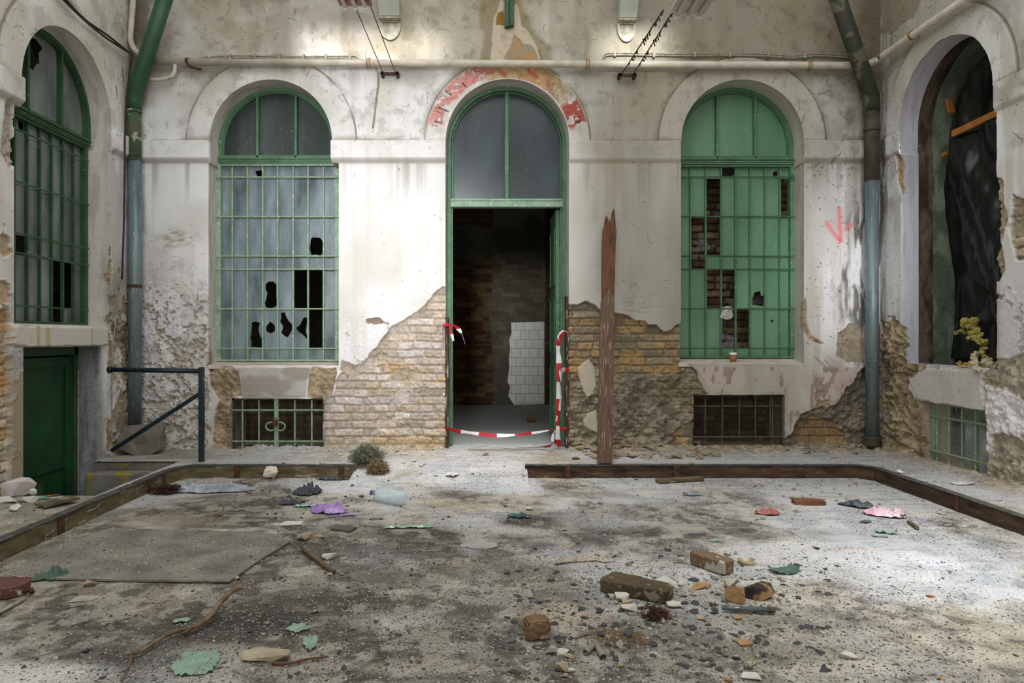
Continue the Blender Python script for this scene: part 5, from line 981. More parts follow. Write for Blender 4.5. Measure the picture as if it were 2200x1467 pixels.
# downpipes
root = empty('downpipe', (at(290, 925, 6.5).x, 6.5, .25), 0, label='left corner downpipe, zinc below and green above, bending diagonally up to the right', cat='pipe')
O = Vector(root.location); lp = lambda px, py, Y: at(px, py, Y)-O
n = MB(); n.tube([lp(290, 940, 6.5), lp(290, 620, 6.5), lp(290, 342, 6.5)], .059, 20); n.build('zinc_pipe', M['zinc'], root, smooth=True)
n = MB(); n.tube([lp(288.5, 345, 6.5), lp(287.5, 232, 6.5)], .064, 20); n.lathe([(.066, -.012), (.07, -.012), (.07, .012), (.066, .012)], lp(288, 240, 6.5), 20); n.lathe([(.064, -.006), (.068, -.006), (.068, .006), (.064, .006)], lp(288.5, 344, 6.5), 20); n.build('upper_pipe', M['pipe_flake'], root, smooth=True)
n = MB(); n.tube(bend([lp(287.5, 236, 6.5), lp(287.5, 205, 6.5), lp(368, -45, 6.3)], .05), [.066]*8+[.082], 20) if False else n.tube(bend([lp(287.5, 236, 6.5), lp(287.5, 208, 6.5), lp(372, -60, 6.2)], .05), .07, 20); n.build('diagonal_pipe', M['pipe_green'], root, smooth=True)
n = MB(); n.lathe([(.060, -.015), (.065, -.015), (.065, .015), (.060, .015)], lp(290, 615, 6.5), 20); n.box(-.02, .02, .05, .12, lp(290, 615, 6.5).z-.01, lp(290, 615, 6.5).z+.01); n.build('pipe_clamp', M['rust'], root)
root = empty('downpipe', (at(1873, 945, 6.5).x, 6.5, .15), 0, label='right corner downpipe, zinc below, rusty and mouldy green above, bending diagonally up to the left', cat='pipe')
O = Vector(root.location)
n = MB(); n.tube([lp(1874, 945, 6.5), lp(1873, 380, 6.5)], .059, 20); n.lathe([(.0595, -.005), (.0615, -.005), (.0615, .005), (.0595, .005)], lp(1873.5, 775, 6.5), 20); n.build('zinc_pipe', M['zinc'], root, smooth=True)
n = MB(); n.tube([lp(1873, 388, 6.5), lp(1873, 225, 6.5)], .066, 20); n.lathe([(.067, -.02), (.073, -.02), (.073, .02), (.067, .02)], lp(1873, 278, 6.5), 20); n.build('iron_pipe', M['pipe_brown'], root, smooth=True)
n = MB(); n.tube(bend([lp(1873, 240, 6.5), lp(1873, 210, 6.5), lp(1783, -50, 6.15)], .05), .072, 20); n.build('diagonal_pipe', M['pipe_mould'], root, smooth=True)
n = MB(); n.lathe([(.06, .06), (.078, .06), (.082, .045), (.076, .03), (.076, .0), (.082, -.02), (.078, -.035), (.068, -.035), (.07, -.1), (.085, -.13)], lp(1874, 950, 6.5), 24); n.build('base_collar', M['pipe_brown'], root, smooth=True)
n = MB(); n.tube(smooth_path([(-.13, -.05, 3.75), (-.03, -.09, 3.9), (.03, -.09, 4.02)], 5), .006, 5); n.tube(smooth_path([(-.12, -.2, 4.35), (.0, -.3, 4.3), (.05, -.25, 4.42)], 5), .006, 5)
# plinth lump
def rockmesh(name, size, seed, m, sub=3, cuts=9, rough=.06, flat=1.0, sharp=.8):
    r = random.Random(seed*13+5); bm = bmesh.new(); npt = 13 if cuts > 6 else 10
    for _ in range(npt):
        d = Vector((r.gauss(0, 1), r.gauss(0, 1), r.gauss(0, 1))).normalized(); k = r.uniform(.85, 1.1); p = Vector([max(-.72, min(.72, a)) for a in d*k*1.1]); bm.verts.new(p)
    bmesh.ops.convex_hull(bm, input=bm.verts[:]); bmesh.ops.delete(bm, geom=[v for v in bm.verts if not v.link_faces], context='VERTS')
    bmesh.ops.dissolve_limit(bm, angle_limit=.12, verts=bm.verts[:], edges=bm.edges[:])
    bmesh.ops.bevel(bm, geom=bm.edges[:], offset=.045, segments=1, affect='EDGES', clamp_overlap=True); bmesh.ops.triangulate(bm, faces=bm.faces[:])
    if sub > 2: bmesh.ops.subdivide_edges(bm, edges=bm.edges[:], cuts=2, use_grid_fill=True)
    o3 = Vector((seed*1.7 % 50, 3, 7))
    for v in bm.verts: v.co += v.co.normalized()*rough*(mnoise.noise(v.co*2.5+o3)+.5*mnoise.noise(v.co*8+o3))
    xs = [v.co.x for v in bm.verts]; ys = [v.co.y for v in bm.verts]; zs = [v.co.z for v in bm.verts]
    for v in bm.verts:
        v.co.x = (v.co.x-min(xs)-(max(xs)-min(xs))/2)/(max(xs)-min(xs))*size[0]; v.co.y = (v.co.y-(max(ys)+min(ys))/2)/(max(ys)-min(ys))*size[1]; v.co.z = (v.co.z-min(zs))/(max(zs)-min(zs))*size[2]
    me = bpy.data.meshes.new(name); bm.to_mesh(me); bm.free(); me.materials.append(m); return me
def put(name, me, loc, rz, lab, cat, group=None, tilt=(0, 0)):
    o = bpy.data.objects.new(name, me); C.objects.link(o); o.location = loc; o.rotation_euler = (tilt[0], tilt[1], rz); return tag(o, lab, cat, group)
o = put('concrete_lump', rockmesh('concrete_lump', (.40, .34, .30), 4, mat('mossy_concrete', (132, 126, 114), (100, 94, 84), sc=6, rough=.95, bump=.6, third=(120, 124, 84), tsc=5, t0=.62), sub=4, rough=.1), (at(306, 985, 6.4).x+.0, 6.42, .09), .2, 'big rough concrete lump at the foot of the left downpipe', 'concrete')
# wall cables in the left corner
def on_left(px, py, X=XL+.06): Y = F*X/(px-CX); return Vector((X, Y, H-(py-CY)*Y/F))
n = MB(); n.tube(smooth_path([on_left(284, 112), on_left(278, 160), on_left(270, 230), on_left(268, 350), on_left(266, 480), on_left(262, 600)], 6), .008, 6); o = n.build('wall_cable', M['black'], smooth=True); tag(o, 'black cable hanging down the left wall beside the corner downpipe', 'cable')
n = MB(); n.tube(smooth_path([on_left(262, 600), on_left(256, 640), on_left(247, 700), on_left(241, 770), on_left(240, 860), on_left(241, 1000), on_left(241, 1060)], 6), .006, 6); o = n.build('lower_wall_cable', M['cable'], smooth=True); tag(o, 'pale dirty cable hanging down past the left end of the stair rail', 'cable')
n = MB()
for d in (0, .03): n.tube(smooth_path([on_left(125, -12)+Vector((0, 0, d)), on_left(180, 42)+Vector((0, 0, d*.3)), on_left(232, 84)+Vector((0, 0, d)), on_left(276, 112)], 6), .009, 6)
o = n.build('black_cables', M['black'], smooth=True); tag(o, 'black cables running along the left wall above the arched window into the corner', 'cable')
# stair rail
root = empty('stair_rail', (at(433, 992, 5.93).x, 5.93, PZ), 0, label='dark blue steel stair rail with a diagonal brace in front of the left wall', cat='railing'); O = Vector(root.location)
n = MB(); n.tube([lp(435, 797, 5.93), lp(236, 794, 5.93)], .021, 12); n.lathe([(0, -.0), (.028, 0), (.028, .03), (0, .03)], lp(240, 794, 5.93), 12, Matrix.Rotation(-math.pi/2, 3, 'Y')); n.build('top_rail', M['bluepaint'], root, smooth=True)
n = MB(); n.box(-.021, .021, -.021, .021, .0, lp(435, 793, 5.93).z+.018); n.build('post', mat('rail_post', (40, 54, 62), (30, 42, 50), sc=10, rough=.35, third=(110, 76, 56), tsc=12, t0=.6), root, bevel=.004)
n = MB(); n.beam(lp(435, 842, 5.93), lp(240, 968, 5.93), .034, .034); n.build('brace', M['bluepaint'], root, bevel=.006)
# kerb boards
def board(name, path, w, z0, z1, m, lab, amp=.006, brackets=(), felt=True, seed=0, chew=0, px0=None):
    P = [Vector(p) for p in path]; pts = []
    for i in range(len(P)-1):
        k = max(2, int((P[i+1]-P[i]).length/.04)); pts += [P[i].lerp(P[i+1], j/k) for j in range(k)]
    pts.append(P[-1]); n_ = len(pts); vs = []; K = 7
    for i, p in enumerate(pts):
        d = (pts[min(i+1, n_-1)]-pts[max(i-1, 0)]).normalized(); s = Vector((d.y, -d.x, 0))     # right of travel
        prof = [(-w/2, z0), (-w/2, z1)]+[(w/2*(t*2-1), z1) for t in (.5,)]+[(w/2, z1)]+[(w/2, z1+(z0-z1)*t) for t in (.33, .66)]+[(w/2, z0)]
        for j, (a, z) in enumerate(prof):
            q = p+s*a; nz_ = mnoise.noise(Vector((i*.35, j*1.3, seed*9))); nz2 = mnoise.noise(Vector((i*.06, 5, seed*3)))
            ce = chew*max(0, 1-(pts[0]-p).length/.35)*max(0, nz_+.5)*.05
            vs.append((q.x-s.x*(ce if j > 3 else 0)+s.x*nz_*amp, q.y-s.y*(ce if j > 3 else 0)+s.y*nz_*amp, z+nz2*amp*.8+(nz_*.004)))
    fs = [(i*K+j, i*K+(j+1) % K, (i+1)*K+(j+1) % K, (i+1)*K+j) for i in range(n_-1) for j in range(K)]+[tuple(range(K)), tuple(range((n_-1)*K, n_*K))[::-1]]
    mb = MB(); mb.add(vs, fs); o = mb.build(name, m); tag(o, lab, 'kerb board')
    L = 0; tot = sum((P[i+1]-P[i]).length for i in range(len(P)-1))
    for t, bw_ in brackets:
        i = int(t*(n_-1)); p = pts[i]; d = (pts[min(i+1, n_-1)]-pts[max(i-1, 0)]).normalized(); s = Vector((d.y, -d.x, 0)); mb = MB(); c = p+s*(w/2+.006)
        mb.beam(c+Vector((0, 0, z0+.0)), c+Vector((0, 0, z1+.004)), bw_, .008, s) if False else mb.hexa([tuple(c+d*a*bw_/2+s*b*.004+Vector((0, 0, z))) for z in (z0+.005, z1+.006) for a, b in ((-1, -1), (1, -1), (1, 1), (-1, 1))])
        mb.build('bracket', M['rust'], o, bevel=.002)
    if felt:
        vs = []; mb = MB()
        for i, p in enumerate(pts):
            d = (pts[min(i+1, n_-1)]-pts[max(i-1, 0)]).normalized(); s = Vector((d.y, -d.x, 0)); a = w/2+.008+.006*mnoise.noise(Vector((i*.3, 1, seed))); zz = z1+.008+mnoise.noise(Vector((i*.06, 5, seed*3)))*amp*.8
            for b, c in ((-w/2-.01, zz), (a, zz), (a, zz-.006), (-w/2-.01, zz-.006)): q = p+s*b; vs.append((q.x, q.y, c))
        mb.add(vs, [(i*4+j, i*4+(j+1) % 4, (i+1)*4+(j+1) % 4, (i+1)*4+j) for i in range(n_-1) for j in range(4)]+[(0, 1, 2, 3), tuple(range((n_-1)*4, n_*4))[::-1]])
        mb.build('felt_strip', M['felt'], o)
    return o
board('kerb_board', [(GAP0, KY, 0), (KX0+.12, KY, 0), ], .045, 0, .104, M['wood_gray'], 'weathered grey kerb board along the back left in front of the cellar grille', brackets=((.07, .03), (.72, .05)), seed=1) if False else None
board('kerb_board', [(KX0+.10, KY-.0, 0), (GAP0, KY, 0)], .045, 0, .104, M['wood_gray'], 'weathered grey kerb board along the back left in front of the barred grille', brackets=((.3, .05), (.92, .05)), seed=1)
board('kerb_board', [(KX0, 2.0, 0), (KX0, 5.55, 0), (KX0+.03, 5.7, 0), (KX0+.10, KY, 0)], .045, 0, .104, M['wood_gray'], 'mossy wooden kerb board running along the left side of the floor', brackets=((.57, .06), (.86, .05), (.92, .05)), seed=2)
board('kerb_board', [(GAP1, KY, 0), (KX1-.1, KY, 0)], .045, 0, .104, M['wood_dark'], 'dark rotten kerb board along the back right with a broken left end', brackets=((.14, .045), (.47, .06), (.77, .07)), seed=3, chew=.25)
board('kerb_board', [(KX1-.1, KY, 0), (KX1, 5.68, 0), (KX1, 2.0, 0)], .045, 0, .104, M['wood_dark'], 'dark stained kerb board running along the right side of the floor', brackets=((.3, .03),), seed=4)
n = MB(); n.beam((GAP0+.02, KY, .02), (GAP0+.32, KY+.1, .045), .05, .05); o = n.build('kerb_stub', mat('stub_metal', (110, 112, 112), (80, 80, 78), sc=8, rough=.8), bevel=.008); tag(o, 'short grey kerb piece half buried at the end of the left kerb board', 'kerb piece')
# leaning plank
base = Vector((at(1297, 997, 5.83).x, 5.83, .112)); top = at(1308, 448, 6.54); ax = (top-base); Lp = ax.length; ax.normalize(); right = Vector((1, 0, 0)); right = (right-ax*right.dot(ax)).normalized(); nrm = right.cross(ax)
Mx = Matrix((right, ax, nrm)).transposed().to_4x4(); Mx.translation = base
root = empty('wooden_plank'); root.matrix_world = Mx; tag(root, 'tall splintered brown plank leaning on the wall right of the doorway', 'plank')
def plank_part(name, out, z0, z1, m):
    n = MB(); tri = tessellate_polygon([[Vector((a, b, 0)) for a, b in out]]); k = len(out)
    n.add([(a, b, z0) for a, b in out]+[(a, b, z1) for a, b in out], [tuple(t) for t in tri]+[tuple(i+k for i in t[::-1]) for t in tri]+[(i, (i+1) % k, (i+1) % k+k, i+k) for i in range(k)])
    return n.build(name, m, root, bevel=.003)
w = .062; h = Lp
plank_part('lower_board', [(-w, 0), (w, 0), (w, .55), (w+.004, 1.2), (w-.004, h*.62), (.02, h*.645), (.0, h*.66), (-.02, h*.63), (-w, h*.6), (-w-.003, 1.0)], .02, .05, mat('plank_lower', (106, 84, 68), (78, 60, 50), sc=5, rough=.85, bump=.4, stretch=(14, 1.2, 14), third=(146, 122, 100), tsc=6, t0=.6))
plank_part('upper_board', [(-w+.008, .4), (w-.004, .4), (w+.0, h*.5), (w+.006, h*.84), (w+.012, h*.9), (w+.002, h*.93), (w-.008, h*.985), (w-.02, h), (w-.032, h*.985), (w-.04, h*.95), (.015, h*.93), (.004, h*.955), (-.006, h*.935), (-.016, h*.97), (-.024, h*.95), (-.03, h*.965), (-.042, h*.93), (-.055, h*.905), (-w+.004, h*.8), (-w+.012, h*.6)], -.016, .02, mat('plank_upper', (116, 78, 54), (80, 54, 40), sc=5, rough=.85, bump=.5, stretch=(14, 1.2, 14), third=(60, 40, 30), tsc=6, t0=.6))
# cup, cloth
c = Vector((at(1575, 779, 6.69).x, 6.69, .928+.055*.35)); root = empty('paper_cup', (c.x, c.y, at(1575, 779, 6.69).z), 0, label='brown paper cup with a white lid on the sill of the green window', cat='cup')
n = MB(); n.lathe([(0, 0), (.025, 0), (.036, .085), (.034, .085), (.03, .07), (0, .07)], n=28); n.build('cup_body', M['cup'], root, smooth=True)
n = MB(); n.lathe([(.0385, .078), (.0385, .088), (.034, .09), (.033, .1), (.028, .1), (.027, .096), (0, .096)], n=28); n.build('cup_lid', M['plastic_white'], root, smooth=True)
def crumple(name, w, h, m, lab, cat, loc, rz=0, amp=.01, seed=0, nx=36, ny=36, th=.0012, lift=.0, tilt=(0, 0), outline=None, sc=1.0, group=None, base=.002, curl=0, rough=1.0):
    vs = []; o3 = Vector((seed*3.1, seed*1.3, 0)); ok = []
    for j in range(ny):
        for i in range(nx):
            x = (i/(nx-1)-.5); y = (j/(ny-1)-.5); th_ = math.atan2(y, x); rr = max(abs(x), abs(y))*2
            e = 1+.28*rough*mnoise.noise(Vector((math.cos(th_)*1.6, math.sin(th_)*1.6, seed)))+.12*rough*mnoise.noise(Vector((math.cos(th_)*5, math.sin(th_)*5, seed+9)))
            t8 = math.atan2(y, x); cap = max(abs(math.cos(t8)), abs(math.sin(t8))) if rough > .3 else 1; cap = cap**.75; X_, Y_ = x*w*e*cap*1.06, y*h*e*cap*1.06
            k1 = abs(mnoise.noise(Vector((X_*14/sc, Y_*14/sc, seed))+o3)); k2 = abs(mnoise.noise(Vector((X_*34/sc, Y_*34/sc, seed+4))+o3)); mound = (1-rr*rr*.8) if amp > .025 else 1; z = amp*(1.3*k1+1.2*k2+(.35 if amp > .025 else 0))*mound+curl*(x*x*4)+lift*rr*rr
            vs.append((X_, Y_, base+z))
    fs = [(j*nx+i, j*nx+i+1, (j+1)*nx+i+1, (j+1)*nx+i) for j in range(ny-1) for i in range(nx-1)]
    n = MB(); n.add(vs, fs); o = n.build(name, m, smooth=True); s_ = o.modifiers.new('t', 'SOLIDIFY'); s_.thickness = th; s_.offset = 1
    o.location = loc; o.rotation_euler = (tilt[0], tilt[1], rz); tag(o, lab, cat, group); return o
o = crumple('rag', .12, .13, M['paper'], 'crumpled white rag caught in a missing pane of the green window', 'rag', (U(1559), YW+.03, V(673)), 0, .02, 31, tilt=(math.pi/2, 0), th=.003)
# barrier tape
def ribbon(name, pts, w, lab, seg=.1, twist=0.0, seed=0, cat='tape', start=0, flat=False):
    P = smooth_path(pts, 14); n = MB(); L = 0; r = random.Random(seed); ph = r.uniform(0, 6); rows = []
    for i, p in enumerate(P):
        d = (P[min(i+1, len(P)-1)]-P[max(i-1, 0)]).normalized(); up = Vector((0, 0, 1)) if abs(d.z) < .85 else Vector((1, 0, 0)); a = d.cross(up).normalized(); b = a.cross(d).normalized()
        t = ph+twist*i/len(P)*6.28; s = a*math.cos(t)+b*math.sin(t)
        if flat: s = a
        ww = w*(.55+.45*abs(math.cos(i*.13+ph))); rows.append((p-s*ww/2, p+s*ww/2, L)); L += (P[min(i+1, len(P)-1)]-p).length
    for i in range(len(rows)-1):
        n.cur = 0 if int((rows[i][2]+start)/seg) % 2 == 0 else 1; n.add([rows[i][0], rows[i][1], rows[i+1][1], rows[i+1][0]], [(0, 1, 2, 3)])
    o = n.build(name, [M['tape_red'], M['tape_white']]); o.modifiers.new('t', 'SOLIDIFY').thickness = .0012
    if lab: tag(o, lab, cat)
    return o
Yt = D-.02; A = lambda x, y, Y=Yt: at(x, y, Y)
ribbon('barrier_tape', [A(955, 917), A(975, 924), A(1000, 928, D-.06), A(1060, 935, D-.1), A(1110, 934, D-.1), A(1165, 927, D-.06), A(1205, 919)], .04, 'red and white barrier tape sagging low across the doorway', .17, .4, 1)
t = ribbon('barrier_tape', [A(952, 699), A(965, 697), A(980, 702), A(992, 718, D-.05), A(1001, 744, D-.05)], .07, 'torn red and white tape end tied to the left door jamb at mid height', .16, .1, 2)
o = ribbon('tape_tail', [A(966, 700, D-.03), A(970, 715, D-.03), A(974, 732, D-.03)], .03, None, .08, 0, 3); o.parent = t
ribbon('barrier_tape', [A(1217, 712), A(1206, 718, D-.03), A(1199, 745, D-.03), A(1201, 780, D-.03), A(1200, 820, D-.03), A(1201, 870, D-.03), A(1196, 905, D-.03)], .055, 'wide red and white tape hanging down the right door jamb', .17, .25, 5)
t = ribbon('barrier_tape', [A(1223, 796), A(1205, 797, D-.04), A(1206, 830, D-.05), A(1203, 870, D-.05), A(1198, 930, D-.05), A(1202, 960, D-.03)], .05, 'second twisted tape knotted at the middle of the right door jamb', .14, .5, 6, start=.1)
ribbon('barrier_tape', [A(1218, 918), A(1200, 925, D-.04), A(1190, 930, D-.06), A(1186, 950, D-.1), A(1181, 958, D-.14), fl(1150, 961, PZ+.014), fl(1110, 962, PZ+.012), fl(1080, 960, PZ+.012)], .035, 'tape end falling from the right jamb to the threshold', .15, .3, 8, start=.05)
o = ribbon('white_tape', [A(1219, 713, D-.03), A(1208, 711, D-.05), A(1199, 724, D-.05), A(1203, 733, D-.05)], .02, 'white twisted tape loop at the top of the right jamb tapes', 9, .6, 9, start=9)
# dry weeds
def weed(name, c, r, n_, m, lab, seed, curl=.5):
    rr = random.Random(seed); mb = MB()
    for k in range(n_):
        d = Vector((rr.gauss(0, 1), rr.gauss(0, 1), abs(rr.gauss(0, .8)))).normalized(); p = Vector((0, 0, r*.25)); pts = [p]; L = r*rr.uniform(.7, 1.05)
        for j in range(4):
            d = (d+Vector((rr.gauss(0, curl), rr.gauss(0, curl), rr.gauss(0, curl*.6)))*.45).normalized(); p = p+d*L/4; p.z = max(p.z, .003); pts.append(p.copy())
        mb.tube(pts, [.0022, .002, .0016, .0012, .0008], 3, caps=False)
        for j in (2, 3, 4):
            for q in range(3):
                e = pts[j]+Vector((rr.gauss(0, .018), rr.gauss(0, .018), rr.gauss(0, .014))); e.z = max(e.z, .002); mb.tube([pts[j], e], [.0016, .0022], 3, caps=False)
    o = mb.build(name, m); o.location = c; tag(o, lab, 'dry plant'); return o
p = fl(783, 1004, PZ*.75); weed('tumbleweed', (p.x, p.y+.12, gz_(p.x, p.y+.12)), .15, 330, M['dry_green'], 'big round grey-green dry weed against the bricks left of the doorway', 1)
p = fl(808, 1009, PZ*.75); weed('tumbleweed', (p.x+.01, p.y+.06, gz_(p.x, p.y+.06)), .09, 230, M['dry_brown'], 'smaller brown dry weed at the right side of the grey-green one', 2)
# ------------------------------------------------------------------ branches, sticks
def branch(name, pts, rad, m, lab, cat='branch', n=8, z=0.0, side=()):
    P = smooth_path([Vector((fl(x, y, zz).x, fl(x, y, zz).y, zz)) for x, y, zz in pts], 6); k = len(P)
    R = [rad[0]+(rad[1]-rad[0])*i/(k-1)+.0015*mnoise.noise(Vector((i*.6, 0, 0))) for i in range(k)]
    mb = MB(); mb.tube(P, R, n)
    for q in side: mb.tube([Vector((fl(x, y, zz).x, fl(x, y, zz).y, zz)) for x, y, zz in q[0]], q[1], 6)
    o = mb.build(name, m, smooth=True); tag(o, lab, cat); return o
branch('branch', [(520, 1260, .055), (500, 1268, .05), (475, 1292, .045), (450, 1325, .035), (425, 1343, .03), (395, 1352, .025), (365, 1360, .022), (335, 1378, .02), (300, 1400, .018), (266, 1407, .014)], (.013, .006), M['bark'], 'long crooked bare branch lying across the left foreground', side=[([(285, 1402, .015), (278, 1425, .013), (262, 1462, .01)], [.006, .004, .003]), ([(505, 1262, .052), (488, 1278, .05)], [.008, .003]), ([(410, 1352, .026), (390, 1362, .014)], [.008, .006])])
branch('batten_stick', [(648, 1176, .02), (680, 1200, .018), (716, 1227, .016)], (.012, .016), mat('stick_wood', (128, 106, 80), (92, 74, 56), sc=8, rough=.85, bump=.3), 'straight split wooden stick lying left of the middle of the floor', 'stick', n=4)
branch('twig', [(585, 1424, .008), (620, 1425, .01), (660, 1416, .01), (706, 1410, .012)], (.006, .004), M['wood_old'], 'thin dark twig touching the pale slab in the left foreground', 'twig')
branch('twig', [(1000+640*.318, 1000+660*.318, .004), (1275, 1205, .006), (1300, 1208, .006), (1322, 1205, .012)], (.003, .002), M['bars_rust'], 'fine dark twig behind the large grimy brick', 'twig')
branch('twig', [(1235, 1371, .006), (1260, 1363, .008), (1290, 1361, .006)], (.004, .003), M['bark'], 'thin curved brown twig left of the brown dirt heap', 'twig')
branch('stalk', [(30, 1466-150, .01), (45, 1300, .012), (60, 1284, .014)], (.007, .006), M['cable'], 'pale stalk with a frayed end beside the round brown lid', 'stalk', side=[([(0, 1325, .006), (30, 1312, .008)], [.009, .008])]) if False else None
branch('stalk', [(-6, 1318, .012), (20, 1304, .012), (55, 1285, .014)], (.008, .007), M['cable'], 'pale stick lying in front of the round brown lid at the left edge', 'stick')
branch('weed_stem', [(462, 1106, .02), (478, 1098, .05), (480, 1088, .1), (476, 1072, .12), (468, 1064, .14)], (.003, .0012), M['dry_brown'], 'thin bent dry stem standing up on the left of the floor', 'stem', side=[([(458, 1108, .006), (478, 1104, .02), (480, 1098, .03)], [.012, .009, .004])])
# ------------------------------------------------------------------ thin board on the floor
P4 = [(0, 1243), (150, 1246), (300, 1250), (493, 1251), (560, 1204), (626, 1164), (560, 1145), (235, 1137), (90, 1190)]
pts = [fl(*q, .006) for q in P4]; n = MB(); k = len(pts); tri = tessellate_polygon([[Vector((q.x, q.y, 0)) for q in pts]])
n.add([(q.x, q.y, .004+.0) for q in pts]+[(q.x, q.y, .013) for q in pts], [tuple(t) for t in tri]+[tuple(i+k for i in t[::-1]) for t in tri]+[(i, (i+1) % k, (i+1) % k+k, i+k) for i in range(k)])
o = n.build('hardboard_sheet', M['vinyl']); o.location.z = .002; tag(o, 'large thin dusty board lying flat on the left of the floor', 'board')
n = MB(); c = fl(14, 1282); me_ = None
root = empty('round_lid', (fl(18, 1275).x, fl(18, 1275).y, .005), 0, label='round brown painted lid with peeling rim at the left edge', cat='lid')
n = MB(); n.lathe([(0, 0), (.085, 0), (.088, .02), (.088, .045), (.08, .05), (0, .048)], n=28); n.build('lid', M['brown_lid'], root, smooth=False)
n = MB(); n.tube([(.07, -.02, .015), (.12, -.02, .02), (.13, -.03, .01)], .012, 6); n.build('wire_stub', M['rust'], root)
# ------------------------------------------------------------------ individual debris
def rock(name, px, pyb, w, hpx, m, lab, seed, cat='stone', depth=.7, rz=0, flat=1.0, cuts=9, rough=.06, tilt=(0, 0), z0=0.0):
    """px: centre, pyb: lower edge in the photograph, w: width px, hpx: visible height px"""
    p = fl(px, pyb, z0); s = p.y/F; W = w*s; dd = W*depth; ang = H/p.y; hh = max(.01, (hpx*s-dd*ang*.5)) ; yy = p.y+dd/2*.9
    g = gz_(p.x, yy)
    return put(name, rockmesh(name, (W, dd, hh), seed, m, rough=rough, flat=flat, cuts=cuts), (p.x*yy/p.y, yy, g-.003), rz, lab, cat, tilt=tilt)
def brickmesh(name, l, w, h, m, seed, chip=.012, taper=(0, 0), nx=10):
    bm = bmesh.new(); bmesh.ops.create_cube(bm, size=1); bmesh.ops.subdivide_edges(bm, edges=bm.edges[:], cuts=nx, use_grid_fill=True)
    for v in bm.verts:
        c = v.co.copy(); nr = Vector([max(0, abs(a)-.36)/.14*(1 if a > 0 else -1) for a in c]); q = Vector((c.x*l, c.y*w, (c.z+.5)*h)); e = sum(1 for a in c if abs(a) > .49)
        q = Vector((q.x*(1+taper[0]*c.z), q.y*(1+taper[1]*c.x), q.z)); k = mnoise.noise(Vector((q.x*22, q.y*22, q.z*22+seed*7))); k2 = mnoise.noise(Vector((q.x*60, q.y*60, q.z*60+seed*3)))
        d = chip*(.45*k+.25*k2)-(chip*.5 if e >= 2 else 0)-(chip*.6 if e == 3 else 0)
        q += Vector((c.x, c.y, c.z)).normalized()*d; v.co = q
    z = min(v.co.z for v in bm.verts)
    for v in bm.verts: v.co.z -= z
    me = bpy.data.meshes.new(name); bm.to_mesh(me); bm.free(); me.materials.append(m); return me
p = fl(1365, 1292); put('brick', brickmesh('brick', .31, .13, .062, M['brick_grime'], 1, taper=(0, -.3)), (.71, 3.162, .0), -.583, 'long grimy half-black brick behind the heap of white stones', 'brick')
p = fl(1531, 1236); put('brick', brickmesh('brick', .215, .095, .07, mat('brick_top', (124, 100, 78), (96, 76, 60), sc=9, rough=.9, bump=.6, bsc=40, third=(166, 162, 150), tsc=9, t0=.55), 2), (1.172, 3.512, .0), -1.026, 'clean-edged brown brick with a grey top, the rearmost of the brick group', 'brick')
p = fl(1155, 1380); put('brick_piece', brickmesh('brick_piece', .10, .085, .07, M['brick_brown'], 3, chip=.022), (p.x, p.y+.045, .0), .15, 'broken brown half brick standing alone in the middle foreground', 'brick')
p = fl(1741, 1086); put('brick', brickmesh('brick', .21, .10, .035, mat('brick_flat', (126, 84, 56), (92, 62, 44), sc=9, rough=.9, bump=.6), 4), (p.x+.01, p.y+.05, gz_(p.x, p.y)-.004), -.12, 'flat brown brick lying alone near the back right kerb', 'brick')
rock('brick_piece', 1578, 1299, 38, 46, M['brick_ochre'], 'pointed ochre brick fragment standing up in the brick group', 21, 'brick', .8, cuts=6, rough=.1)
rock('brick_piece', 1628, 1290, 66, 40, M['brick_burnt'], 'burnt black and orange brick chunk, rightmost of the brick group', 22, 'brick', .7, cuts=7)
rock('brick_piece', 1505, 1270, 50, 19, M['brick_ochre'], 'flat rough orange brick fragment between the two long bricks', 23, 'brick', .45, cuts=5, rough=.2)
WS = M['stone_white']; SG = M['stone']
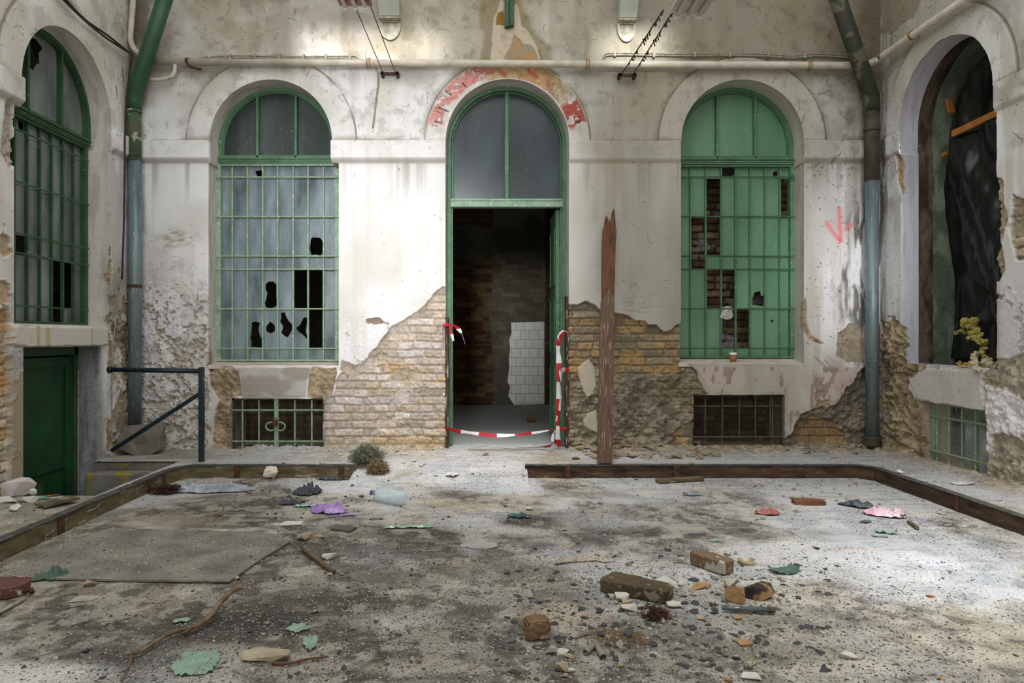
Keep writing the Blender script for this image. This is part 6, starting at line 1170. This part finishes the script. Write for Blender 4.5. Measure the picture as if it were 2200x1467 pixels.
for i, (px, py, w, h, m, lab) in enumerate(((1337, 1296, 30, 24, WS, 'pinkish white angular stone leaning on the long grimy brick'), (1316, 1290, 19, 15, SG, 'small grey stone left of the pinkish one by the long brick'), (1348, 1302, 24, 16, M['stone_warm'], 'rounded mossy stone just in front of the pinkish stone'), (1352, 1318, 37, 22, WS, 'biggest white stone of the heap before the long brick'), (1376, 1310, 16, 13, SG, 'small grey stone tucked right of the biggest white stone'), (1373, 1322, 13, 13, SG, 'little round stone between two white stones of the heap'), (1390, 1328, 20, 21, SG, 'upright grey-white stone at the right of the heap'), (1447, 1308, 31, 17, WS, 'pale stone at the right end of the long grimy brick'), (1432, 1264, 58, 24, WS, 'broad white plaster chunk behind the long grimy brick'), (1463, 1260, 14, 15, WS, 'small white chunk at the right of the broad plaster chunk'), (1461, 1212, 22, 17, SG, 'grey stone left of the grey-topped brick'), (1572, 1266, 34, 28, SG, 'pale grey slab fragment leaning behind the ochre fragment'), (1185, 1410, 27, 26, SG, 'round grey stone in front of the lone half brick'), (1210, 1408, 28, 14, WS, 'flat white stone right of the round grey one'), (1222, 1418, 20, 14, M['stone_warm'], 'tan stone touching the flat white stone'), (1208, 1444, 30, 25, M['stone_warm'], 'knobbly tan stone, largest near the bottom middle'), (1228, 1446, 16, 14, WS, 'small white stone right of the knobbly tan stone'), (1215, 1458, 16, 14, mat('pink_stone', (170, 146, 130), (136, 112, 98), sc=14, bump=.5), 'pinkish stone below the knobbly tan stone'), (1208, 1372, 20, 22, SG, 'mossy pale stone right of the lone half brick'), (1612, 1466, 40, 20, WS, 'large whitish stone at the bottom edge, right of the middle'), (1565, 1468, 20, 14, M['brick_ochre'], 'orange stone at the bottom edge left of the whitish one'), (1820, 1420, 34, 20, WS, 'white lump with a dark twin on the right foreground'), (1848, 1418, 20, 14, SG, 'smaller grey lump right of the white lump'), (655, 1163, 31, 18, M['stone_warm'], 'rounded tan stone behind the wooden stick'), (688, 1160-2, 24, 11, M['stone_warm'], 'flat tan stone right of the rounded tan stone'), (709, 1203, 32, 18, WS, 'whitish stone right of the wooden stick'), (737, 1204, 17, 8, SG, 'small grey stone right of the whitish stone by the stick'), (709, 1237, 14, 8, SG, 'little pale stone at the lower end of the stick'), (803, 1118, 20, 10, SG, 'grey stone between the purple bag and the green wrapper'), (192, 1263, 22, 17, M['stone_warm'], 'brownish stone in front of the thin board, left side'), (182, 1296, 52, 13, SG, 'long flat tan stone in the left foreground'), (508, 1246, 13, 11, SG, 'stone at the corner of the thin board'), (542, 1446, 15, 16, SG, 'upright pale stone below the pale slab'), (1138, 1097, 19, 9, WS, 'white pebble above the teal wrapper'), (1210, 1140, 16, 6, M['stone_warm'], 'flat tan pebble right of the teal wrapper'), (1486, 1026, 12, 6, M['brick_ochre'], 'pale orange pebble on the small plank by the back kerb'), (1498, 1042, 12, 8, WS, 'white pebble in front of the small plank'), (1472, 1062, 11, 6, M['brick_ochre'], 'tiny orange stone before the back right kerb'), (1044, 979, 14, 9, mat('tan_pebble', (190, 160, 128), (160, 130, 100), sc=14), 'small tan stone on the threshold of the doorway'), (1330, 960, 22, 12, M['stone_warm'], 'broken mortar piece on the ledge right of the leaning plank'), (1585, 1332, 18, 12, M['brick_ochre'], 'small yellowish stone left of the glass tube'), (1505, 1332, 18, 12, M['stone_warm'], 'cream stone in front of the glass tube'), (1600, 1389, 30, 14, M['brick_ochre'], 'pale yellow crumbly stone in the right foreground'), (1615, 1430, 20, 9, M['stone_warm'], 'tan stone on the grey patch at bottom right'), (1335, 1435, 14, 9, M['brick_ochre'], 'small ochre stone below the brown dirt heap'), (1999, 1284, 15, 7, M['red_brick'], 'little orange-brown chip alone on the bright right floor'), (120, 1432-14, 14, 8, SG, 'small stone in the bottom left corner area'))):
    z0 = PZ if py < 1000 else 0.0; rock('stone', px, py, w, h, m, lab, 100+i, 'stone', .8, rz=0, z0=z0)
p = fl(567, 1422); put('stone_slab', rockmesh('stone_slab', (.175, .09, .03), 61, mat('slab_stone', (176, 164, 138), (150, 138, 114), sc=14, bump=.5), flat=.6), (p.x, p.y+.035, 0), .12, 'pale flat stone slab in the left foreground beside a twig', 'stone')
o = put('doorway_brick', brickmesh('doorway_brick', .1, .1, .09, M['brick_brown'], 8, chip=.025), (at(1143, 907, 8.7).x, 8.75, PZ-.005), .4, 'brown brick piece on the floor of the dark room', 'brick')
# flakes, papers, plastics
def sheet_at(name, px, py, w, h, m, lab, cat, rz=0, amp=.008, seed=0, z0=0.0, **k):
    p = fl(px, py, z0); return crumple(name, w, h, m, lab, cat, (p.x, p.y, gz_(p.x, p.y)+.001), rz, amp, seed, **k)
sheet_at('paint_flake', 424, 1428, .15, .17, M['mint_flake'], 'big crinkled mint paint flake in the left foreground', 'paint flake', .3, .012, 1, rough=1.4)
sheet_at('paint_flake', 667, 1386, .05, .10, M['mint_flake'], 'small folded mint paint flake right of the branch', 'paint flake', .4, .02, 2, rough=1.6)
sheet_at('paint_flake', 640, 1352, .08, .07, M['mint_flake'], 'pale mint flake half hidden in dark grit', 'paint flake', .9, .008, 3, rough=1.6)
sheet_at('paint_flake', 388, 1334, .06, .05, M['mint_flake'], 'small greenish flake above the crooked branch', 'paint flake', .2, .006, 4, rough=1.4)
sheet_at('paint_flake', 1684, 1228, .16, .09, M['green_flake'], 'dark green flat flake right of the brick group', 'paint flake', .2, .012, 5, rough=1.2, curl=.012)
sheet_at('paint_flake', 92, 1243, .12, .07, M['green_flake'], 'folded dark green flake on the edge of the thin board', 'paint flake', .3, .03, 6, rough=1.5)
sheet_at('paint_flake', 122, 1241, .09, .08, M['green_flake'], 'curled grey-green flake right of the folded one on the thin board', 'paint flake', 1.1, .04, 7, rough=1.5)
sheet_at('paint_flake', 1903, 1145, .13, .05, M['mint_flake'], 'curled mint flake on the bright right floor', 'paint flake', -.4, .02, 8, rough=1.4)
sheet_at('paint_flake', 1888, 1153, .08, .04, M['mint_flake'], 'pale mint flake just left of the curled one on the right floor', 'paint flake', -.2, .008, 9, rough=1.4)
sheet_at('paint_flake', 1860, 1122, .08, .04, M['green_flake'], 'folded green-brown flake below the pink carton', 'paint flake', .3, .012, 10, rough=1.4)
sheet_at('paint_flake', 1534, 1162, .05, .05, M['mint_flake'], 'tiny mint flake in the middle right of the floor', 'paint flake', .3, .003, 11)
sheet_at('paper', 1029, 1172, .20, .12, mat('grey_paper', (176, 172, 166), (156, 152, 144), sc=6, rough=.9), 'flat grey sheet of paper in the middle of the floor', 'paper', -.1, .006, 12, rough=.8)
sheet_at('paper', 628, 1125, .14, .09, M['paper'], 'pale scrap of paper left of the dark batten scrap', 'paper', .1, .005, 13, rough=1.2)
sheet_at('card', 463, 1145, .12, .09, mat('printed_card', (206, 196, 160), (190, 180, 146), sc=6, rough=.6, third=(70, 140, 104), tsc=16, t0=.56), 'small square printed card with a green mark on the left floor', 'card', .4, .003, 14, rough=.15)
sheet_at('red_scrap', 1648, 1104, .15, .09, M['red_paper'], 'faded red scrap left of the pink carton', 'scrap', -.1, .03, 15, rough=1.2)
sheet_at('crushed_carton', 1902, 1108, .24, .14, M['pink'], 'crushed pink and white carton near the right kerb', 'carton', -.5, .05, 16, rough=.8)
sheet_at('black_wrapper', 1850, 1090, .24, .10, mat('dark_wrapper', (52, 62, 70), (90, 98, 104), sc=12, rough=.4), 'dark crumpled wrapper joined behind the pink carton', 'wrapper', -.7, .04, 17, rough=1)
sheet_at('purple_bag', 705, 1099, .24, .15, M['purple'], 'crumpled purple plastic bag left of the clear bottle', 'bag', -.15, .055, 18, rough=1.3, sc=1.3)
sheet_at('bag_tail', 745, 1108, .12, .03, M['purple'], 'thin purple plastic shred trailing from the purple bag', 'plastic shred', .1, .012, 19)
sheet_at('green_wrapper', 880, 1134, .30, .05, M['green_wrap'], 'long flattened green printed wrapper in the middle left', 'wrapper', .06, .012, 20, rough=.5)
sheet_at('teal_wrapper', 1115, 1112, .15, .06, M['teal_wrap'], 'teal and red foil wrapper in the centre of the floor', 'wrapper', -.1, .018, 21, rough=.7)
sheet_at('grey_cloth', 447, 1052, .62, .24, M['cloth_blue'], 'pale blue-grey wrinkled cloth spread near the left kerb corner', 'cloth', -.03, .042, 22, nx=60, ny=40, rough=1.2, sc=1.5)
sheet_at('dark_rag', 661, 1060, .20, .14, M['rag_dark'], 'dark grey rag heap above the purple bag', 'rag', 0, .06, 23, rough=1.2)
sheet_at('dark_scrap', 717, 1031, .26, .05, M['rag_dark'], 'flat dark grey strip before the back left kerb', 'scrap', 0, .02, 24)
sheet_at('dark_scrap', 622, 1082, .14, .06, M['rag_dark'], 'dark torn scrap left of the purple bag', 'scrap', .2, .03, 25)
sheet_at('blue_scrap', 658, 1088, .15, .05, mat('pale_blue', (160, 186, 190), (130, 160, 160), sc=12), 'pale blue plastic scrap touching the purple bag', 'scrap', 0, .012, 26)
sheet_at('white_wrapper', 972, 1034, .1, .08, M['paper'], 'small white crumpled wrapper before the doorway', 'wrapper', -.7, .03, 27)
sheet_at('blue_scrap', 1655, 1026, .1, .03, M['blue_plastic'], 'small blue plastic piece against the back right kerb', 'scrap', 0, .01, 28)
sheet_at('blue_scrap', 1488, 1065, .14, .03, M['blue_plastic'], 'thin blue strip in front of the small plank', 'scrap', 0, .006, 29)
sheet_at('red_scrap', 534, 1059, .05, .02, M['tape_red'], 'tiny red plastic stick right of the blue-grey cloth', 'scrap', 0, .004, 30)
sheet_at('green_scrap', 648, 1078, .05, .03, mat('leaf_green', (60, 120, 70), (50, 96, 60), sc=12), 'small bright green scrap above the purple bag', 'scrap', 0, .02, 32)
sheet_at('white_scrap', 1874+60, 1046, .03, .05, M['plastic_white'], 'tiny white slip standing against the right kerb', 'scrap', .3, .03, 33)
# bottle
def bottle():
    p = fl(832, 1082); root = empty('plastic_bottle', (p.x, p.y+.02, gz_(p.x, p.y)+.055), -.62, label='crushed clear plastic bottle lying in front of the doorway', cat='bottle')
    prof = [(-.15, .012), (-.145, .016), (-.125, .02), (-.1, .045), (-.07, .05), (-.03, .042), (.0, .052), (.03, .044), (.06, .053), (.1, .05), (.13, .052), (.15, .04), (.15, .0)]; n = MB(); N = 22; vs = []
    for i, (x, r) in enumerate(prof):
        for k in range(N):
            t = 2*math.pi*k/N; q = r*(1+.28*mnoise.noise(Vector((x*18, math.cos(t)*1.3, math.sin(t)*1.3)))); vs.append((x, q*math.cos(t)*1.15, q*math.sin(t)*.95))
    n.add(vs, [(i*N+k, i*N+(k+1) % N, (i+1)*N+(k+1) % N, (i+1)*N+k) for i in range(len(prof)-1) for k in range(N)]); n.build('bottle_body', M['bottle'], root, smooth=True, sub=1)
    n = MB(); n.tube([(-.165, 0, 0), (-.14, 0, 0)], .017, 16); n.build('bottle_cap', mat('cap', (96, 84, 150), (80, 70, 130)), root)
bottle()
# other named bits
p = fl(1610, 1317); n = MB(); n.tube([(-.115, 0, 0), (-.06, 0, 0), (.09, 0, 0)], [.008, .011, .012], 12); root = empty('glass_tube', (p.x, p.y, .018), -.1, label='broken glass tube with a cap, lying right of the brick group', cat='tube'); n.build('tube_body', mat('smoky_tube', (84, 92, 94), (112, 120, 120), sc=9, rough=.12, metal=.3), root, smooth=True)
n = MB(); n.tube([(.08, 0, 0), (.105, 0, 0)], .0135, 14); n.build('tube_cap', M['bars_rust'], root)
for (x0, y0, x1, y1, r, lab) in ((1258, 1402, 1281, 1380, .011, 'short grey pipe piece, left of the two by the dirt heap'), (1282, 1385, 1296, 1412, .0115, 'short grey pipe piece, right of the two by the dirt heap')):
    a = fl(x0, y0, .012); b = fl(x1, y1, .012); n = MB(); n.tube([a, b], r, 14, caps=False); n.tube([a, b], r*.75, 14, caps=False); o = n.build('pipe_piece', mat('grey_pipe_piece', (140, 136, 126), (112, 108, 98), sc=12, rough=.7), smooth=True); tag(o, lab, 'pipe')
p = fl(1608, 1215); n = MB(); n.lathe([(.036, 0), (.041, .0), (.043, .018), (.038, .02), (.034, .006), (.0, .004), (0, .002)], n=28); o = n.build('jar_lid', mat('lid_metal', (150, 128, 96), (186, 176, 156), sc=20, rough=.5, metal=.3), smooth=True); o.location = (p.x, p.y+.03, .002); tag(o, 'small round metal jar lid behind the burnt brick chunk', 'lid')
n = MB(); a = fl(1412, 1033, .02); b = fl(1508, 1027, .02); n.beam(a, b, .07, .028); o = n.build('plank_piece', M['wood_gray'], bevel=.004); tag(o, 'short weathered plank lying in front of the back right kerb', 'plank')
n = MB(); a = fl(718, 1133, .012); b = fl(759, 1141-3, .012); n.beam(a, b, .09, .016); o = n.build('wood_scrap', mat('scrap_wood', (110, 102, 92), (82, 74, 64), sc=8, bump=.3), bevel=.003); o.rotation_euler = (0, 0, 0); tag(o, 'dark flat wood scrap below the purple bag', 'wood')
n = MB(); a = fl(1952, 1120, .012); b = fl(1971, 1134, .012); n.beam(a, b, .022, .018); o = n.build('wood_scrap', M['wood_gray'], bevel=.003); tag(o, 'small grey stick right of the pink carton', 'wood')
p = fl(578, 1030); root = put('paper_ball', rockmesh('paper_ball', (.12, .11, .11), 77, mat('dirty_cup', (222, 214, 200), (190, 172, 144), sc=7, rough=.8), cuts=12, rough=.14), (p.x, p.y+.04, gz_(p.x, p.y)), .3, 'crumpled off-white paper ball in front of the back left kerb', 'paper')
w_ = weed('root_mat', (fl(357, 1058).x, fl(357, 1058).y, gz_(fl(357, 1058).x, fl(357, 1058).y)), .13, 240, M['roots'], 'dark tangled root clump beside the left kerb corner', 9, curl=.9); w_.scale = (1, 1, .42); w_['category'] = 'roots'
w_ = weed('root_mat', (fl(1408, 1325).x, fl(1408, 1325).y, .0), .05, 120, M['roots'], 'small dark root tuft right of the white stone heap', 10, curl=.9); w_.scale = (1, 1, .6); w_['category'] = 'roots'
# pale plaster pieces and boards on the left landing
for i, (px, py, w, h, lab) in enumerate(((38, 1068, 62, 44, 'largest pinkish plaster block on the left landing'), (20, 1082, 50, 16, 'broad white plaster slab, leftmost on the landing'), (58, 1080, 40, 18, 'white plaster slab in front of the pinkish block'), (30, 1100, 26, 20, 'tongue-shaped white plaster piece nearest the kerb on the landing'), (70, 1066, 16, 18, 'small bright plaster shard right of the pinkish block'))):
    rock('plaster_piece', px, py, w, h, mat('plaster_%d' % i, (228-i*2, 216+i*3, 214), (200, 190, 186), sc=6, rough=.95, bump=.3), lab, 300+i, 'plaster', .6, z0=PZ, cuts=6)
n = MB(); a = fl(84, 1086, PZ+.02); b = fl(160, 1068, PZ+.03); n.beam(a, b, .13, .014); o = n.build('board_scrap', M['wood_gray'], bevel=.002); tag(o, 'dusty thin board lying on the left landing above the stair pit', 'board')
sheet_at('orange_scrap', 112, 1066, .1, .03, mat('orange_scrap', (216, 110, 60), (190, 90, 50), sc=8), 'bright orange scrap behind the thin board on the left landing', 'scrap', 0, .01, 40, z0=PZ)
sheet_at('green_scrap', 92, 1073, .09, .04, mat('teal_scrap', (70, 160, 130), (50, 130, 100), sc=8), 'teal scrap left of the orange one on the landing', 'scrap', .3, .01, 41, z0=PZ)
sheet_at('plaster_chip', 2068, 1040, .16, .09, M['paper'], 'loose pale plaster flake on the ledge below the right cellar window', 'plaster', .1, .01, 42, z0=PZ)
# ------------------------------------------------------------------ repeated small pieces: individuals sharing a group
def scatter(name, n_, region, size, m, lab, cat, group, seed, flat=(.2, .4), z0=0.0, protos=5, dens=None):
    r = random.Random(seed); ms = [rockmesh(name, (1, r.uniform(.55, .9), r.uniform(*flat)), seed*10+i, m, sub=2, cuts=8, rough=.12) for i in range(protos)]; k = 0; P = []
    while len(P) < n_ and k < n_*40:
        k += 1; px = r.uniform(region[0], region[2]); py = region[1]+(region[3]-region[1])*r.random()
        if dens and r.random() > dens(px, py): continue
        p = fl(px, py, z0)
        if abs(p.x-KX0) < .06 or abs(p.x-KX1) < .06 or (abs(p.y-KY) < .05): continue
        P.append(p)
    A_ = np.array([[p.x, p.y] for p in P]); Z_ = paint_floor(A_[:, 0].copy(), A_[:, 1].copy(), False)[0]
    for i, p in enumerate(P):
        s = r.uniform(*size)*(1 if r.random() < .85 else 1.5); o = bpy.data.objects.new(name, ms[i % protos]); C.objects.link(o); o.location = (p.x, p.y, float(Z_[i])-.05*s); o.scale = (s, s, s); o.rotation_euler = (r.gauss(0, .12), r.gauss(0, .12), r.uniform(0, 6.28)); tag(o, lab, cat, group)
g1 = lambda x, y: math.exp(-((x-1400)/330)**2-((y-1330)/110)**2)+.15
scatter('slate_chip', 230, (1080, 1170, 1800, 1460), (.014, .040), M['stone_dark'], 'thin dark slate-like chip among the grit around the bricks', 'chip', 'dark chips around the bricks', 5, (.12, .25), dens=g1)
scatter('dark_chip', 120, (120, 1150, 900, 1455), (.010, .026), M['stone_dark'], 'small dark chip lying on the dirty left half of the floor', 'chip', 'dark chips on the left floor', 6, (.15, .3))
scatter('pebble', 230, (1120, 1180, 1720, 1460), (.010, .028), SG, 'small pale grey pebble in the grit around the bricks', 'pebble', 'pale pebbles around the bricks', 7, (.5, .8), dens=g1)
scatter('tan_pebble', 90, (520, 1120, 1060, 1440), (.010, .022), M['stone_warm'], 'small tan pebble scattered left of the floor middle', 'pebble', 'tan pebbles on the left floor', 8, (.4, .7))
scatter('plaster_crumb', 110, (1230, 1030, 1900, 1120), (.014, .036), SG, 'pale crumb of plaster scattered before the back right kerb', 'plaster crumb', 'plaster crumbs before the right kerb', 9, (.35, .6))
scatter('dark_crumb', 45, (560, 1030, 1100, 1120), (.014, .034), M['stone_dark'], 'dark crumb scattered on the floor in front of the doorway', 'crumb', 'dark crumbs before the doorway', 12, (.2, .4))
scatter('brick_crumb', 16, (900, 1060, 1800, 1440), (.010, .022), M['brick_ochre'], 'small orange crumb of brick scattered on the floor', 'brick crumb', 'orange brick crumbs', 10, (.4, .7))
scatter('mint_chip', 40, (560, 1090, 1350, 1440), (.014, .03), M['mint_flake'], 'tiny mint paint chip scattered on the floor', 'paint chip', 'mint paint chips', 11, (.04, .08))
scatter('mortar_chunk', 100, (1235, 955, 1540, 986), (.035, .115), M['stone_warm'], 'fallen mortar flake on the ledge between the plank and the right grille', 'mortar', 'fallen mortar under the bare bricks', 13, (.18, .35), z0=PZ)
scatter('mortar_chunk', 50, (1690, 957, 1860, 978), (.03, .08), SG, 'fallen grey mortar flake on the ledge left of the right downpipe', 'mortar', 'fallen mortar by the right downpipe', 14, (.18, .35), z0=PZ)
scatter('plaster_shard', 60, (440, 970, 960, 1000), (.02, .07), WS, 'pale plaster shard on the ledge in front of the left bricks', 'plaster', 'plaster shards on the back left ledge', 15, (.12, .25), z0=PZ*.9)
scatter('plaster_shard', 44, (1900, 985, 2160, 1100), (.02, .05), WS, 'pale plaster shard on the right ledge below the cellar window', 'plaster', 'plaster shards on the right ledge', 16, (.15, .3), z0=PZ)
# ------------------------------------------------------------------ grit nobody could count
def grit(name, N, seed, lab):
    g = np.random.default_rng(seed); x = g.uniform(-3.3, 3.75, N*4); y = 2.0+4.5*g.random(N*4)**1.35
    m1 = fbm(x*1.15, y*1.15, 708, 4); m2 = fbm(x*3.4, y*3.4, 709, 6); c = fl(1450, 1330); cen = np.exp(-((x-c.x)/1.1)**2-((y-c.y)/.75)**2); c2 = fl(480, 1380); cen2 = np.exp(-((x-c2.x)/.9)**2-((y-c2.y)/.5)**2)
    c3 = fl(900, 1170); cen3 = np.exp(-((x-c3.x)/.9)**2-((y-c3.y)/.5)**2); edge = np.exp(-((y-5.68)/.12)**2)*(y < 5.77)+np.exp(-((x-3.15)/.12)**2)
    d = .09+1.6*cen+.7*cen2+.5*cen3+.5*edge+ss(.5, .62, m2)*.45+ss(.5, .62, m1)*.2-.12*(x > 1.8)*(y < 4.2)
    stair = (x < -2.55) & (y > 4.6) & (y < 6.05); fy = (y > 5.76) & (y < 5.84); fx = (np.abs(x-KX0) < .04) | (np.abs(x-KX1) < .04)
    k = (g.random(N*4) < d) & ~stair & ~fy & ~fx & (y < 6.5); x = x[k][:N]; y = y[k][:N]; n_ = len(x); m2 = m2[k][:N]
    z = paint_floor(x, y, False)[0]; hb = sdpoly(x, y, [(fl(*q).x, fl(*q).y) for q in P4]); z = np.where(hb < .004, np.maximum(z, .0145), z)
    s = .0014+.0036*g.random(n_)**3+.005*(g.random(n_) < .03)*g.random(n_); base = np.array([(1, 0, 0), (0, 1, 0), (-1, 0, 0), (0, -1, 0), (0, 0, 1), (0, 0, -.4)])
    a = g.uniform(0, 6.28, n_); v = np.repeat(base[None], n_, 0)*(1+g.normal(0, .28, (n_, 6, 1))); v[:, :, 0] *= g.uniform(.8, 2.0, (n_, 1)); v[:, :, 2] *= g.uniform(.25, .8, (n_, 1))
    v = v*s[:, None, None]; X_ = v[:, :, 0]*np.cos(a)[:, None]-v[:, :, 1]*np.sin(a)[:, None]; Y_ = v[:, :, 0]*np.sin(a)[:, None]+v[:, :, 1]*np.cos(a)[:, None]
    V_ = np.stack([X_+x[:, None], Y_+y[:, None], v[:, :, 2]+z[:, None]+s[:, None]*.15], -1).reshape(-1, 3)
    F_ = np.array([(0, 1, 4), (1, 2, 4), (2, 3, 4), (3, 0, 4), (1, 0, 5), (2, 1, 5), (3, 2, 5), (0, 3, 5)]); F2 = (F_[None]+np.arange(n_)[:, None, None]*6).reshape(-1, 3)
    pal = np.array([srgb(q) for q in ((72, 70, 66), (84, 80, 74), (100, 96, 88), (128, 120, 108), (172, 166, 154), (188, 182, 170), (158, 146, 124), (60, 58, 56), (140, 132, 118), (128, 160, 138), (176, 116, 78))]); pr = np.array([.17, .15, .12, .1, .13, .09, .08, .07, .07, .012, .008]); pr /= pr.sum()
    cc = pal[g.choice(len(pal), n_, p=pr)]*g.uniform(.8, 1.15, (n_, 1)); o = mesh_np(name, V_, F2, np.repeat(cc, 6, 0), m=M['grit']); tag(o, lab, 'grit', kind='stuff'); return o
grit('floor_grit', 120000, 3, 'fine dark and pale grit strewn over the whole floor')
# faint pencil drawing of a house right of the plank
n = MB(); q = lambda pts: n.tube([at(x, y, D-.0035) for x, y in pts], .0009, 4)
q([(1336, 640), (1362, 612), (1366, 611), (1384, 636)]); q([(1334, 641), (1402, 634)]); q([(1333, 643), (1332, 664), (1396, 672), (1398, 640)]); q([(1336, 648), (1328, 634), (1340, 622)]); q([(1358, 606), (1370, 610), (1358, 614), (1369, 605)])
for x in (1337, 1345, 1352, 1359): q([(x, 646), (x+1, 654), (x+4, 654), (x+5, 646), (x+1, 650)])
for x in (1372, 1378, 1384): q([(x+3, 647), (x, 649), (x+1, 653), (x+5, 652)])
q([(1366, 670), (1378, 655), (1392, 640)]); q([(1376, 660), (1386, 657), (1380, 662), (1396, 658), (1410, 656), (1430, 660)])
o = n.build('pencil_scribble', M['pencil']); tag(o, 'faint pencil scribble of a house with letters right of the leaning plank', 'drawing')
# ------------------------------------------------------------------ camera, light
cam = bpy.data.cameras.new('camera'); co = bpy.data.objects.new('camera', cam); C.objects.link(co); bpy.context.scene.camera = co
cam.sensor_width = 36; cam.sensor_fit = 'HORIZONTAL'; cam.lens = 36*F/2200; cam.shift_x = (1100-CX)/2200; cam.shift_y = -(733.5-CY)/2200; cam.clip_start = .05
co.location = (0, 0, H); co.rotation_euler = (math.pi/2, 0, 0)
w = bpy.data.worlds.new('sky'); bpy.context.scene.world = w; w.use_nodes = True; w.node_tree.nodes['Background'].inputs[0].default_value = (.88, .94, 1, 1); w.node_tree.nodes['Background'].inputs[1].default_value = 1.2
def area(name, loc, target, sx, sy, e, c=(1, 1, 1), spread=180):
    l = bpy.data.lights.new(name, 'AREA'); l.shape = 'RECTANGLE'; l.size = sx; l.size_y = sy; l.energy = e; l.color = c; l.spread = math.radians(spread)
    o = bpy.data.objects.new(name, l); C.objects.link(o); o.location = loc; o.rotation_euler = (Vector(target)-Vector(loc)).to_track_quat('-Z', 'Y').to_euler(); return o
area('rooflight', (.2, 1.6, 6.35), (.2, 1.61, 0), 5.8, 7, 178, (1, 1, 1))
area('front_window_light', (-1.5, -3.85, 2.9), (-1.5, 6, 2.2), 1.3, 3.3, 36, (1, .985, .96))
area('front_window_light', (1.65, -3.85, 2.9), (1.65, 6, 2.2), 1.4, 3.3, 16, (1, .985, .96))
# narrow lights added to brighten piers and floor, then slit daylight for wall streaks
area('added_pool_light', (-1.2, -3.8, 3.0), (-1.0, 6.6, 2.1), 1.4, 1.6, 16, (.97, .98, 1), 22)
area('added_pool_light', (2.4, -3.8, 3.4), (3.35, 6.6, 1.9), .5, 1.2, 2.4, (.94, .95, 1), 9)
area('added_pool_light', (2.6, 1.0, 6.2), (2.75, 3.5, 0), .8, .8, 20, (.94, .96, 1), 38)
area('added_pool_light', (.2, 4.6, 6.2), (-.2, 6.0, 0), 1.6, .6, 14, (.96, .97, 1), 34)
area('daylight_slot', (-1.0, -3.8, 5.6), (-1.08, 6.6, 3.98), 1.3, .12, 2.0, (1, 1, 1), 3.0)
area('daylight_slot', (1.4, -3.8, 5.6), (1.45, 6.6, 3.98), .6, .12, 1.4, (.98, .98, 1), 3.0)
vs_ = bpy.context.scene.view_settings; vs_.view_transform = 'Standard'; vs_.look = 'None'; vs_.exposure = 0; vs_.gamma = 1; vs_.use_curve_mapping = False
